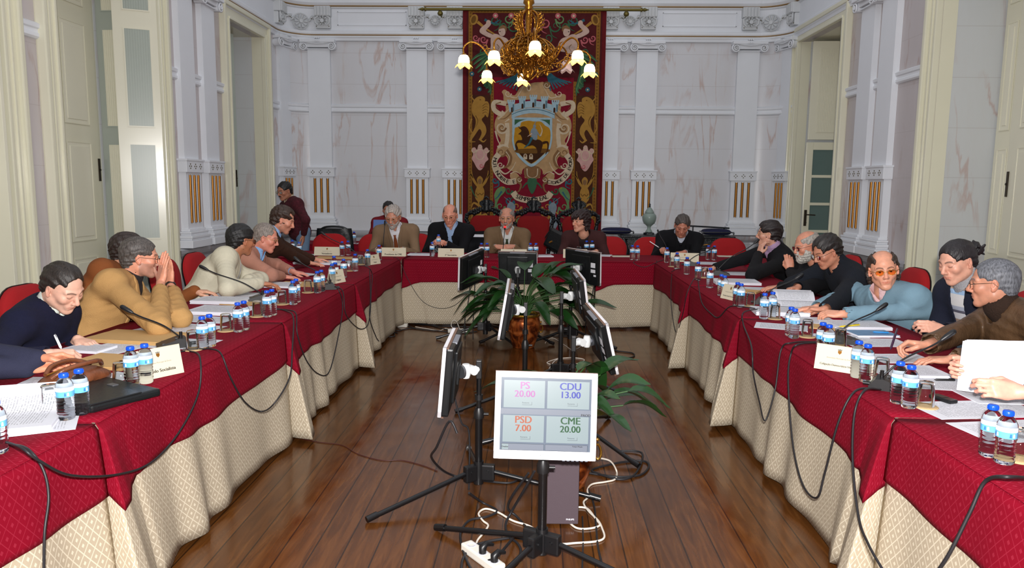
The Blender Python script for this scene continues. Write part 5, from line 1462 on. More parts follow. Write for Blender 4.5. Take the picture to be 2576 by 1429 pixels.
    # ---- hair
    if hair:
        s = Sdf(); t = hair.get('t', .012)*.8; hc = hair.get('cut', 'short')
        s.ell(p(0, -.014, .032), np.array((.078*hw+t, .098+t, .088+t))*hs, A, .01)
        if hair.get('back', 1): s.ell(p(0, -.062, -.02), np.array((.060*hw+t, .042+t*.6, .062+hair.get('len', 0)))*hs, A, .02)
        if hair.get('sides'):
            for sd in (-1, 1): s.ell(p(sd*.074*hw, -.02, -.02-hair['sides']*.3), np.array((.018+t*.6, .045, .05+hair['sides']))*hs, A, .02)
        if hair.get('vol'): s.ell(p(*hair['vol'][:3]), np.array(hair['vol'][3:6])*hs, A, .03)
        fl = hair.get('line', .0)     # hairline height shift
        s.ell(p(0, .108, -.030+fl), np.array((.088, .074, .112))*hs, A, .008, 's')
        s.ell(p(0, .062, -.092), np.array((.10, .094, .088))*hs, A, .008, 's')
        for sd in (-1, 1): s.ell(p(sd*.080, .052, -.014+fl), np.array((.034, .034, .040))*hs, A, .006, 's')
        if not hair.get('cover_ears'):
            for sd in (-1, 1): s.ell(p(sd*.088, .012, -.012), np.array((.03, .030, .036))*hs, A, .006, 's')
        if hc == 'bald': s.ell(p(0, .02, .115), np.array((.062*hw, .115, .068))*hs, A, .012, 's')
        if hc == 'recede':
            for sd in (-1, 1): s.ell(p(sd*.05, .085, .075+fl), np.array((.030, .04, .035))*hs, A, .012, 's')
        if hc == 'fringe': s.ell(p(.01, .085, .055), np.array((.062, .022, .03))*hs, A, .02)
        s.noise = strands(A, head, seed, hair.get('n', .0022))
        V, F = s.mesh(vox*1.05); np_mesh('hair', fin(V), F, hair_mat(tuple(hair['col'])), root, None, 0)
        if hair.get('bun'):
            s = Sdf(); s.ell(p(*hair['bun']), np.array((.038, .036, .040))*hs, A, .02); s.cone(p(0, -.095, .03), p(*hair['bun']), .028, .022, .02)
            for _ in range(9):
                d = rs.randn(3); d /= np.linalg.norm(d); s.cone(p(*hair['bun']), p(*(np.array(hair['bun'])+d*.058)), .012, .003, .01)
            s.noise = strands(A, head, seed+2, .004); V, F = s.mesh(.005); np_mesh('hair_bun', fin(V), F, hair_mat(tuple(hair['col'])), root)
    if beard and beard.get('full', True) and not beard.get('only_stubble'):
        s = Sdf(); t = beard.get('t', .010)
        s.ell(p(0, .030, -.05), np.array((.060*hw+t, .062+t, .066+t*1.2))*hs, A, .01); s.ell(p(0, .074, -.102), np.array((.024+t, .018+t, .018+t))*hs, A, .02)
        s.ell(p(0, .097, -.051), np.array((.028, .009+t*.3, .009))*hs, A, .006)
        s.half(p(0, 0, -.044), A[:, 2]+A[:, 1]*-.55, .01); s.ell(p(0, .108, -.066), np.array((.021, .03, .0075))*hs, A, .004, 's')
        s.half(p(0, -.002, 0), -A[:, 1]+A[:, 2]*.15, .01)
        for sd in (-1, 1): s.ell(p(sd*.045, .085, -.035), np.array((.026, .03, .028))*hs, A, .01, 's')
        s.noise = strands(A, head, seed+1, .002, 260)
        V, F = s.mesh(vox); np_mesh('beard', fin(V), F, hair_mat(tuple(beard['col'])), root)
    if beard and beard.get('moustache'):
        s = Sdf(); s.cone(p(-.022, .096, -.054), p(0, .104, -.049), .005*hs, .006*hs, .004); s.cone(p(.022, .096, -.054), p(0, .104, -.049), .005*hs, .006*hs, .004)
        V, F = s.mesh(.003); np_mesh('moustache', fin(V), F, hair_mat(tuple(beard['col'])), root)
    if glasses:
        mb = MB(); off = Vector((P_[0], P_[1], 0)); fr = M_framel if glasses == 'orange' or glasses == 'gold' else M_frame
        for sd in (-1, 1):
            ring = [Vector(p(sd*.034+.0225*math.cos(a)*1.05, .1015-.004*abs(math.cos(a)), -.003+.0175*math.sin(a)))-off for a in [2*PI*k/20 for k in range(21)]]
            mb.tube(ring, .0014, 6, 0)
            mb.add(ring[:-1], [tuple(range(20))], 1); mb.add([v_-Vector(A[:, 1])*.0015 for v_ in ring[:-1]], [tuple(range(20))[::-1]], 1)
            mb.tube([Vector(p(sd*.0565, .098, .002))-off, Vector(p(sd*.080*hw, .06, .006))-off, Vector(p(sd*.086*hw, .0, .008))-off, Vector(p(sd*.084*hw, -.018, -.012))-off], .0014, 6, 0)
        mb.tube([Vector(p(-.012, .103, .0))-off, Vector(p(0, .107, .004))-off, Vector(p(.012, .103, .0))-off], .0014, 6, 0)
        mb.build('glasses', [fr, M_olens if glasses == 'orange' else M_lens], root)
    # ---- legs
    s = Sdf(); hx = r_*.095; fh = _unit(np.array([f[0], f[1], 0]))
    for sd in (-1, 1):
        if standing:
            hp = P_+hx*sd; kn = hp*np.array([1, 1, 0])+np.array([0, 0, .48]); an = hp*np.array([1, 1, 0])+np.array([0, 0, .08])
        else:
            hp = P_+hx*sd; kn = hp+fh*.40+r_*sd*.03; kn[2] = .50; an = kn+fh*-.02; an[2] = .09
        s.cone(hp, kn, .092*build, .062, .04); s.cone(kn, an, .060, .045, .02)
    s.ell(P_, (.155*build, .12*build, .11), AT, .04)
    s.noise = wrinkle(seed+7, .004); V, F = s.mesh(.014); np_mesh('trousers', fin(V), F, fabric(tuple(trousers), .8), root, None, 1)
    s = Sdf()
    for sd in (-1, 1):
        hp = P_+hx*sd; an = (hp if standing else hp+fh*.38+r_*sd*.03)*np.array([1, 1, 0])
        s.cone(an+np.array([0, 0, .045]), an+fh*.16+np.array([0, 0, .036]), .042, .034, .02)
    s.half((0, 0, .001), (0, 0, -1), .002); V, F = s.mesh(.010); np_mesh('shoes', fin(V), F, M_blackl, root, None, 1)
    return root
# ================================================================== THE PEOPLE
def at_d(px, py, Y): return np.array(aty(px, py, Y))
def onT(px, py, z=.78): return np.array(atz(px, py, z))
X3 = np.array
TAN = fabric((178, 138, 86), .9, .3, 200, .08); NAVY = fabric((20, 22, 46), .95, .4, 300, .15); CREAM = fabric((196, 190, 168), .6, .15, 60, .06)
PEACH = fabric((172, 122, 104), .95, .4, 260, .1); BROWNK = fabric((58, 34, 22), .95, .4, 260, .15); GREYTAN = fabric((128, 104, 80), .85, .25, 240, .08); BLACKF = fabric((14, 14, 18), .9, .2, 200, .1)
DKBROWN = fabric((62, 34, 34), .9, .2, 200, .1); BLUEK = fabric((116, 146, 162), .95, .35, 260, .07); LEATHER = mat('jacket_leather', srgb(84, 62, 42), .42, bump=.35, bscale=26, var=.25, vscale=10)
def striped():
    m, nt, b, N, L = newmat('striped_knit'); tc = N.new('ShaderNodeTexCoord'); sx = N.new('ShaderNodeSeparateXYZ'); L.new(tc.outputs['Object'], sx.inputs[0])
    f = math_(N, L, 'FRACT', math_(N, L, 'DIVIDE', sx.outputs[2], .19))
    r = ramp(N, [(0, srgb(206, 206, 206)), (.22, srgb(140, 176, 212)), (.36, srgb(150, 122, 100)), (.46, srgb(200, 200, 204)), (.66, srgb(36, 34, 62)), (.74, srgb(150, 158, 176)), (.86, srgb(206, 206, 206))], 'CONSTANT'); L.new(f, r.inputs[0])
    nz = N.new('ShaderNodeTexNoise'); nz.inputs['Scale'].default_value = 200; L.new(tc.outputs['Object'], nz.inputs['Vector'])
    L.new(mixc(N, L, math_(N, L, 'MULTIPLY', nz.outputs['Fac'], .4), r.outputs[0], (.3, .3, .32, 1)), b.inputs['Base Color']); b.inputs['Roughness'].default_value = .9
    return m
# writing man in the navy sweater
h = at_d(158, 722, 3.72)
person('man in a navy sweater bending over to write in his notepad', h, 102, 32, 6, tyaw=85, pelvis=(-2.74, 3.72, .55), seed=2,
       hands=[dict(side=1, w=onT(140, 892, .79)+X3([-.03, 0, .0]), f=(.75, .45, -.1), n=(.1, -.5, .85), pose='grip', sleeve=.92, pole=(-.3, -.8, -.4)),
              dict(side=-1, w=onT(208, 868, .775)+X3([-.10, .12, 0]), f=(.9, -.3, -.1), n=(0, 0, 1), pose='relax', sleeve=.92, pole=(-.5, .35, -.6))],
       skin=(222, 178, 156), top=dict(style='sweater', mat=NAVY, name='sweater', hole=.066), collar=mat('checked_shirt', srgb(206, 214, 206), .7, var=.25, vscale=60),
       hair=dict(col=(34, 26, 20), t=.008, cut='recede', line=.034), build=1.08, closed=True, vox=.004, hs=1.02, cvox=.0075)
a = onT(157, 878, .80); pen(a+X3([-.005, 0, .0]), atz(138, 843, .86)+Vector((0, 0, .0)), M_whitep, 'white pen in the hand of the writing man in navy', .006)
# navy jacket arm at the left edge
person('person in a dark navy jacket at the left edge, only forearms and hands showing', (-2.62, 2.55, 1.24), 80, 20, tyaw=85, pelvis=(-2.95, 2.75, .55), seed=3,
       hands=[dict(side=-1, w=onT(95, 905, .83), f=(.8, .50, .05), n=(-.3, .5, .8), pose='hold', e=(-2.42, 3.02, .86), sleeve=.98), dict(side=1, w=onT(68, 925, .80), f=(.8, .35, .1), n=(.0, -.5, .8), pose='hold', sleeve=.98, e=(-2.42, 2.80, .84))],
       skin=(208, 140, 108), top=dict(style='sweater', col=(40, 42, 62), name='jacket', thick=.016), hair=dict(col=(50, 44, 40)), trousers=(40, 40, 48))
# man in the tan jacket with joined hands
h = at_d(352, 648, 4.45)
fh_ = at_d(408, 668, 4.48)
person('man in a tan corduroy jacket with both hands joined before his mouth', h, 64, 6, 0, tyaw=78, pelvis=(-2.70, 4.22, .55), seed=4,
       hands=[dict(side=1, w=at_d(404, 712, 4.40), f=(.12, .12, 1), n=(-.45, -.85, 0.05), pose='flat', sleeve=.80, e=atz(400, 822, .80), thumb=((.022, .022, -.002), (.046, .045, .0), (.062, .062, .002), (.070, .082, .004))),
              dict(side=-1, w=at_d(428, 716, 4.55), f=(.05, -.02, 1), n=(.45, .85, 0.05), pose='flat', sleeve=.80, e=atz(455, 800, .80))],
       skin=(214, 152, 124), top=dict(style='jacket', mat=TAN, thick=.018, dep=.5, vw=.06, wr=.005), inner=dict(col=(44, 40, 42), neckh=.05, name='polo_neck'), cuff=(44, 40, 42),
       hair=dict(col=(74, 68, 64), t=.008), beard=dict(col=(120, 110, 104), stubble=.45, only_stubble=True), glasses='brown', build=1.1, vox=.004, watch=-1, closed=False)
# man behind him in rust brown
h = at_d(323, 632, 5.0)
person('man in a rust brown jacket mostly hidden behind the tan jacket man', h, 70, 10, tyaw=80, pelvis=(-3.02, 4.75, .55), seed=5, hands=[dict(side=-1, w=(-2.45, 5.25, .80), f=(1, .2, 0), pose='relax')],
       top=dict(style='sweater', col=(128, 72, 34), name='jacket', thick=.016), collar=(226, 226, 226), hair=dict(col=(40, 28, 22), t=.016, n=.004), build=1.05)
# cream jacket
h = at_d(606, 603, 5.85)
person('dark-haired man in a cream zip jacket leaning in with folded arms', h, 42, 8, 4, tyaw=72, pelvis=(-2.66, 5.55, .55), seed=6,
       hands=[dict(side=1, w=atz(652, 712, .82), f=(.8, .5, -.1), n=(0, 0, 1), pose='relax', sleeve=.97, e=atz(573, 727, .81)), dict(side=-1, w=(-2.25, 5.75, .82), f=(.2, -.9, 0), n=(0, 0, 1), pose='relax', sleeve=.97)],
       skin=(176, 118, 86), top=dict(style='open', mat=CREAM, name='jacket', thick=.02, dep=.3, vw=.05, vb=.02, wr=.005, collar_up=.03), inner=dict(col=(214, 214, 220)), hair=dict(col=(16, 15, 16), t=.014, len=.01), glasses='brown', build=1.08)
# pink cardigan
h = at_d(668, 598, 6.35)
person('grey-haired man in a dusty pink cardigan reading with both hands on the table', h, 82, 16, 0, tyaw=85, pelvis=(-2.74, 6.22, .55), seed=7,
       hands=[dict(side=1, w=onT(712, 695, .785), f=(1, .12, -.12), n=(0, 0, 1), pose='relax', sleeve=.86), dict(side=-1, w=onT(738, 684, .785), f=(1, .0, -.12), n=(0, 0, 1), pose='relax', sleeve=.86)],
       skin=(210, 142, 122), top=dict(style='jacket', mat=PEACH, name='cardigan', dep=.62, vw=.06, vb=.03, lapel=False), inner=dict(col=(26, 28, 36), name='vest'), collar=(128, 168, 214), cuff=(128, 168, 214),
       hair=dict(col=(126, 116, 108), t=.006, cut='recede', line=.02), glasses='gold', build=1.0)
# brown sweater
h = at_d(712, 553, 6.95)
person('young man in a dark brown sweater over a blue collar, reading papers', h, 80, 22, 0, tyaw=80, pelvis=(-2.74, 6.82, .60), seed=8,
       hands=[dict(side=1, w=onT(778, 661, .785), f=(1, .1, -.1), n=(0, 0, 1), pose='relax', sleeve=.86), dict(side=-1, w=onT(790, 652, .80), f=(1, .3, -.05), n=(0, 0, 1), pose='relax', sleeve=.86)],
       skin=(212, 150, 124), top=dict(style='sweater', mat=BROWNK, name='sweater', hole=.068), collar=(136, 170, 212), hair=dict(col=(52, 34, 24), t=.018, cut='recede', line=.012, n=.005, len=.02), beard=dict(col=(90, 66, 54), stubble=.25, only_stubble=True), build=1.12)
# standing man by the left wall
h = at_d(716, 480, 9.9)
p0 = at_d(742, 590, 9.95)
person('standing man with moustache and glasses in a black and dark red patterned sweater', h, 212, 14, 0, tyaw=228, pelvis=(h[0]+.16, 10.0, .93), seed=9, standing=True, hands=[dict(side=1, w=(h[0]-.1, 9.80, .86), f=(0, -.3, -1), n=(-1, 0, 0), sleeve=.9), dict(side=-1, w=(h[0]+.27, 9.8, .90), f=(0, -.2, -1), n=(1, 0, 0), sleeve=.9)],
       skin=(176, 122, 96), top=dict(style='sweater', mat=mat('patterned_knit', srgb(70, 18, 28), .95, var=1.0, vscale=34), name='sweater', hole=.064), collar=(190, 176, 150), hair=dict(col=(18, 15, 14), t=.008), beard=dict(col=(24, 18, 16), full=False, moustache=True), glasses='brown', trousers=(106, 130, 156), build=1.05, hs=1.0, vox=.0055)
# man in red behind
h = at_d(977, 527, 11.0)
person('person in a red jumper half hidden behind the bearded man, blue folder before him', h, 180, 10, tyaw=180, pelvis=(h[0], 11.15, .62), seed=10, hands=[dict(side=1, w=(h[0]-.15, 10.75, .90), f=(.3, -.6, .2), n=(0, 0, 1)), dict(side=-1, w=(h[0]+.15, 10.75, .90), f=(-.3, -.6, .2), n=(0, 0, 1))],
       skin=(180, 122, 98), top=dict(style='sweater', col=(120, 22, 32), name='jumper'), hair=dict(col=(22, 16, 14), t=.008), vox=.006, build=1.05)
# head table: bearded man in tan suit
YH = 9.32
h = at_d(989, 545, YH)
person('white-bearded man in a tan suit and copper tie, looking down at the head table', h, 186, 20, 0, tyaw=178, pelvis=(h[0]+.02, 9.72, .55), seed=11,
       hands=[dict(side=1, w=at_d(952, 627, 9.16), f=(.2, -1, -.1), n=(0, 0, 1), pose='grip', sleeve=.9), dict(side=-1, w=at_d(1010, 627, 9.16), f=(-.5, -.8, -.1), n=(0, 0, 1), pose='relax', sleeve=.9)],
       skin=(206, 146, 120), top=dict(style='jacket', mat=GREYTAN, thick=.018, dep=.66, vw=.07, vb=.014), inner=dict(col=(222, 222, 228)), collar=(226, 226, 230), tie=fabric((132, 70, 40), .5), cuff=(220, 220, 224),
       hair=dict(col=(170, 160, 152), t=.018, n=.004, line=.01), beard=dict(col=(176, 168, 160), t=.006), glasses='gold', build=1.12, hs=1.12, vox=.005)
# bald man
h = at_d(1132, 541, 9.32)
person('bald man in a black jacket and pale blue shirt, hands clasped round a bottle', h, 184, 18, 0, tyaw=182, pelvis=(h[0]-.0, 9.72, .55), seed=12,
       hands=[dict(side=1, w=at_d(1093, 612, 9.16), f=(.75, -.5, .2), n=(-.1, -.7, .6), pose='hold', sleeve=.94), dict(side=-1, w=at_d(1121, 612, 9.16), f=(-.75, -.5, .25), n=(.1, -.7, .6), pose='hold', sleeve=.94)],
       skin=(214, 148, 124), top=dict(style='open', mat=BLACKF, name='jacket', thick=.018, dep=.95, vw=.05, vb=.055, lapel=False), inner=dict(col=(150, 176, 212)), collar=(170, 192, 222), cuff=(170, 192, 222),
       hair=dict(col=(120, 90, 74), t=.002, cut='bald', n=.0006, line=.03), glasses='gold', build=1.12, hs=1.12, vox=.005)
bb = copy_tree(bottle0); q_ = at_d(1107, 606, 9.16); bb.location = (q_[0], 9.02, q_[2]-.08); bb['group'] = 'water bottles on the head table'; tag(bb, 'water bottle held upright in the hands of the bald man', 'bottle')
# chairman
h = at_d(1275, 549, 9.34)
person('grey-bearded man in an olive brown suit speaking into the lit microphone', h, 186, 2, 0, tyaw=180, pelvis=(h[0]+.0, 9.72, .55), seed=13,
       hands=[dict(side=1, w=at_d(1248, 620, 9.16), f=(.85, -.35, -.05), n=(-.2, -.6, .7), pose='hold', sleeve=.96), dict(side=-1, w=at_d(1292, 620, 9.16), f=(-.85, -.35, .0), n=(.2, -.6, .7), pose='hold', sleeve=.96)],
       skin=(196, 138, 114), top=dict(style='jacket', mat=fabric((112, 90, 66), .85, .25, 240, .08), thick=.018, dep=.60, vw=.07, vb=.012), inner=dict(col=(206, 208, 206)), collar=(212, 212, 208), tie=fabric((58, 66, 44), .5), cuff=(216, 214, 208),
       hair=dict(col=(128, 118, 110), t=.008, cut='bald', n=.002, line=.02), beard=dict(col=(160, 150, 142), t=.003), glasses='gold', build=1.12, hs=1.12, vox=.005)
# woman in brown
h = at_d(1461, 557, 9.32)
person('woman with curly dark hair and a dark brown jacket looking sideways along the table', h, 232, 2, 0, tyaw=186, pelvis=(h[0]+.08, 9.72, .55), seed=14,
       hands=[dict(side=1, w=at_d(1432, 632, 9.16), f=(.6, -.7, 0), n=(0, 0, 1), sleeve=.95), dict(side=-1, w=at_d(1500, 632, 9.16), f=(-.6, -.7, 0), n=(0, 0, 1), sleeve=.95)],
       skin=(214, 160, 134), top=dict(style='open', mat=DKBROWN, name='jacket', dep=.9, vw=.06, vb=.05, lapel=False), inner=dict(col=(34, 20, 20), name='top'), hair=dict(col=(40, 22, 20), t=.026, n=.006, sides=.03, len=.03, cover_ears=True, cut='fringe', line=.004), build=1.08, hs=1.08, vox=.005)
# writing man in black
h = at_d(1716, 567, 9.45)
person('grey-haired man in a black coat bent over his writing at the head table', h, 190, 30, -6, tyaw=182, pelvis=(h[0]+.0, 9.85, .55), seed=15,
       hands=[dict(side=1, w=at_d(1668, 628, 9.16), f=(-.3, -.9, .2), n=(-.4, -.2, .8), pose='grip', sleeve=.95), dict(side=-1, w=at_d(1722, 634, 9.16), f=(-.95, -.3, -.05), n=(0, 0, 1), pose='relax', sleeve=.9)],
       skin=(196, 132, 108), top=dict(style='jacket', mat=BLACKF, thick=.02, dep=.6, vw=.055, vb=.014), inner=dict(col=(190, 196, 210)), tie=fabric((16, 16, 22), .5), cuff=(200, 204, 214), hair=dict(col=(74, 66, 62), t=.012, line=.006), build=1.15, hs=1.1, vox=.005)
a = at_d(1662, 628, 9.16); pen(a+X3([-.03, -.06, .03]), a+X3([-.14, -.02, .10]), M_whitep, 'pale pen in the hand of the writing man in black', .005)
# ---------------- right-hand row
h = at_d(1934, 588, 7.35)
person('woman with short dark hair and a lilac scarf resting her cheek on one hand', h, 284, 0, -4, tyaw=275, pelvis=(2.64, 7.5, .55), seed=16,
       hands=[dict(side=-1, w=at_d(1908, 640, 7.25), f=(.25, .0, 1), n=(-.9, -.3, .2), pose='hold', sleeve=.95, e=atz(1893, 692, .80)), dict(side=1, w=(1.78, 7.45, .785), f=(-1, -.1, -.1), n=(0, 0, 1), sleeve=.95)],
       skin=(206, 156, 134), top=dict(style='sweater', mat=BLACKF, name='coat', thick=.018), scarf=dict(col=(168, 140, 172), drape=True), hair=dict(col=(30, 20, 20), t=.022, n=.004, sides=.0), glasses='gold', build=.95, vox=.005)
h = at_d(2030, 618, 6.2)
person('white-bearded man in a dark jacket with one hand raised before his chest', h, 262, 14, 0, tyaw=270, pelvis=(2.66, 6.32, .55), seed=17,
       hands=[dict(side=1, w=at_d(1988, 680, 6.3), f=(-.1, .2, 1), n=(-.2, -.9, .1), pose='hold', sleeve=.9, e=atz(2010, 720, .80)), dict(side=-1, w=(1.98, 6.05, .79), f=(-1, .1, -.1), n=(0, 0, 1), sleeve=.93)],
       skin=(198, 138, 112), top=dict(style='open', mat=BLACKF, name='jacket', thick=.018, dep=.6, vw=.05, vb=.02, lapel=False), inner=dict(col=(96, 34, 34), name='sweater'), cuff=(214, 214, 214), hair=dict(col=(150, 144, 136), t=.006, cut='bald', line=.01), beard=dict(col=(172, 168, 160), t=.014), glasses='brown', build=1.1)
h = at_d(2080, 632, 5.68)
person('dark-haired man with glasses in a black fleece reading an open book', h, 258, 26, 0, tyaw=268, pelvis=(2.68, 5.78, .55), seed=18,
       hands=[dict(side=-1, w=onT(2075, 778, .80), f=(-.9, .35, 0), n=(-.1, .1, 1), pose='hold', sleeve=.93), dict(side=1, w=onT(1975, 722, .83)+X3([.10, 0, 0]), f=(-.9, -.4, -.1), n=(0, .2, 1), pose='hold', sleeve=.93)],
       skin=(190, 132, 106), top=dict(style='sweater', mat=fabric((22, 26, 34), .95, .3, 200, .12), name='fleece', thick=.02, collar_up=.03), hair=dict(col=(30, 24, 22), t=.016, n=.004, line=.006), glasses='brown', build=1.1, closed=True)
h = at_d(2222, 678, 4.85)
person('balding man in a light blue sweater and orange glasses turning towards the camera', h, 196, 4, 8, tyaw=258, pelvis=(2.66, 4.92, .55), seed=19,
       hands=[dict(side=1, w=onT(2030, 774, .80)+X3([.06, 0, 0]), f=(-1, .15, -.1), n=(0, 0, 1), pose='relax', sleeve=.95, e=(2.28, 5.35, .86)), dict(side=-1, w=onT(2098, 790, .80)+X3([.05, 0, 0]), f=(-.9, .4, .0), n=(-.2, -.3, .9), pose='hold', sleeve=.95, e=(2.52, 4.68, .84))],
       skin=(216, 156, 128), top=dict(style='sweater', mat=BLUEK, name='sweater', thick=.018, wr=.005, hole=.066), collar=mat('plaid_shirt', srgb(206, 170, 172), .7, var=.3, vscale=70), hair=dict(col=(52, 38, 30), t=.012, cut='bald', n=.0025, sides=.02, len=.015, cover_ears=False, line=.03), glasses='orange', build=1.18, hs=1.03, vox=.004, cvox=.0075)
h = at_d(2408, 658, 4.28)
person('woman with dark tied-back hair, grey polo neck and navy coat looking down', h, 252, 18, 4, tyaw=262, pelvis=(2.72, 4.3, .55), seed=20,
       hands=[dict(side=-1, w=at_d(2362, 832, 4.05)+X3([.03, 0, 0]), f=(-.8, .1, .2), n=(.1, -.8, .5), pose='hold', sleeve=.93, e=(2.62, 4.02, .84)), dict(side=1, w=at_d(2372, 838, 4.25), f=(-.6, -.5, .1), n=(-.3, .5, .7), pose='hold', sleeve=.93)],
       skin=(208, 158, 136), top=dict(style='open', col=(20, 24, 40), name='coat', thick=.02, dep=.85, vw=.06, vb=.05, collar_up=.0), inner=dict(mat=striped(), name='polo_neck'),
       scarf=dict(mat=mat('heather_knit', srgb(160, 160, 164), .95, var=.35, vscale=160, bump=.6, bscale=240), name='rolled_neck', h=.085, r=.068), hair=dict(col=(22, 17, 20), t=.008, n=.0012, bun=(0, -.135, .03), line=.004, cover_ears=False), build=.98, closed=True, vox=.004, hs=1.0)
h = at_d(2500, 712, 3.85)
person('grey cropped-haired man in a brown leather jacket holding a pen, turned away', h, 302, 6, 0, tyaw=272, pelvis=(2.72, 3.72, .55), seed=21,
       hands=[dict(side=1, w=onT(2300, 868, .83)+X3([.06, 0, 0]), f=(-1, .25, .1), n=(0, .35, .9), pose='grip', sleeve=.93, e=(2.36, 4.0, .86)), dict(side=-1, w=onT(2395, 905, .785), f=(-1, .3, -.05), n=(0, 0, 1), pose='relax', sleeve=.93, e=(2.42, 3.52, .83))],
       skin=(196, 140, 114), top=dict(style='sweater', mat=LEATHER, name='leather_jacket', thick=.024, wr=.006, hole=.066), scarf=dict(mat=fabric((46, 32, 24), .95, .5, 120, .2), name='fur_collar', h=.045, r=.086), hair=dict(col=(96, 98, 104), t=.006, n=.0012, line=.01), glasses='brown', build=1.2, vox=.004, hs=1.02)
a = onT(2258, 870, .84); pen(atz(2240, 880, .76), Vector(aty(2257, 828, 3.98)), M_purple, 'dark purple pen held by the leather jacket man', .006)
person('person beyond the right edge, only two hands raising a sheaf of white papers', (2.62, 2.66, 1.25), 275, 15, tyaw=275, pelvis=(2.95, 2.7, .55), seed=22,
       hands=[dict(side=1, w=at_d(2446, 934, 3.13), f=(-1, -.1, .12), n=(-.15, 1, .0), pose='grip', sleeve=.92, e=(2.28, 3.12, .84), thumb=((.022, .022, -.004), (.044, .05, -.006), (.050, .078, -.008), (.048, .10, -.010))), dict(side=-1, w=at_d(2566, 986, 2.70), f=(-1, .12, .1), n=(.1, -.9, .35), pose='hold', sleeve=.86, e=(2.16, 2.52, .86))],
       skin=(224, 166, 144), top=dict(style='sweater', col=(60, 62, 70), name='jacket'), hair=dict(col=(60, 50, 44)), watch=-1)

mb = MB(); c4 = [aty(2416, 984, 3.02), aty(2640, 1016, 2.76), aty(2640, 868, 2.84), aty(2434, 862, 3.10)]
for k in range(7):
    o = Vector((.0, .004*k, 0)); j = [Vector((random.uniform(-.008, .012), 0, random.uniform(-.004, .012))) for _ in range(4)]
    G = [[(c4[0]+j[0]).lerp(c4[1]+j[1], i/8).lerp((c4[3]+j[3]).lerp(c4[2]+j[2], i/8), t/6)+o+Vector((0, .02*math.sin(i/8*PI)*(t/6), 0)) for i in range(9)] for t in range(7)]
    mb.grid(G, 0, True); mb.grid([[q+Vector((0, .001, 0)) for q in r_] for r_ in G], 0, True)
o = mb.build('paper_stack', M_blank); tag(o, 'sheaf of white papers held upright by the hands at the right edge', 'papers')
# ================================================================== CHAIRS, THRONES, CONSOLE
M_redfab = mat('red_upholstery', srgb(158, 16, 22), .9, bump=.15, bscale=300, var=.06, vscale=20)
M_velvet = mat('red_velvet', srgb(124, 8, 12), .95, bump=.08, bscale=60, var=.12, vscale=8)
M_carved = mat('black_carved_wood', srgb(20, 24, 28), .32, bump=.3, bscale=60)
def rr_outline(w, h, r_, n=6, top_only=True, taper=0.0):
    """rounded outline in xz from bottom-left, counter-clockwise seen from -y"""
    pts = [(-w/2+taper, 0), (w/2-taper, 0)]
    for k in range(n+1):
        a = PI/2*k/n; pts.append((w/2-r_+r_*math.cos(a), h-r_+r_*math.sin(a)))
    for k in range(n+1):
        a = PI/2+PI/2*k/n; pts.append((-w/2+r_+r_*math.cos(a), h-r_+r_*math.sin(a)))
    return pts
def padded(mb, w, h, r_, t, M, mi=0, puff=.02, taper=.03):
    pts = rr_outline(w, h, r_, 6, True, taper); n = len(pts); cx, cz = 0, h*.5
    rings = []
    for (q, y) in ((1.0, 0), (1.0, t*.5), (.96, t*.85), (.8, t+puff*.4), (.45, t+puff)):
        rings.append([(cx+(p[0]-cx)*q, y, cz+(p[1]-cz)*q) for p in pts])
    vs_ = [v for r__ in rings for v in r__]
    fs = [(i*n+j, i*n+(j+1) % n, (i+1)*n+(j+1) % n, (i+1)*n+j) for i in range(len(rings)-1) for j in range(n)]
    mb.add(vs_, fs, mi, True, None, M); mb.add(rings[-1], [tuple(range(n))], mi, True, None, M); mb.add(rings[0], [tuple(range(n))[::-1]], mi, False, None, M)
def meeting_chair(x, y, ang, label, group='red upholstered meeting chairs'):
    """front of the seat looks towards local -y"""
    root = empty('meeting_chair', (x, y, 0), ang, label, 'chair', group)
    mb = MB(); padded(mb, .50, .46, .2, .05, Matrix.Translation((0, -.24+.46/2, .355)) @ Matrix.Rotation(PI/2, 4, 'X') @ Matrix.Translation((0, 0, -.23)), 0, .02, .02); mb.build('seat', M_redfab, root)
    B_ = Matrix.Translation((0, .24, .50)) @ Matrix.Rotation(R(-8), 4, 'X')
    mb = MB(); padded(mb, .48, .42, .17, -.045, B_, 0, -.02, .03); mb.build('backrest', M_redfab, root)
    mb = MB(); padded(mb, .49, .43, .175, .018, B_ @ Matrix.Translation((0, .002, -.004)), 0, .006, .03); mb.build('back_shell', M_black, root, 'black plastic rear shell')
    for sx in (-1, 1):
        mb = MB(); mb.tube([(sx*.21, -.22, 0), (sx*.21, -.2, .36)], .012, 8); mb.build('leg', M_blackm, root)
        mb = MB(); mb.tube([(sx*.21, .25, 0), (sx*.21, .2, .42), (sx*.2, .25, .62)], .012, 8); mb.build('leg', M_blackm, root)
    return root
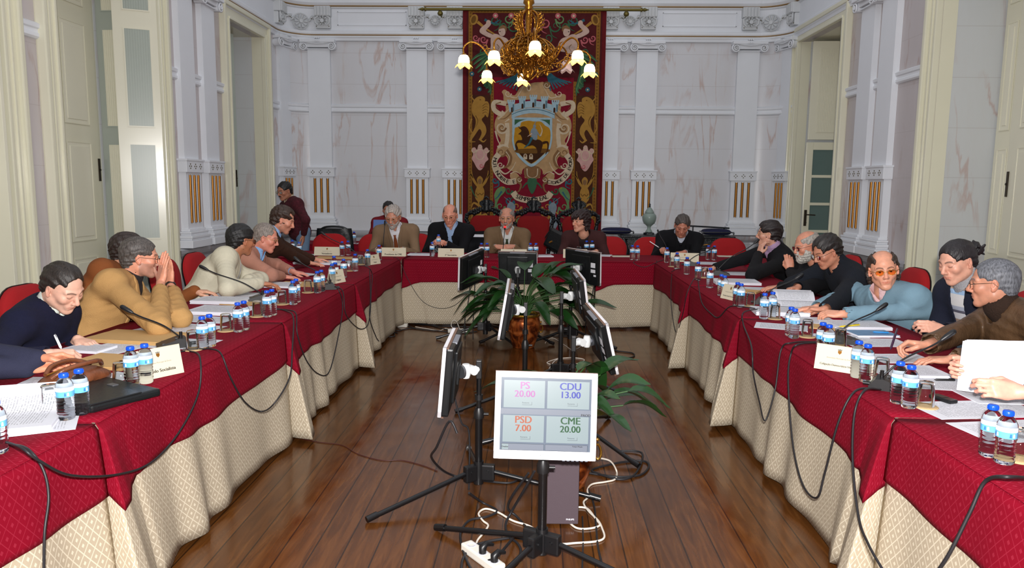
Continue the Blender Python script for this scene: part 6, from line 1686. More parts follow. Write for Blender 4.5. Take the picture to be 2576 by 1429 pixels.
CH = [(-2.86, 3.95, 90, 'red meeting chair between the writing man in navy and the tan jacket man'), (-3.0, 3.55, 96, 'red meeting chair overlapping the one beside the tan jacket'), (-2.98, 4.62, 90, 'red meeting chair of the tan jacket man'), (-2.96, 5.05, 92, 'red meeting chair seen right of the joined hands'), (-2.98, 5.62, 88, 'red meeting chair behind the man in the cream jacket'),
      (-2.95, 6.35, 90, 'red meeting chair of the pink cardigan man'), (-2.95, 6.95, 90, 'red meeting chair of the brown sweater man'),
      (-2.72, 9.62, 4, 'empty red chair at the left end of the head table, before the standing man'), (-2.14, 9.62, -3, 'empty red chair behind the name card at the left of the head table'), (-1.62, 9.82, 0, 'red chair of the bearded man in the tan suit'),
      (.98, 9.72, 0, 'red chair right of the woman in brown'), (1.52, 9.72, -4, 'empty red chair left of the writing man in black'), (1.92, 9.98, 0, 'red chair of the writing man in black'), (2.56, 9.70, 2, 'empty red chair right of the writing man in black'),
      (2.92, 7.62, -90, 'red chair of the woman in the lilac scarf'), (2.96, 6.42, -90, 'red chair of the white-bearded man'), (2.98, 5.85, -90, 'red chair of the man reading an open book'), (3.02, 4.98, -90, 'red chair of the man in the light blue sweater'), (3.05, 4.38, -90, 'red chair of the woman in the navy coat')]
c0 = None
for (x, y, a, lab) in CH:
    if c0 is None: c0 = meeting_chair(x, y, R(a), lab); continue
    c = copy_tree(c0); c.location = (x, y, 0); c.rotation_euler = (0, 0, R(a)); c['label'] = lab

def throne(x, y, label):
    root = empty('armchair', (x, y, 0), 0, label, 'chair', 'carved armchairs below the tapestry')
    k = 1.0
    mb = MB(); mb.box((0, -.02, .40), (.60, .52, .10), bev=.02); mb.build('seat', M_velvet, root)
    mb = MB(); padded(mb, .50, .62, .12, -.03, Matrix.Translation((0, .235, .50)), 0, -.015, .06); mb.build('backrest', M_velvet, root, 'deep red velvet back panel')
    mb = MB()
    for s in (-1, 1):   # curved carved side rails rising to the shoulders
        rail = crom([(s*.22, .24, .42), (s*.24, .24, .6), (s*.235, .24, .78), (s*.29, .25, 1.0), (s*.31, .25, 1.08), (s*.26, .25, 1.15), (s*.17, .25, 1.15), (s*.10, .25, 1.19), (0, .25, 1.22)], 6)
        mb.tube(rail, [.026+.006*math.sin(i*1.3) for i in range(len(rail))], 8)
        for i in range(6, len(rail), 3):
            p = rail[i]; mb.lathe([(0, -.026), (.02, -.016), (.028, 0), (.02, .016), (0, .026)], 8, c=(p.x+s*.012*math.sin(i), p.y-.014, p.z+.008))
        mb.tube(crom([(s*.24, .24, .64), (s*.30, .05, .68), (s*.30, -.18, .66), (s*.33, -.22, .60), (s*.30, -.2, .42)], 5), .022, 8)
    for i in range(26):   # crest of scrolling leaves
        a = i/26*2*PI; rr_ = .075+.02*math.sin(3*a)
        p0_ = Vector((rr_*math.cos(a)*1.1, .24, 1.27+rr_*math.sin(a)))
        mb.tube([p0_*.6+Vector((0, .24, 1.27))*.4, p0_, p0_+Vector((.03*math.cos(a*2.3), -.012, .02*math.sin(a*1.7)))], [.018, .020, .006], 6)
    mb.tube([(0, .26, 1.2), (0, .26, 1.36)], .06, 8)
    for s in (-1, 1):
        for q in range(5): mb.tube([(s*(.08+.035*q), .24, 1.22-.012*q), (s*(.11+.035*q), .22, 1.245-.014*q), (s*(.12+.035*q), .24, 1.21-.014*q)], [.018, .016, .006], 6)
    mb.tube([(-.03, .24, 1.38), (0, .23, 1.41), (.03, .24, 1.38)], .018, 6)
    mb.build('carved_frame', M_carved, root, 'black carved wooden frame with a leafy crest')
    for sx in (-1, 1):
        for yy in (-.22, .22):
            mb = MB(); mb.tube([(sx*.26, yy, .38), (sx*.28, yy-.01, .28), (sx*.25, yy, .1), (sx*.27, yy, 0)], [.03, .034, .02, .03], 8); mb.build('leg', M_carved, root)
    return root
YT = 11.35
for px, lab in ((1222, 'black carved armchair with red back, leftmost of three under the tapestry'), (1342, 'black carved armchair with red back, middle one under the tapestry'), (1456, 'black carved armchair with red back, behind the woman in brown')):
    p = aty(px, 560, YT); throne(p.x, YT-.1, lab)
# coat over the empty armchair side and a handbag on the middle chair
p = aty(1199, 598, 10.1)
root = empty('draped_coat', (p.x, 10.2, 0), 0, 'dark coat and folded papers draped over a chair left of the chairman', 'coat')
mb = MB(); n = 10
P = [[(-.28+.56*i/n+.01*math.sin(j), .05*math.sin(i*1.3+j*.6)+(-.08 if j < 6 else .04), .55+.40*j/9-(.03 if i in (0, n) else 0)) for i in range(n+1)] for j in range(10)]
mb.grid(P, 0, True); mb.grid([[(a[0], a[1]+.07, a[2]) for a in r__] for r__ in P], 0, True); mb.box2((-.2, -.02, .0), (-.17, .01, .6)); mb.box2((.17, -.02, 0), (.2, .01, .6)); mb.build('coat', BLACKF, root)
mb = MB(); mb.box((.05, -.11, .90), (.24, .02, .035)); mb.build('papers', M_blank, root)
p = aty(1389, 620, 9.75)
root = empty('handbag', (p.x, 9.85, 0), R(-20), 'black handbag with a gold clasp between the chairman and the woman', 'bag')
mb = MB(); mb.box((0, 0, .75), (.26, .09, .26), bev=.03, M=Matrix.Rotation(R(25), 4, 'Y') @ Matrix.Translation((-.32, 0, .06))); mb.build('body', M_blackl, root)
mb = MB(); mb.tube([(-.02, -.055, .84), (.02, -.055, .86)], .012, 8); mb.build('clasp', M_gold, root)
mb = MB(); mb.tube(crom([(-.1, 0, .9), (-.02, 0, 1.0), (.1, 0, .98), (.14, 0, .86)], 5), .008, 6); mb.build('strap', M_blackl, root)
# black shoulder bag hung over the left empty chair
p = aty(838, 600, 9.95)
root = empty('shoulder_bag', (p.x, 9.98, 0), R(5), 'black leather bag hung on the back of an empty chair at the left', 'bag')
mb = MB(); P = []
for j in range(9):
    z = .62+.36*j/8; w_ = .26-.03*(j/8)**2; P.append([(w_*math.cos(a), .06+.05*math.sin(a)+.008*math.sin(3*a+j), z) for a in [2*PI*k/20 for k in range(21)]])
mb.grid(P, 0, True); mb.add(P[-1][:-1], [tuple(range(20))]); mb.add(P[0][:-1], [tuple(range(20))[::-1]]); mb.build('body', M_blackl, root)
mb = MB(); mb.tube(crom([(-.2, .05, .95), (-.1, .03, 1.0), (.1, .03, 1.0), (.2, .05, .95)], 6), .014, 8); mb.build('strap', M_blackl, root)
# blue folder in front of the person in red
p = aty(957, 566, 10.85)
mb = MB(); mb.box((0, 0, .16), (.20, .006, .32)); mb.box((0, .004, .16), (.19, .004, .30)); o = mb.build('folder', mat('blue_folder', srgb(90, 120, 178), .5)); o.location = (p.x, 10.78, .7495); o.rotation_euler = (R(-12), 0, 0); tag(o, 'blue folder held upright before the person in red', 'folder')

# ---------------- console table with urn and cushions along the back wall
xa, xb = 1.38, 3.05; yc = 11.95
root = empty('console_table', ((xa+xb)/2, yc, 0), 0, 'long black console table with gilt mounts against the back wall', 'table')
W2 = (xb-xa)/2
mb = MB(); mb.box2((-W2-.05, -.28, .79), (W2+.05, .22, .83), bev=.012); mb.box2((-W2-.02, -.26, .775), (W2+.02, .2, .79)); mb.build('tabletop', M_carved, root)
mb = MB(); mb.box2((-W2+.05, -.24, .60), (W2-.05, .18, .775), bev=.01); mb.build('apron', M_carved, root)
for i, x in enumerate((-.52, 0, .52)):
    mb = MB(); mb.box2((x-.22, -.25, .63), (x+.22, -.235, .75), bev=.006); d = mb.build('drawer', M_carved, root)
    mb = MB(); mb.tube(crom([(x-.12, -.255, .69), (x-.06, -.27, .70), (x-.03, -.262, .685), (x, -.275, .70), (x+.03, -.262, .685), (x+.06, -.27, .70), (x+.12, -.255, .69)], 4), .010, 6); mb.lathe([(0, -.022), (.02, 0), (0, .022)], 8, c=(x, -.26, .69)); mb.build('gilt_handle', M_gold, d)
for sx in (-1, 1):
    mb = MB(); mb.tube(crom([(sx*(W2+.0), -.2, .77), (sx*(W2-.04), -.22, .62), (sx*(W2-.10), -.2, .45), (sx*(W2-.06), -.22, .2), (sx*(W2-.12), -.24, 0)], 6), [.05-.001*i for i in range(25)], 8); mb.build('leg', M_carved, root)
    mb = MB(); mb.tube([(sx*(W2-.1), .16, .62), (sx*(W2-.1), .16, 0)], .03, 8); mb.build('leg', M_carved, root)
p = aty(1632, 590, 11.9); M_urn = mat('celadon_glaze', srgb(140, 156, 148), .3, var=.08, vscale=20)
root = empty('lidded_urn', (p.x, 11.9, .83), 0, 'pale green lidded urn on a tall foot standing on the console table', 'vase')
mb = MB(); mb.lathe([(0, .0), (.085, 0), (.085, .03), (.06, .035), (.05, .05)], 6, smooth=False); mb.build('plinth', M_carved, root)
mb = MB(); mb.lathe([(.055, .04), (.05, .06), (.028, .09), (.026, .12), (.05, .15), (.085, .175), (.105, .22), (.112, .27), (.108, .30), (.085, .33), (.06, .345)], 10); mb.build('body', M_urn, root)
mb = MB(); mb.lathe([(.075, .345), (.07, .36), (.045, .40), (.03, .42), (.012, .43)], 10); mb.build('lid', M_urn, root)
mb = MB(); mb.lathe([(.008, .425), (.018, .44), (.012, .455), (.018, .47), (0, .50)], 8); mb.build('finial', M_carved, root)
M_navyv = mat('navy_velvet', srgb(26, 28, 62), .9, bump=.2, bscale=40)
def cushion(px, w, label):
    p = aty(px, 590, 11.9); mb = MB(); n = 14; P = []
    for j in range(n+1):
        r__ = []
        for i in range(n+1):
            u_, v_ = i/n*2-1, j/n*2-1; h = .055*(max(0, (1-u_**4)*(1-v_**4)))**.5; r__.append((u_*w/2*(1-.05*v_*v_), v_*.15*(1-.05*u_*u_), .055+h*.9))
        P.append(r__)
    mb.grid(P, 0, True); mb.grid([[(a[0], a[1], .110-a[2]*1.0) for a in r__] for r__ in P], 0, True)
    root = empty('cushion', (p.x, 11.88, .832), 0, label, 'cushion', 'navy cushions on the console'); mb.build('pad', M_navyv, root)
    mb = MB(); mb.tube([(-w/2, -.15, .055), (w/2, -.15, .055), (w/2, .15, .055), (-w/2, .15, .055), (-w/2, -.15, .055)], .007, 6)
    for sx in (-1, 1): mb.lathe([(0, -.03), (.014, -.01), (.006, .02)], 6, c=(sx*(w/2+.01), -.15, .045))
    mb.build('silver_cord', M_steel, root)
cushion(1550, .48, 'navy velvet cushion at the left end of the console table'); cushion(1800, .46, 'navy velvet cushion at the right end of the console table')
mb = MB(); a, b_ = aty(1735, 577, 11.8), aty(1822, 583, 11.8); mb.tube([(a.x, 11.8, .98), (a.x+.25, 11.8, .97), (b_.x+.08, 11.82, .95)], .012, 8); mb.tube([(a.x+.05, 11.8, .97), (a.x+.05, 11.8, .83)], .01, 6); mb.tube([(b_.x, 11.82, .953), (b_.x, 11.82, .83)], .01, 6)
o = mb.build('ceremonial_staff', M_carved); tag(o, 'dark staff resting on a low stand at the right end of the console', 'staff')

# ---------------- foliage
M_leaf = mat('glossy_leaf', srgb(28, 62, 24), .28, var=.35, vscale=9, bump=.1, bscale=30)
M_leaf2 = mat('palm_leaf', srgb(30, 62, 40), .45, var=.3, vscale=6)
M_stem = mat('leaf_stem', srgb(44, 78, 34), .5)
def leaf_blade(mb, base, tip, width, droop, mi=0, n=9, fold=.25, side=None):
    base, tip = Vector(base), Vector(tip); d = tip-base; sd = d.cross(Vector((0, 0, 1)))
    if sd.length < 1e-4: sd = Vector((1, 0, 0))
    sd.normalize()
    if side is not None: sd = (sd+Vector(side)).normalized()
    rows = []
    for i in range(n+1):
        t = i/n; c = base+d*t+Vector((0, 0, droop*math.sin(PI*min(1, t*1.15))*.6-droop*.5*t*t))
        w = width*(math.sin(PI*(t**.75))**.8 if 0 < t < 1 else .0)+.001
        up = Vector((0, 0, 1))*w*fold
        rows.append([c-sd*w+up, c-sd*w*.5+up*.4, c, c+sd*w*.5+up*.4, c+sd*w+up])
    mb.grid(rows, mi, True)
def palm(x, y, n, h, label, z0=0, seed=3, cat='plant', reach=.7):
    rr = random.Random(seed); root = empty('potted_palm', (x, y, 0), 0, label, cat)
    mb = MB(); mb.lathe([(0, 0), (.11, 0), (.14, .24), (.15, .26), (.13, .26), (.12, .22), (0, .22)], 16); mb.build('pot', M_black, root)
    ml = MB(); ms = MB()
    for i in range(n):
        a = 2*PI*i/n+rr.uniform(-.3, .3); el = rr.uniform(.35, 1.2); L_ = h*rr.uniform(.7, 1.0)
        o = Vector((0, 0, .2)); pts = []
        for k in range(9):
            t = k/8; rad = L_*reach*t*math.cos(el)*(1+.3*t); zz = .2+L_*(math.sin(el)*t-.55*t*t*(1-el*.3))
            pts.append(Vector((rad*math.cos(a), rad*math.sin(a), zz)))
        ms.tube(pts, [.006-.0005*k for k in range(9)], 5)
        for k in range(2, 9):
            d = (pts[k]-pts[k-1]).normalized(); sd = d.cross(Vector((0, 0, 1))).normalized()
            for s in (-1, 1):
                l_ = .20*(1-.45*abs(k-5)/4); leaf_blade(ml, pts[k], pts[k]+(sd*s*.75+d*.8+Vector((0, 0, -.1))).normalized()*l_, .011, .02, n=4)
    ml.build('fronds', M_leaf2, root); ms.build('stems', M_stem, root)
p = aty(1100, 600, 10.6); palm(p.x, 10.7, 13, 1.15, 'palm with narrow arching fronds behind the bald man', seed=5, reach=.55)
p = aty(1880, 640, 11.0); palm(p.x, 10.7, 16, .95, 'low palm at the right end of the head table', seed=8, reach=.75)
# ================================================================== THE SCREENS AND PLANTS BETWEEN THE TABLES
M_bezel = mat('white_bezel', srgb(226, 224, 228), .35); M_silver = mat('silver_plastic', srgb(150, 152, 158), .35, .3); M_backshell = mat('monitor_back', srgb(16, 18, 20), .38)
M_edge = mat('bronze_edge', srgb(112, 84, 70), .45); M_grey = mat('grey_plastic', srgb(118, 120, 128), .5); M_sticker = mat('white_sticker', srgb(206, 206, 212), .5); M_arm = mat('white_ball_arm', srgb(214, 216, 216), .35)
M_screenoff = mat('dark_screen', srgb(30, 34, 40), .15)
M_screen = mat('lit_screen', srgb(40, 44, 48), .25, emit=srgb(150, 164, 188), estr=.75)
def emis(name, c, s=.5): return mat(name, srgb(*[int(x*.22) for x in c]), .3, emit=srgb(*c), estr=s)
M_panel = emis('screen_panel', (196, 216, 220), .85); M_bar = emis('screen_bar', (184, 192, 212), .68); M_scrline = emis('screen_line', (110, 128, 150), .3)
M_tx = [emis('text_pink', (236, 120, 224), .7), emis('text_blue', (24, 56, 240), .6), emis('text_orange', (246, 112, 56), .7), emis('text_green', (0, 130, 46), .4), emis('text_dark', (60, 66, 84), .2)]
def build_monitor(c, yaw, tilt, roll=0., label='', lit=False, w=.405, h=.345):
    Af = basis(yaw, -tilt, roll)
    X = -Af[:, 0]; Y = -Af[:, 1]; Z = Af[:, 2]     # seen from the front: x to the right, z up, y away from the viewer (into the panel)
    M = Matrix(((X[0], Y[0], Z[0], c[0]), (X[1], Y[1], Z[1], c[1]), (X[2], Y[2], Z[2], c[2]), (0, 0, 0, 1)))
    root = bpy.data.objects.new('flat_monitor', None); C.objects.link(root); root.empty_display_size = .05
    root.matrix_world = M; tag(root, label, 'monitor', 'speaking-time monitors on stands')
    b = .028
    mb = MB()
    mb.box2((-w/2, 0, -h/2), (-w/2+b*.85, .018, h/2), bev=.004); mb.box2((w/2-b*.85, 0, -h/2), (w/2, .018, h/2), bev=.004); mb.box2((-w/2, 0, h/2-b*.85), (w/2, .018, h/2), bev=.004); mb.box2((-w/2, 0, -h/2), (w/2, .018, -h/2+b*1.25), bev=.004)
    bz = mb.build('bezel', M_bezel, root, 'white front frame')
    mb = MB(); mb.box2((-w/2+.004, .014, -h/2+.004), (w/2-.004, .052, h/2-.004), bev=.01); mb.build('back_cover', M_backshell, root, 'black rear cover')
    for z_ in (h/2, -h/2+.0035):
        mb = MB(); mb.box2((-w/2-.0005, .018, z_-.004), (w/2+.0005, .030, z_+.0005)); mb.build('edge_strip', M_edge, root)
    mb = MB(); mb.box2((-.11, .05, -.13), (.11, .066, .13), bev=.012); mb.box2((-.05, .064, -.05), (.05, .074, .05)); mb.build('mounting_plate', M_backshell, root)
    mb = MB(); mb.box2((-.08, .03, h/2-.012), (.08, .056, h/2-.002), bev=.004); mb.build('top_vent', M_grey, root)
    for (x, z, sw, sh) in ((-.13, .04, .06, .05), (-.13, -.02, .062, .035), (-.155, -.065, .028, .02)):
        mb = MB(); mb.box((x, .0528, z), (sw, .001, sh)); mb.build('sticker', M_sticker, root)
    mb = MB(); mb.box2((-w/2+b*.8, .004, -h/2+b*1.2), (w/2-b*.8, .010, h/2-b*.8)); scr = mb.build('screen', M_screen if lit else M_screenoff, root)
    if lit:
        mb = MB(); y = .0032
        F_ = Matrix.Rotation(PI/2, 4, 'X')
        def at(x, z, e=0): return Matrix.Translation((x, y-.0006-e, z)) @ F_
        def quad(x0, z0, x1, z1, mi, e=0): mb.add([(x0, y-e, z0), (x1, y-e, z0), (x1, y-e, z1), (x0, y-e, z1)], [(0, 1, 2, 3)], mi)
        cx0, cx1, cz0, cz1 = -w/2+b*.8, w/2-b*.8, -h/2+b*1.2, h/2-b*.8
        quad(cx0+.012, .03, -.006, cz1-.012, 0); quad(.004, .03, cx1-.01, cz1-.012, 0)
        quad(cx0+.012, -.105, -.006, .0, 0); quad(.004, -.105, cx1-.01, .0, 0)
        quad(cx0, .004, cx1, .026, 1)
        quad(cx0+.008, -.136, -.004, -.112, 1); quad(.0, -.136, cx1-.012, -.112, 1)
        for (x0, x1) in ((cx0+.008, -.004), (.0, cx1-.012)):
            for (a, b2, c2, d2) in ((x0, -.137, x1, -.1358), (x0, -.1125, x1, -.1113), (x0, -.137, x0+.0012, -.1113), (x1-.0012, -.137, x1, -.1113)): quad(a, b2, c2, d2, 2, .0004)
        quad(-.17, -.1345, -.145, -.1135, 0, .0004)
        for (x, z, s1, s2, k) in ((-.085, .1, 'PS', '20.00', 0), (.095, .1, 'CDU', '13.00', 1), (-.088, -.035, 'PSD', '7.00', 2), (.098, -.035, 'CME', '20.00', 3)):
            put_text(mb, s1, .040, at(x, z+.017), 3+k, True); put_text(mb, s2, .037, at(x, z-.016), 3+k, True)
            put_text(mb, 'Restante', .008, at(x+.004, z-.050), 2); quad(x+.028, z-.058, x+.029, z-.046, 2, .0004); quad(x-.01, z-.0585, x+.029, z-.0575, 2, .0004)
        put_text(mb, 'PAOD', .014, at(.158, .006), 7, True); put_text(mb, 'Orador', .009, at(-.158, -.124, .0006), 7, True); put_text(mb, 'Tempo Moção', .007, at(.128, -.117, .0006), 7, True)
        put_text(mb, 'Tempo Total Decorrido:  00:00:00', .009, at(-.105, -.1415), 7); put_text(mb, 'Hora: 11:19', .006, at(.13, -.1415), 7)
        mb.build('display', [M_panel, M_bar, M_scrline]+M_tx, scr, 'lit display of four speaking times')
        mb = MB()
        def atb(x, z): return Matrix.Translation((x, -.0006, z)) @ F_
        put_text(mb, 'S A M S U N G', .0085, atb(0, -h/2+.018), 0, True); put_text(mb, '(1)', .007, atb(w/2-.022, h/2-.014), 0, True)
        for i in range(6): mb.box((.075+i*.018, .004, -h/2-.001), (.010, .006, .003))
        mb.build('maker_mark', M_bar, bz)
    return root, M
def stand(foot, top, angs, label, spread=.52, hub=.14, M_arm_to=None, thick=1.0):
    root = empty('tripod_stand', (foot[0], foot[1], 0), 0, label, 'stand', 'black tripod stands')
    H_ = top
    mb = MB(); mb.tube([(0, 0, .06), (0, 0, H_*.62)], .019*thick, 14); mb.tube([(0, 0, H_*.60), (0, 0, H_)], .013*thick, 12); mb.build('pole', M_blackm, root)
    mb = MB(); mb.tube([(0, 0, H_*.58), (0, 0, H_*.58+.03), (0, 0, H_*.66)], [.026, .027, .018], 14); mb.build('clamp_collar', M_black, root)
    mb = MB(); mb.tube([(0, 0, H_*.72), (0, 0, H_*.76)], .021, 12); mb.build('upper_ring', M_black, root)
    mb = MB(); mb.tube([(.015, 0, H_*.61), (.05, 0, H_*.61)], .008, 8); mb.build('knob', M_black, root)
    mb = MB(); mb.tube([(0, 0, .05), (0, 0, hub+.05)], .026*thick, 14); mb.build('hub', M_black, root)
    for a in angs:
        a = R(a); d = Vector((math.cos(a), math.sin(a), 0))
        mb = MB(); mb.tube([d*.06+Vector((0, 0, hub)), d*spread+Vector((0, 0, .018))], .0125*thick, 10); mb.tube([d*(spread-.045)+Vector((0, 0, .029)), d*(spread+.01)+Vector((0, 0, .017))], .0165*thick, 10)
        lg = mb.build('leg', M_blackm, root)
        mb = MB(); T = Matrix.Rotation(a, 4, 'Z'); mb.box2((.015, -.018, hub-.05), (.085, .018, hub+.035), M=T, bev=.008); mb.tube([T @ Vector((.05, -.024, hub)), T @ Vector((.05, .024, hub))], .008, 8); mb.build('bracket', M_black, lg)
    return root
def ball_arm(root, p0, p1):
    """from the pole head p0 to the monitor mount p1, world points"""
    o = Vector((root.location.x, root.location.y, 0)); a, b_ = Vector(p0)-o, Vector(p1)-o; d = (b_-a).normalized(); L_ = (b_-a).length
    mb = MB(); z = Vector((0, 0, 1)); s = d.cross(z).normalized()
    mb.box2((-.014, -.020, a.z-.05), (.014, .020, a.z+.045), M=Matrix.Translation((a.x, a.y, 0)), bev=.004); mb.build('clamp', M_black, root)
    mb = MB(); mb.tube([a+d*.01, a+d*L_*.3], .019, 10, 0); c1 = a+d*L_*.38; mb.tube([c1-s*.024, c1+s*.024], .024, 14, 0); mb.tube([a+d*L_*.42, a+d*L_*.66], .017, 10, 1)
    c2 = a+d*L_*.70; mb.tube([c2-z*.036, c2-z*.018, c2+z*.018, c2+z*.036], [.018, .024, .024, .018], 14, 0); mb.tube([c2, b_-d*.01], .014, 10, 1); mb.tube([b_-d*.014, b_-d*.002], .034, 14, 2)
    mb.build('ball_joint_arm', [M_arm, M_grey, M_steel], root, 'white and grey swivel arm')
def station(c, yaw, tilt, foot, pole_px_top, legs, what, lit=False, roll=0., scale=1.0, spread=.5, hub=.14):
    c = Vector(c)
    m, M = build_monitor(c, yaw, tilt, roll, what[0], lit)
    foot = Vector(foot); mount = M @ Vector((0, .075, 0))
    head = Vector((foot.x, foot.y, max(.5, min(mount.z+pole_px_top, 1.4))))
    st = stand(foot, head.z+.03, legs, what[1], spread, hub)
    ball_arm(st, head, mount)
    return m, st
# front monitor facing the camera
F1 = (0.035, 2.98)
station(aty(1373, 1047, 2.86), 178, 9, (.045, 2.97), .0, (-28, 150, 235), ('white-framed monitor lit with four party names and speaking times', 'tripod stand under the lit front monitor'), True, roll=-1.2, spread=.55, hub=.11)
F2 = atz(1203, 1228, .03)
station(aty(1120, 932, 3.62), 270, 5, (F2.x, F2.y+.02), .0, (218, -8, 100), ('monitor seen edge-on at the left, nearest of those turned left', 'tripod stand of the nearest left-turned monitor'), roll=-3, spread=.62, hub=.12)
station(aty(1264, 775, 5.15), 269, 9, (aty(1322, 800, 5.2).x, 5.2), .0, (200, 320, 80), ('white-edged monitor seen edge-on before the copper plant pot', 'tripod stand before the copper plant pot'), roll=-6, spread=.5)
station(aty(1180, 676, 7.45), 297, 8, (atz(1222, 842, .03).x, 7.6), .0, (190, 310, 70), ('monitor showing its black back, left of the leafy plant', 'tripod stand left of the leafy plant'), roll=-10, spread=.5)
station(aty(1303, 672, 7.75), 4, 10, (aty(1303, 700, 7.6).x, 7.55), -.02, (210, 330, 90), ('monitor showing its black back, right above the leafy plant', 'tripod stand hidden behind the leafy plant'), spread=.42)
station(aty(1470, 670, 7.55), 36, 8, (aty(1437, 690, 7.45).x, 7.42), .0, (200, 330, 90), ('monitor showing its stickered black back at the right, farthest right', 'tripod stand of the stickered monitor'), roll=4, spread=.5)
station(aty(1468, 740, 5.95), 84, 9, (aty(1413, 740, 5.85).x, 5.85), .0, (210, 330, 90), ('narrow white-edged monitor seen edge-on, right of the plant', 'tripod stand of the upper right edge-on monitor'), roll=6, spread=.5)
station(aty(1519, 848, 4.60), 80, 16, (aty(1443, 860, 4.5).x, 4.5), .0, (190, 310, 60), ('white-edged monitor leaning at the right, nearest of those turned right', 'tripod stand of the nearest right-turned monitor'), roll=10, spread=.55)

# copper pots and peace lilies
M_copper = None
def copper():
    m, nt, b, N, L = newmat('beaten_copper')
    tc = N.new('ShaderNodeTexCoord'); nz = N.new('ShaderNodeTexNoise'); nz.inputs['Scale'].default_value = 9; nz.inputs['Detail'].default_value = 6; nz.inputs['Distortion'].default_value = 1.5; L.new(tc.outputs['Object'], nz.inputs['Vector'])
    r = ramp(N, [(.38, srgb(84, 36, 18)), (.5, srgb(168, 84, 36)), (.62, srgb(206, 120, 62))]); L.new(nz.outputs['Fac'], r.inputs[0]); L.new(r.outputs[0], b.inputs['Base Color'])
    b.inputs['Metallic'].default_value = .65; b.inputs['Roughness'].default_value = .28
    bp = N.new('ShaderNodeBump'); bp.inputs['Strength'].default_value = .2; bp.inputs['Distance'].default_value = .01; L.new(nz.outputs['Fac'], bp.inputs['Height']); L.new(bp.outputs[0], b.inputs['Normal'])
    return m
M_copper = copper(); M_brass = mat('polished_brass', srgb(196, 150, 62), .22, .95); M_soil = mat('potting_soil', srgb(34, 24, 18), .95, bump=.6, bscale=60)
def pot_plant(x, y, r_, h, leaves, label, seed, size=1.0, spread=(1, 1), tilt=(0, 0)):
    rr = random.Random(seed); root = empty('potted_plant', (x, y, 0), 0, label, 'plant')
    mb = MB(); mb.lathe([(0, 0), (r_*.62, 0), (r_*.66, .01), (r_*.80, h*.25), (r_*.97, h*.55), (r_*1.0, h*.75), (r_*.93, h*.87), (r_*.86, h*.90)], 32); mb.build('pot', M_copper, root, 'copper pot')
    mb = MB(); mb.lathe([(r_*.86, h*.90), (r_*.96, h*.92), (r_*1.0, h*.96), (r_*.96, h), (r_*.86, h*.99), (r_*.82, h*.9)], 32)
    for s in (-1, 1):
        mb.tube([(s*(r_*1.03+.018*math.sin(a)), .03*math.cos(a), h*.72-.03+.03*math.cos(a)*0-.03*(1-math.cos(a))) for a in [k*PI/6 for k in range(13)]], .007, 8); mb.lathe([(0, -.012), (.014, 0), (0, .012)], 8, c=(s*r_*1.02, 0, h*.74))
    mb.build('brass_rim', M_brass, root, 'brass rim with ring handles')
    mb = MB(); mb.lathe([(0, h*.93), (r_*.84, h*.92)], 20); mb.build('soil', M_soil, root)
    for i in range(leaves):
        a = 2*PI*i/leaves*2.4+rr.uniform(-.4, .4); el = rr.uniform(.25, 1.25); Ls = size*rr.uniform(.22, .44)
        o = Vector((r_*.3*math.cos(a), r_*.3*math.sin(a), h*.93))
        d = Vector((math.cos(a)*math.cos(el)*spread[0]+tilt[0], math.sin(a)*math.cos(el)*spread[1]+tilt[1], math.sin(el))).normalized()
        pe = o+d*Ls+Vector((0, 0, -.02))
        st = crom([o, o+Vector((d.x*.35, d.y*.35, d.z*1.2))*Ls*.5, pe], 5)
        ml = MB(); ml.tube(st, .0045, 6, 1)
        ld = Vector((d.x, d.y, 0)).normalized() if abs(d.x)+abs(d.y) > .05 else Vector((1, 0, 0))
        L_ = size*rr.uniform(.24, .35); dr = rr.uniform(-.9, .15) if el < .9 else rr.uniform(-.3, .6)
        tip = pe+(ld+Vector((0, 0, dr))).normalized()*L_
        leaf_blade(ml, pe, tip, L_*rr.uniform(.19, .26), .05, 0, n=9, fold=.3, side=(rr.uniform(-.25, .25),)*3)
        ml.build('leaf', [M_leaf, M_stem], root)
    return root
p = atz(1316, 880, .0); pot_plant(p.x, p.y+.13, .165, .34, 56, 'copper pot with a broad-leaved plant in the middle of the aisle', 4, 1.12, (1.25, .8))
p = atz(1440, 1262, .0); pot_plant(p.x-.03, p.y+.22, .165, .34, 15, 'copper pot with a few long leaves just behind the lit monitor', 12, .95, (1.0, .6), (.34, .0))
# one long pale leaf leaning out of the nearer pot
# purple-grey loudspeaker box
p = atz(1408, 1322, 0)
root = empty('loudspeaker', (p.x, p.y+.07, 0), R(2), 'tall purple-grey loudspeaker box behind the lit monitor stand', 'speaker')
M_spk = mat('purple_grey_cloth', srgb(74, 62, 68), .9, bump=.2, bscale=400)
mb = MB(); mb.box2((-.085, -.07, .008), (.085, .12, .33), bev=.004); mb.build('cabinet', M_black, root)
mb = MB(); mb.box2((-.083, -.076, .010), (.083, -.068, .328), bev=.003); g_ = mb.build('grille', M_spk, root, 'purple-grey cloth grille')
mb = MB(); put_text(mb, 'PHILIPS', .012, Matrix.Translation((.045, -.0775, .033)) @ Matrix.Rotation(PI/2, 4, 'X'), 0, True); mb.build('badge', M_sticker, g_)
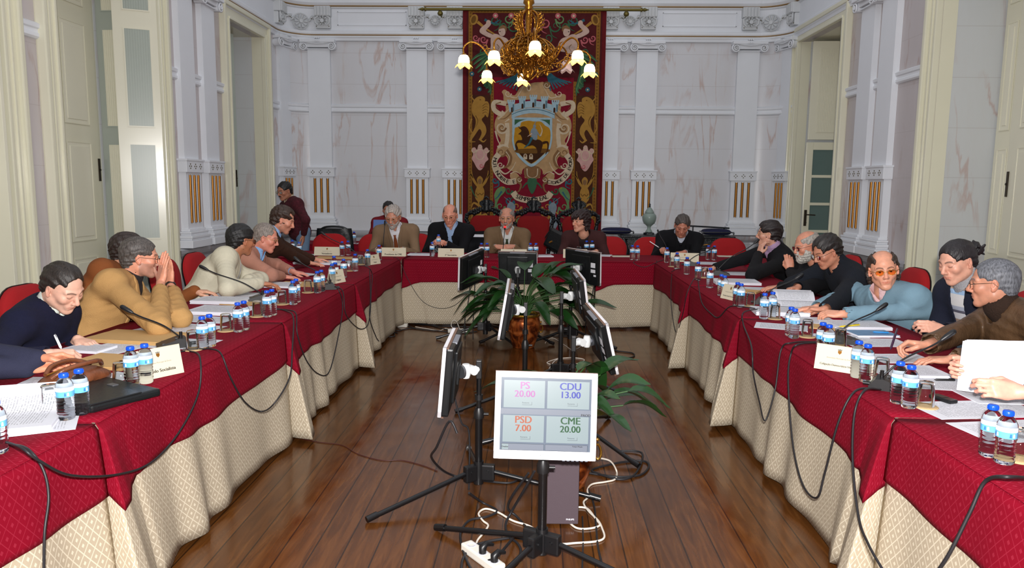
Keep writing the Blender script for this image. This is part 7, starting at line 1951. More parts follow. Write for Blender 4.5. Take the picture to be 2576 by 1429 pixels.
# power strips
M_ivory = mat('ivory_plastic', srgb(214, 210, 200), .4)
def strip(px, py, ang, label, L_=.24, n=3, plugs=True):
    p = atz(px, py, 0); root = empty('power_strip', (p.x, p.y, 0), R(ang), label, 'power strip')
    mb = MB(); mb.box2((-L_/2, -.028, 0), (L_/2, .028, .038), bev=.008); mb.build('housing', M_ivory, root)
    for i in range(n):
        x = -L_/2+L_*(i+.5)/n; mb = MB(); mb.lathe([(0, .0372), (.019, .0385), (.021, .0395), (.0225, .038)], 16, c=(x, 0, 0)); mb.build('socket', M_sticker, root)
        if plugs and i: mb = MB(); mb.tube([(x, 0, .036), (x, 0, .062), (x, .02, .075), (x, .055, .06)], [.016, .017, .011, .006], 10); mb.build('plug', M_black, root)
strip(1214, 1412, -52, 'ivory power strip on the floor at the bottom of the photo', .26)
strip(1152, 836, 10, 'ivory power strip under the front of the head table', .22)
strip(1010, 822, -8, 'small pale adaptor on the floor by the left corner', .14, 1)
# black tangle by the left corner
def floor_cable(px, label, r_=.0045, m=None, zs=None, grp='floor cables', smooth=6):
    pts = []
    for i, q in enumerate(px):
        z = r_+.001 if (len(q) < 3) else q[2]
        pts.append(atz(q[0], q[1], z))
    return cable(pts, label, r_, m, grp, smooth=smooth)
floor_cable([(1505, 1152, .12), (1535, 1160, .08), (1551, 1185), (1548, 1205), (1525, 1212), (1490, 1218), (1478, 1232), (1480, 1250), (1468, 1264), (1480, 1285), (1505, 1310), (1515, 1330), (1520, 1352), (1500, 1362), (1450, 1366), (1405, 1368), (1370, 1352), (1335, 1325), (1290, 1310), (1255, 1290), (1222, 1280), (1204, 1292), (1215, 1310), (1228, 1322), (1215, 1342), (1200, 1362), (1198, 1385)], 'long white cable winding over the floor around the front stand', .005, M_whitecable)
floor_cable([(1435, 1282), (1450, 1276), (1478, 1280), (1498, 1305), (1508, 1322), (1480, 1330), (1450, 1328), (1430, 1310), (1430, 1290), (1445, 1279, .012)], 'white cable loop beside the loudspeaker box', .005, M_whitecable)
floor_cable([(1330, 1190, .28), (1290, 1245, .15), (1278, 1278, .05), (1300, 1300), (1330, 1335), (1335, 1358), (1300, 1352), (1285, 1345)], 'black cable hanging from the lit monitor to the floor', .006)
floor_cable([(1345, 1185, .3), (1320, 1230, .2), (1288, 1285, .05), (1272, 1320), (1280, 1350), (1300, 1365), (1310, 1390), (1290, 1429)], 'second black cable falling from the lit monitor', .006)
floor_cable([(1180, 1240, .1), (1215, 1265), (1250, 1285), (1225, 1300), (1180, 1310), (1158, 1345), (1170, 1400), (1190, 1440)], 'black cable sweeping from the left tripod to the bottom of the photo', .006)
floor_cable([(1300, 1350), (1270, 1355), (1230, 1362), (1190, 1375), (1165, 1405), (1160, 1440)], 'black cable curving round the ivory power strip', .006)
floor_cable([(1225, 1412, .03), (1250, 1400, .05), (1285, 1360, .03), (1300, 1340)], 'short black plug lead from the ivory power strip', .006)
floor_cable([(1150, 1090, .45), (1130, 1060, .5), (1098, 1030+95, .35), (1085, 1150, .25), (1110, 1180, .1), (1140, 1196), (1180, 1205), (1220, 1210), (1280, 1215), (1310, 1205)], 'black cable hanging behind the left tripod', .006)
floor_cable([(1480, 1190), (1515, 1195), (1560, 1200), (1610, 1195), (1632, 1175), (1620, 1160), (1570, 1162), (1520, 1172), (1490, 1182), (1500, 1190, .012), (1560, 1206), (1600, 1190, .014), (1615, 1140, .012), (1560, 1135)], 'coil of black cable on the floor right of the lit monitor', .006)
floor_cable([(740, 1100), (800, 1112), (860, 1120), (900, 1142), (960, 1158), (1010, 1158), (1060, 1170), (1100, 1185)], 'thin reddish twisted wire crossing the floor', .0025, mat('red_black_wire', srgb(64, 24, 20), .5))
floor_cable([(1480, 1230), (1495, 1275), (1500, 1330), (1505, 1380), (1520, 1440)], 'black cable running away along the floorboards', .005)
floor_cable([(1465, 1300), (1467, 1360), (1465, 1429), (1468, 1440)], 'thin black cable straight along a floorboard', .004)
for k, (lab, pts) in enumerate((('upper tangled black cable below the head table', [(985, 812), (1010, 806), (1040, 812), (1080, 818), (1110, 826), (1135, 832)]), ('lower tangled black cable below the head table', [(975, 822), (1000, 832), (1030, 826), (1070, 830), (1120, 834), (1160, 838), (1200, 834)]), ('black cable loop at the left corner floor', [(955, 838), (970, 846), (992, 846), (988, 836), (966, 832), (950, 842)]), ('black cable along the foot of the head table cloth', [(1030, 812), (1100, 820), (1180, 822), (1260, 824)]), ('black cable curling toward the left-hand tables', [(1000, 838), (975, 830), (985, 822), (1015, 818), (1045, 826)]))):
    floor_cable(pts, lab, .006)
floor_cable([(1160, 840, .04), (1150, 812, .1), (1140, 806, .12), (1136, 822, .05), (1160, 838)], 'white cable arching over the far power strip', .004, M_whitecable)
floor_cable([(1045, 822), (1080, 828), (1105, 832), (1122, 826), (1135, 834)], 'white cable lying before the head table', .004, M_whitecable)
floor_cable([(1380, 930, .0), (1400, 905), (1440, 900), (1470, 905), (1450, 915), (1400, 918), (1376, 912), (1410, 900)], 'coiled white cable behind the lit monitor', .004, M_whitecable)
floor_cable([(1372, 862), (1390, 850), (1420, 868), (1440, 880), (1460, 872), (1455, 860)], 'thin white cable among the far tripods', .0035, M_whitecable)
floor_cable([(1360, 850), (1400, 845), (1450, 850), (1490, 858), (1540, 880), (1590, 888), (1592, 898), (1560, 902)], 'black cable leading from the far tripods to the right', .006)
p = atz(985, 812, 0); mb = MB(); mb.lathe([(0, 0), (.1, 0), (.11, .03), (.07, .06), (0, .07)], 14, wob=lambda r_, z, a: (r_*(1+.2*math.sin(3*a)), z*(1+.2*math.cos(2*a)))); o = mb.build('cable_bundle', M_black); o.location = (p.x+.05, p.y, 0); tag(o, 'dark bundled cables on the floor under the left corner', 'cable bundle')
# cables from the monitors down their stands
for (a, b_, lab) in (((1185, 700, 7.5), (1170, 800, 7.5), 'black cable hanging from the monitor left of the plant'), ((1195, 705, 7.5), (1190, 815, 7.5), 'second cable hanging from the monitor left of the plant'), ((1498, 700, 7.5), (1475, 790, 7.4), 'black cable hanging from the stickered monitor'), ((1530, 880, 4.6), (1475, 930, 4.5), 'black cable hanging from the nearest right-turned monitor'), ((1140, 985, 3.66), (1180, 1090, 3.7), 'black cable hanging from the nearest left-turned monitor')):
    A_, B_ = aty(*a), aty(*b_); cable([A_, A_.lerp(B_, .5)+Vector((0, 0, -.05)), B_, Vector((B_.x, B_.y, .01))], lab, .005, group='monitor cables')
# ================================================================== TAPESTRY
YP = 12.09; XC = aty(1341, 300, YP).x; PS = .00608
def tz(v): return aty(1341, v, YP).z
def weave(name, col, var=.25):
    return mat(name, srgb(*col), .92, bump=.3, bscale=140, var=var, vscale=16, spec=.1)
TM = [weave(*a) for a in (('tap_border_red', (98, 28, 32)), ('tap_maroon', (78, 30, 32)), ('tap_crimson', (116, 24, 40)), ('tap_brown', (70, 40, 28)), ('tap_band_gold', (132, 92, 40)), ('tap_gold', (158, 118, 56)), ('tap_gold_dark', (104, 72, 34)),
      ('tap_beige', (168, 136, 98)), ('tap_beige_light', (190, 172, 146)), ('tap_beige_dark', (124, 92, 62)), ('tap_flesh', (188, 160, 146)), ('tap_green', (56, 92, 66)), ('tap_green_light', (96, 128, 84)), ('tap_blue', (48, 92, 104)), ('tap_crown', (150, 174, 184)), ('tap_crown_dark', (84, 112, 122)), ('tap_ochre', (172, 124, 36)), ('tap_horse', (62, 38, 24)), ('tap_steel', (122, 134, 142)), ('tap_rose', (176, 92, 98)), ('tap_shell', (188, 146, 140)), ('tap_ink', (52, 44, 42)))]
RED, MAR, CRI, BRO, BAND, GO, GOD, BE, BEL, BED, FL, GR, GRL, BLU, CR, CRD, OC, HO, ST, RO, SH, INK = range(22)
tm = MB()
_ly = {}
def nl(l): _ly[l] = _ly.get(l, 0)+1; return l+_ly[l]*.012   # each shape lies a hair above the last
def tp(u, v, l): return (XC+u*PS, YP-.004-.0012*l, tz(v))
def poly(pts, m, l, mir=False, sm=False):
    for s in ((1, -1) if mir else (1,)):
        q = [(s*u, v) for u, v in pts]
        if sm: q = [(p.x, p.y) for p in crom([(a, b_, 0) for a, b_ in q], 4, True)]
        area_ = sum(q[i][0]*q[(i+1) % len(q)][1]-q[(i+1) % len(q)][0]*q[i][1] for i in range(len(q)))
        if area_ > 0: q = q[::-1]
        l2 = nl(l); tm.add([tp(u, v, l2) for u, v in q], [tuple(range(len(q)))], m)
def ell(u, v, a, b_, m, l, mir=False, rot=0):
    poly([(u+a*math.cos(t)*math.cos(rot)-b_*math.sin(t)*math.sin(rot), v+a*math.cos(t)*math.sin(rot)+b_*math.sin(t)*math.cos(rot)) for t in [2*PI*k/16 for k in range(16)]], m, l, mir)
def stroke(pts, w, m, l, mir=False, taper=True, n=5):
    c = crom([(a, b_, 0) for a, b_ in pts], n); k = len(c)
    for s in ((1, -1) if mir else (1,)):
        row = []; l2 = nl(l)
        for i, p in enumerate(c):
            t = (c[min(i+1, k-1)]-c[max(i-1, 0)]).normalized(); nn = Vector((-t.y, t.x, 0)); ww = w*.5*((1-.75*i/(k-1)) if taper else 1)
            a, b_ = p+nn*ww, p-nn*ww; row.append((tp(s*a.x, a.y, l2), tp(s*b_.x, b_.y, l2)))
        tm.grid([[r_[0] for r_ in row], [r_[1] for r_ in row]], m, False)
def spiral(u, v, r_, turns, w, m, l, mir=True, a0=0, d=1):
    stroke([(u+r_*(1-.85*k/20)*math.cos(a0+d*k/20*turns*2*PI), v+r_*(1-.85*k/20)*math.sin(a0+d*k/20*turns*2*PI)) for k in range(21)], w, m, l, mir, True, 2)
rect = lambda a, b_, c, d, m, l, mir=False: poly([(a, b_), (c, b_), (c, d), (a, d)], m, l, mir)
rect(-174, 32, 174, 590, MAR, 1); rect(-104, 195, 104, 590, CRI, 2)
rect(-170, 240, -106, 590, BRO, 2, True)
rect(-169, 28, -159, 590, BAND, 3, True); rect(-111, 205, -103, 590, BAND, 3, True); rect(-169, 26, 169, 33, BAND, 3)
for k in range(70):
    v = 34+k*8; ell(-164, v, 2.2, 2.4, GOD, 4, True)
    if v > 210: ell(-107, v, 1.8, 2.4, GOD, 4, True)
for k in range(40): ell(-160+k*8.2, 29.5, 2.4, 1.6, GOD, 4)
# trumpeters
ell(-155, 50, 10, 14, GO, 5, True, .3); ell(-156, 50, 6, 10, GOD, 6, True, .3); stroke([(-146, 56), (-120, 76), (-92, 92)], 8, GO, 5, True)
poly([(-110, 90), (-98, 86), (-84, 92), (-70, 98), (-62, 112), (-66, 128), (-84, 132), (-100, 142), (-112, 150), (-120, 140), (-112, 120), (-112, 102)], FL, 6, True, True)
poly([(-112, 96), (-128, 90), (-140, 82), (-138, 72), (-124, 60), (-120, 52), (-110, 56), (-114, 66), (-124, 78), (-110, 86), (-98, 92)], FL, 6, True, True); ell(-118, 58, 6, 7, FL, 7, True)
ell(-83, 80, 9, 12, FL, 7, True, -.2); poly([(-92, 74), (-84, 64), (-72, 68), (-72, 80), (-78, 72)], BED, 8, True, True); stroke([(-90, 66), (-78, 60), (-70, 70)], 5, GR, 9, True); ell(-88, 80, 2, 1, INK, 9, True); stroke([(-96, 112), (-90, 120), (-98, 132)], 2, BED, 8, True)
# arabesques of the upper field
for (a, b_, r_, c) in ((-55, 66, 16, GR), (-28, 58, 14, RO), (-100, 52, 14, GR), (-130, 100, 10, RO), (-36, 96, 14, GR), (-130, 130, 12, GR), (-150, 96, 9, RO), (-66, 48, 12, GRL)): spiral(a, b_, r_, 1.3, 4.5, c, 5); stroke([(a+r_, b_), (a+r_*.6, b_+r_*1.4), (a-4, b_+r_*1.9)], 4, c, 5, True)
for (a, b_) in ((-100, 40), (-60, 40)): ell(a, b_, 7, 7, RO, 6, True); ell(a, b_, 3, 3, BEL, 7, True)
stroke([(-128, 50), (-110, 58), (-92, 60)], 7, BLU, 6, True); stroke([(-100, 58), (-88, 50)], 5, BLU, 6, True)
# big leaves of the side columns
for k in range(9):
    a = -150+k*4.0; v = 138+k*10
    stroke([(-118-k*1.2, 132+k*6), (a+6, v+2), (a-12+k*1.5, v+16)], 12, GR, 5, True); stroke([(-118-k*1.2, 133+k*6), (a+6, v+4), (a-10+k*1.5, v+15)], 3, GRL, 6, True)
for k in range(5): stroke([(-128, 190+k*6), (-120+k*2, 205+k*5), (-112, 220+k*5)], 9, GR, 5, True)
for (a, b_) in ((-160, 187), (-140, 225), (-118, 140)): ell(a, b_, 6, 6, BLU, 7, True); ell(a, b_, 2.2, 2.2, BEL, 8, True)
# peacock fans
for k in range(7): stroke([(-34, 178), (-56+k*3, 196), (-98+k*9, 208+k*3.5)], 9, BLU, 4, True); ell(-92+k*8, 206+k*3.2, 2.2, 2.2, GRL, 5, True)
stroke([(-40, 170), (-26, 176), (-12, 172)], 9, BLU, 5, True)
for (a, b_) in ((-30, 150), (-16, 160), (-60, 160)): spiral(a, b_, 9, 1.1, 3, GO, 5)
# griffins
poly([(-160, 268), (-152, 250), (-138, 243), (-126, 248), (-128, 262), (-136, 264), (-128, 276), (-126, 292), (-134, 302), (-124, 318), (-122, 334), (-132, 350), (-140, 352), (-134, 336), (-140, 326), (-152, 342), (-160, 352), (-164, 346), (-152, 322), (-150, 302), (-158, 288)], GO, 5, True, True)
poly([(-136, 262), (-120, 256), (-114, 270), (-118, 296), (-126, 288), (-134, 280)], GO, 5, True, True)
for k in range(4): stroke([(-132, 268+k*6), (-124, 262+k*7), (-117, 264+k*8)], 2, GOD, 6, True)
stroke([(-152, 256), (-160, 246), (-158, 240)], 4, GO, 6, True); stroke([(-150, 292), (-144, 306), (-150, 322)], 2.5, GOD, 6, True); ell(-138, 252, 2, 1.5, GOD, 6, True); stroke([(-160, 300), (-166, 320), (-160, 334), (-154, 330)], 4, GO, 6, True); stroke([(-140, 350), (-130, 358), (-122, 352)], 6, GO, 6, True); stroke([(-160, 352), (-166, 358), (-150, 358)], 5, GO, 6, True)
# shell shields
poly([(-160, 376), (-152, 372), (-146, 378), (-142, 366), (-134, 366), (-130, 378), (-122, 372), (-116, 378), (-120, 392), (-116, 402), (-124, 410), (-130, 424), (-138, 430), (-146, 424), (-154, 410), (-160, 400), (-156, 390)], SH, 6, True, True)
ell(-138, 390, 12, 14, BEL, 7, True); ell(-138, 390, 10, 12, SH, 8, True); spiral(-155, 379, 7, 1.2, 3, BEL, 8); spiral(-121, 379, 7, 1.2, 3, BEL, 8); spiral(-134, 418, 6, 1.2, 3, RO, 8); spiral(-138, 369, 5, 1.2, 2.5, BEL, 8)
# winged herms
for s in (-1, 1):
    for k in range(5): stroke([(-138+s*6, 470), (-138+s*(18+k*1.6), 455-k*4), (-138+s*(22-k*1), 430-k*0+k*5)], 5, GO, 5, True)
poly([(-146, 452), (-138, 444), (-130, 452), (-132, 466), (-126, 482), (-128, 500), (-134, 515), (-134, 560), (-144, 560), (-142, 515), (-150, 500), (-150, 482), (-144, 466)], GO, 6, True, True)
ell(-138, 458, 5, 7, BED, 7, True); stroke([(-148, 486), (-143, 492), (-138, 488), (-133, 492), (-128, 486)], 2, GOD, 7, True, False)
for k in range(3): stroke([(-138, 520+k*14), (-154, 512+k*14), (-160, 524+k*14)], 7, GO, 5, True); stroke([(-138, 520+k*14), (-122, 512+k*14), (-116, 524+k*14)], 7, GO, 5, True)
stroke([(-162, 470), (-154, 490), (-144, 500)], 4, GR, 6, True)
# cartouche
poly([(-78, 240), (-82, 232), (-74, 226), (-60, 236), (-48, 240), (-36, 222), (-26, 214), (-22, 206), (0, 212), (24, 206), (28, 216), (44, 226), (60, 240), (72, 236), (84, 240), (80, 262), (64, 262), (50, 252), (-46, 252), (-60, 262), (-76, 258)], BE, 6, False, True)
ell(12, 216, 24, 9, BE, 7); ell(34, 214, 10, 9, BED, 8); spiral(34, 214, 8, 1.2, 2.5, BEL, 9, False); spiral(-66, 236, 9, 1.3, 3, BEL, 8); stroke([(-60, 244), (-44, 246), (-34, 232), (-24, 214)], 3, BEL, 8, True); ell(-12, 222, 6, 8, BEL, 9); ell(-12, 222, 3, 5, BED, 10)
stroke([(-70, 262), (-100, 258), (-102, 276), (-84, 288), (-76, 282)], 12, BEL, 6, True, False); stroke([(-84, 258), (-98, 264), (-90, 276)], 3, BED, 7, True)
poly([(-60, 262), (-72, 280), (-92, 292), (-100, 310), (-98, 330), (-84, 352), (-88, 362), (-96, 384), (-84, 396), (-66, 424), (-44, 434), (-20, 440), (-18, 448), (18, 448), (20, 440), (44, 434), (66, 424), (84, 396), (96, 384), (88, 362), (84, 352), (98, 330), (100, 310), (92, 292), (72, 280), (60, 262)], BE, 5, False, True)
ell(-78, 408, 13, 17, CRI, 6, True, .4); ell(-22, 432, 5, 9, CRI, 6, True, .3); ell(-58, 440, 10, 6, CRI, 6, True)
spiral(-82, 322, 16, 1.5, 5, BEL, 8); spiral(-80, 322, 10, 1.2, 4, BED, 9); stroke([(-98, 330), (-92, 352), (-84, 368)], 5, BEL, 8, True); stroke([(-68, 310), (-66, 340), (-70, 370)], 11, BEL, 7, True, False); stroke([(-62, 300), (-74, 308)], 5, BEL, 7, True)
stroke([(-92, 300), (-80, 292), (-64, 276)], 5, BEL, 7, True); stroke([(-56, 284), (-72, 298), (-86, 300)], 4, BED, 7, True)
spiral(-82, 384, 12, 1.2, 5, BED, 8); stroke([(-92, 372), (-76, 366), (-62, 372)], 8, BEL, 7, True); stroke([(-70, 380), (-58, 396), (-62, 416), (-78, 424)], 13, BED, 7, True); stroke([(-70, 382), (-60, 398), (-66, 416)], 3, BEL, 8, True); spiral(-84, 416, 9, 1.4, 4, BEL, 8); stroke([(-90, 424), (-72, 438), (-54, 426), (-44, 408)], 5, BEL, 8, True)
ell(-46, 446, 11, 14, BE, 7, True, -.9); ell(-34, 452, 7, 8, BED, 8, True); spiral(-34, 452, 6, 1.1, 2.5, BEL, 9); stroke([(-58, 438), (-44, 432), (-30, 440)], 3, BEL, 9, True); poly([(-18, 420), (-20, 444), (0, 452), (20, 444), (18, 420)], BED, 6, False, True); stroke([(-14, 424), (-12, 442), (0, 448)], 3, BEL, 8, True)
# mural crown
rows_ = [[tp(u, 291-14*(1-(u/56)**2)+o, 9) for u in range(-56, 57, 7)] for o in (-6, 8)]; tm.grid(rows_, CR, False)
rows_ = [[tp(u, 288-14*(1-(u/56)**2)+o, 10) for u in range(-56, 57, 7)] for o in (0, 2)]; tm.grid(rows_, CRD, False)
rows_ = [[tp(u, 282-14*(1-(u/58)**2)+o, 8) for u in range(-52, 53, 4)] for o in (-14, 2)]; tm.grid(rows_, CR, False)
for u, t in ((-55, -.25), (-28, -.1), (0, 0), (28, .1), (55, .25)):
    vb = 282-14*(1-(u/58)**2)
    poly([(u-7, vb+2), (u-8+t*8, vb-18), (u-10+t*10, vb-24), (u+10+t*10, vb-24), (u+8+t*8, vb-18), (u+7, vb+2)], CR, 10)
    for q in (-8, -2.5, 3, 8): rect(u+q-1.8+t*10, vb-29, u+q+1.8+t*10, vb-24, CR, 10)
    poly([(u-2.6, vb+2), (u-2.6, vb-8), (u, vb-11), (u+2.6, vb-8), (u+2.6, vb+2)], HO, 11); rect(u+3+t*6, vb-18, u+7+t*7, vb, CRD, 11)
# shield with the horseman
rect(-54, 298, 50, 330, GR, 9); rect(-54, 296, 50, 301, CR, 11); rect(-54, 298, -48, 340, CR, 11); rect(44, 298, 50, 340, CR, 11)
poly([(-52, 330), (-50, 318), (-30, 304), (0, 300), (28, 304), (46, 318), (50, 330), (50, 356), (42, 382), (22, 404), (-3, 420), (-28, 404), (-46, 382), (-54, 356)], CR, 12, False, True)
poly([(-48, 332), (-46, 322), (-34, 318), (-30, 308), (-12, 304), (4, 306), (20, 306), (32, 316), (42, 322), (46, 334), (45, 356), (38, 378), (18, 398), (-3, 412), (-24, 398), (-42, 378), (-49, 356)], OC, 13, False, True)
poly([(-40, 380), (38, 378), (18, 398), (-3, 412), (-24, 398)], HO, 14); poly([(-40, 376), (38, 374), (34, 384), (-36, 386)], GOD, 15, False, True)
poly([(-30, 330), (-34, 322), (-24, 318), (-16, 322), (-10, 332), (-8, 342), (6, 350), (18, 352), (26, 360), (24, 374), (18, 392), (10, 400), (4, 398), (12, 386), (10, 374), (0, 366), (-14, 368), (-30, 360), (-42, 362), (-38, 374), (-42, 380), (-46, 366), (-40, 354), (-28, 352), (-32, 340), (-38, 338)], HO, 16, False, True)
stroke([(26, 360), (38, 358), (40, 372), (34, 388)], 7, HO, 16); stroke([(-34, 324), (-38, 318)], 3, HO, 16); stroke([(-20, 322), (-12, 334)], 6, BRO, 17)
poly([(-6, 332), (0, 322), (10, 326), (12, 340), (10, 352), (0, 350), (-4, 342)], ST, 17, False, True); ell(4, 318, 4, 5, ST, 18); stroke([(-2, 346), (-10, 362), (-22, 372)], 7, BLU, 17); stroke([(8, 328), (18, 342), (20, 342)], 4, ST, 18); stroke([(20, 342), (24, 328), (18, 314)], 4, BEL, 18); stroke([(4, 312), (8, 306)], 3, ST, 18); stroke([(-2, 336), (-14, 344)], 3.5, FL, 18)
for u in (-19, -4): ell(u, 394, 5, 7, BEL, 18); ell(u, 392, 2.6, 3.5, BED, 19); rect(u-5, 397, u+5, 401, BEL, 18)
# motto ribbons with lettering
RB = [(-88, 388), (-99, 404), (-98, 424), (-86, 444), (-66, 458), (-42, 456)]
stroke(RB, 15, BEL, 9, True, False); stroke([(-44, 456), (-30, 464), (-34, 480), (-44, 486)], 7, BED, 8, True)
stroke([(-50, 484), (-40, 496), (-20, 502), (0, 504), (20, 502), (40, 496), (50, 484)], 16, BEL, 9, False, False)
def letters(txt, path, size, l=12, flip=1):
    c = crom([(a, b_, 0) for a, b_ in path], 12); L_ = [0.0]
    for i in range(1, len(c)): L_.append(L_[-1]+(c[i]-c[i-1]).length)
    n = len(txt)
    for i, ch in enumerate(txt):
        if ch == ' ': continue
        s = L_[-1]*(i+.5)/n; k = max(j for j in range(len(L_)) if L_[j] <= s); k = min(k, len(c)-2)
        p = c[k].lerp(c[k+1], (s-L_[k])/max(1e-6, L_[k+1]-L_[k])); t = c[k+1]-c[k]; a = math.atan2(-t.y, t.x)
        q = tp(p.x, p.y, l); M = Matrix.Translation(q) @ Matrix.Rotation(PI/2, 4, 'X') @ Matrix.Rotation(a, 4, 'Z')
        put_text(tm, ch, size, M, INK, True)
letters('MUI NOBRE E', [(-98, 398), (-100, 412), (-94, 432), (-80, 450), (-60, 459), (-44, 457)], .085)
letters('CIDADE DE EVORA', [(40, 457), (60, 459), (80, 450), (94, 432), (100, 412), (98, 394)], .075)
letters('SEMPRE LEAL', [(-42, 494), (-20, 501), (0, 503), (20, 501), (42, 494)], .095)
# lower field: artichoke, parrots, scrolls
poly([(-12, 452), (0, 448), (12, 452), (10, 472), (0, 488), (-10, 472)], GR, 7, False, True)
for s in (-1, 1): stroke([(s*4, 458), (s*16, 462), (s*26, 474)], 7, GR, 7)
poly([(-100, 492), (-92, 476), (-80, 470), (-70, 474), (-74, 486), (-84, 496), (-92, 512), (-96, 540), (-102, 540), (-98, 512)], GRL, 7, True, True); stroke([(-80, 482), (-90, 496), (-98, 502)], 5, BLU, 8, True); ell(-76, 473, 2, 2, OC, 9, True)
for (a, b_, r_, c) in ((-62, 480, 10, GR), (-60, 505, 12, BLU), (-84, 520, 12, GRL), (-40, 520, 12, GO), (-98, 455, 8, BLU), (-60, 540, 14, GO), (-92, 560, 12, GRL), (-30, 556, 14, GRL)): spiral(a, b_, r_, 1.2, 5, c, 6); stroke([(a+r_, b_), (a+r_*1.2, b_+r_*1.6), (a-2, b_+r_*2.3)], 5, c, 6, True)
poly([(44, 520), (56, 508), (66, 520), (62, 540), (70, 560), (60, 580), (50, 590), (44, 570), (50, 545)], ST, 7, True, True); stroke([(56, 512), (64, 498), (60, 506), (74, 496)], 3, ST, 8, True)
root = empty('tapestry', (0, 0, 0), 0, 'tall red tapestry with a coat of arms hanging on the back wall', 'tapestry')
mb = MB(); n = 24
P = [[(XC-184*PS+368*PS*i/n, YP+.004*math.sin(i*.9)*(j/12), tz(24)+(.62-tz(24))*j/12) for i in range(n+1)] for j in range(13)]
Q = [[(a[0], a[1]+.012, a[2]) for a in r_] for r_ in P]
mb.box2((XC-184*PS, YP, .60), (XC+184*PS, YP+.012, tz(24))); mb.build('woven_ground', TM[RED], root)
tm.build('woven_design', TM, root, 'woven coat of arms, horseman, crown, scrolls and motto ribbons')
rod = empty('curtain_rod', (0, 0, 0), 0, 'long brass rod carrying the tapestry near the cornice', 'rod')
a, b_ = aty(1072, 27, 12.06), aty(1612, 21, 12.06); zr = (a.z+b_.z)/2+.0
mb = MB(); mb.tube([(a.x, 12.06, zr), (b_.x, 12.06, zr)], .022, 10)
M_rod = mat('aged_brass', srgb(116, 104, 54), .4, .7); mb.build('pole', M_rod, rod)
for x, s in ((a.x, -1), (b_.x, 1)):
    mb = MB(); mb.tube([(x, 12.06, zr), (x+s*.02, 12.06, zr), (x+s*.03, 12.06, zr), (x+s*.06, 12.06, zr), (x+s*.1, 12.06, zr), (x+s*.13, 12.06, zr)], [.03, .034, .018, .028, .012, .003], 10); mb.build('finial', M_rod, rod)
for x in (a.x+.22, b_.x-.22):
    mb = MB(); mb.tube([(x, 12.06, zr), (x, 12.06, zr-.07), (x, 12.28, zr-.08)], .012, 8); mb.lathe([(0, -.045), (.035, -.03), (.045, 0), (.03, .03), (0, .04)], 12, c=(x, 12.06, zr-.06)); mb.build('bracket', M_rod, rod)
# ================================================================== CHANDELIER
M_gilt = mat('gilt_bronze', srgb(160, 108, 38), .25, .92, bump=.2, bscale=60); M_lampglass = mat('lit_frosted_glass', srgb(255, 244, 214), .4, emit=srgb(255, 232, 178), estr=9.0)
M_rim = mat('lit_glass_frill', srgb(255, 226, 150), .4, emit=srgb(255, 196, 90), estr=2.6); M_unlit = mat('unlit_frosted_glass', srgb(206, 176, 168), .35)
CHY = 6.8; chx = aty(1329, 120, CHY).x
root = empty('chandelier', (chx, CHY, 0), 0, 'ornate gilt chandelier with eight flower-shaped glass lamps, seven of them lit', 'chandelier')
def zc(v): return aty(1329, v, CHY).z
rr = random.Random(5)
mb = MB(); mb.tube([(0, 0, zc(8)), (0, 0, ZC)], .012, 8); mb.lathe([(0, ZC-.02), (.12, ZC-.02), (.10, ZC-.08), (.03, ZC-.14)], 16); mb.build('suspension_rod', M_gilt, root)
prof = [(.012, zc(-6)), (.045, zc(-2)), (.05, zc(8)), (.03, zc(14)), (.04, zc(20)), (.02, zc(26)), (.03, zc(45)), (.025, zc(80)), (.05, zc(88)), (.03, zc(98)), (.06, zc(108)), (.10, zc(122)), (.12, zc(136)), (.06, zc(150)), (.09, zc(160)), (.05, zc(172)), (.03, zc(186)), (.045, zc(192)), (.015, zc(202)), (0, zc(206))]
mb = MB(); mb.lathe(prof, 20); mb.build('stem', M_gilt, root)
def curl(mb, c, ax, up, r_, th, turns=1.2, flat=1.0):
    pts = []; rs = []
    for k in range(13):
        a = k/12*turns*2*PI; q = r_*(1-.8*k/12); pts.append(c+ax*q*math.cos(a)+up*q*math.sin(a)); rs.append(th*(1-.5*k/12))
    mb.tube(pts, rs, 5, cap=False)
for k in range(8):     # upper cage: eight curved leafy ribs
    a = 2*PI*k/8+.2; ax = Vector((math.cos(a), math.sin(a), 0)); up = Vector((0, 0, 1)); mb = MB()
    mb.tube(crom([ax*.03+up*zc(26), ax*.085+up*zc(38), ax*.098+up*zc(60), ax*.07+up*zc(84), ax*.05+up*zc(96)], 5), .010, 6)
    for q, v in ((.098, 42), (.108, 52), (.108, 64), (.09, 76)): curl(mb, ax*q+up*zc(v), ax, up, .026, .006); mb.tube([ax*q+up*zc(v), ax*(q+.03)+up*zc(v-4), ax*(q+.034)+up*zc(v-9)], [.010, .008, .002], 5)
    mb.build('cage_rib', M_gilt, root)
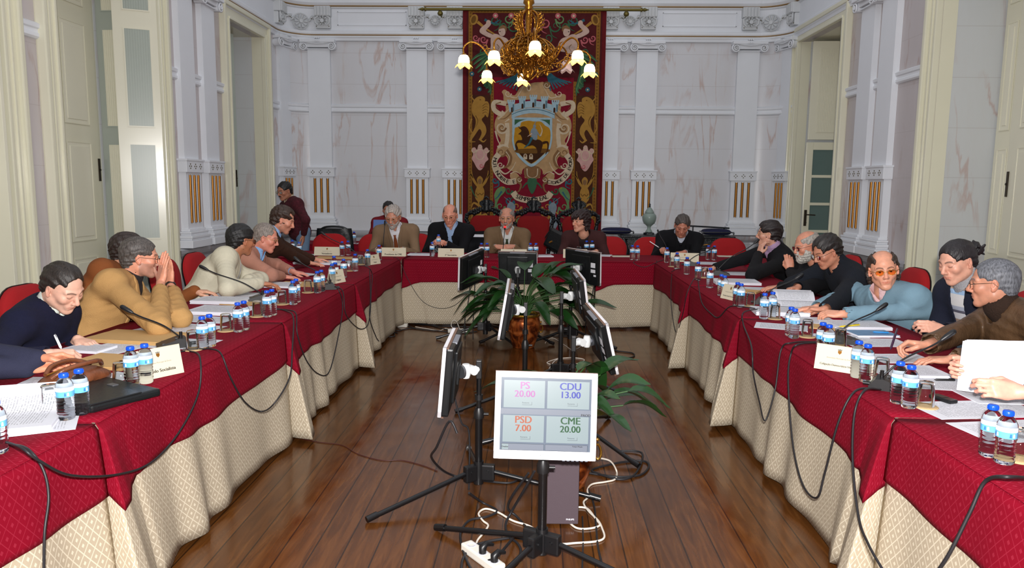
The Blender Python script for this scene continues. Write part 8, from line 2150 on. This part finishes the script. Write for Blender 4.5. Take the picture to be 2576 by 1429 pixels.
for k in range(16):    # broad belt of scrollwork
    a = 2*PI*k/16; ax = Vector((math.cos(a), math.sin(a), 0)); tg = Vector((-math.sin(a), math.cos(a), 0)); up = Vector((0, 0, 1)); mb = MB()
    for j in range(11):
        q = .10+.018*j*(1 if j < 8 else .4)+rr.uniform(-.02, .02); v = 98+j*8+rr.uniform(-8, 8)
        if j < 3: q *= .75
        curl(mb, ax*q+tg*rr.uniform(-.03, .03)+up*zc(v), (ax+tg*rr.uniform(-.8, .8)).normalized(), up, rr.uniform(.022, .042), .0065, rr.uniform(.9, 1.5))
        mb.tube([ax*q+up*zc(v), ax*(q+.02)+tg*rr.uniform(-.03, .03)+up*zc(v-5), ax*(q+.035)+tg*rr.uniform(-.04, .04)+up*zc(v+rr.uniform(-12, 6))], [.010, .009, .002], 5)
    mb.tube(crom([ax*.05+up*zc(96), ax*.16+up*zc(104), ax*.24+up*zc(126), ax*.20+up*zc(152), ax*.10+up*zc(168)], 5), .008, 6)
    mb.build('scrollwork', M_gilt, root)
mb = MB()
for k in range(6):
    a = 2*PI*k/6; ax = Vector((math.cos(a), math.sin(a), 0))
    mb.tube([ax*.05+Vector((0, 0, zc(168))), ax*.09+Vector((0, 0, zc(182))), ax*.03+Vector((0, 0, zc(200)))], .009, 6); mb.lathe([(0, zc(176)-.03), (.016, zc(176)), (0, zc(176)+.03)], 6, c=(ax.x*.17, ax.y*.17, -.03))
mb.build('pendant', M_gilt, root)
LAMPS = [(1346, 124, 6), (1243, 148, -33), (1453, 147, 51), (1167, 157, -86), (1483, 180, 101), (1425, 170, 141), (1225, 195, -138), (1314, 203, -174)]
for i, (px, py, ang) in enumerate(LAMPS):
    th = R(ang); dx, dy = math.sin(th), -math.cos(th); Rr = .57
    p = aty(px, py, CHY+dy*Rr); c = Vector((p.x-chx, dy*Rr, p.z))
    ax = Vector((c.x, c.y, 0)).normalized(); rad = Vector((c.x, c.y, 0)).length; up = Vector((0, 0, 1)); top = c.z+.075
    mb = MB()
    mb.tube(crom([ax*.10+up*(top-.02), ax*rad*.34+up*(top-.09), ax*rad*.56+up*(top-.05), ax*rad*.72+up*(top+.06), ax*rad*.88+up*(top+.10), ax*rad*1.0+up*(top+.055), ax*rad+up*(top-.01)], 7), .0085, 7)
    mb.tube(crom([ax*.12+up*(top+.06), ax*rad*.4+up*(top-.02), ax*rad*.6+up*(top+.03)], 6), .006, 6)
    for q, z_ in ((.34, -.06), (.5, -.04), (.62, .02)): curl(mb, ax*rad*q+up*(top+z_), ax, up, .035, .006); mb.tube([ax*rad*q+up*(top+z_), ax*rad*(q+.03)+up*(top+z_+.05), ax*rad*(q+.09)+up*(top+z_+.06)], [.009, .008, .002], 5)
    mb.lathe([(.004, top+.005), (.018, top), (.026, top-.012), (.020, top-.018)], 12, c=(c.x, c.y, 0))
    arm = mb.build('arm', M_gilt, root)
    prof = [(.016, .066), (.034, .058), (.046, .038), (.050, .012), (.049, -.008), (.060, -.026), (.074, -.036)]
    def wob(r_, z, a): k_ = max(0, (r_-.049)/.025) if z < 0 else 0; return r_*(1+.10*k_*math.cos(6*a)), z-.014*k_*math.cos(6*a)
    mb = MB(); mb.lathe(prof[:5], 24, 0, c=(c.x, c.y, c.z)); mb.lathe(prof[4:], 24, 1, c=(c.x, c.y, c.z), wob=wob)
    s_ = mb.build('lamp_shade', [M_unlit, M_unlit] if i == 5 else [M_lampglass, M_rim], arm, 'unlit pinkish glass shade' if i == 5 else 'glowing frosted glass shade')
    for m_ in (): pass
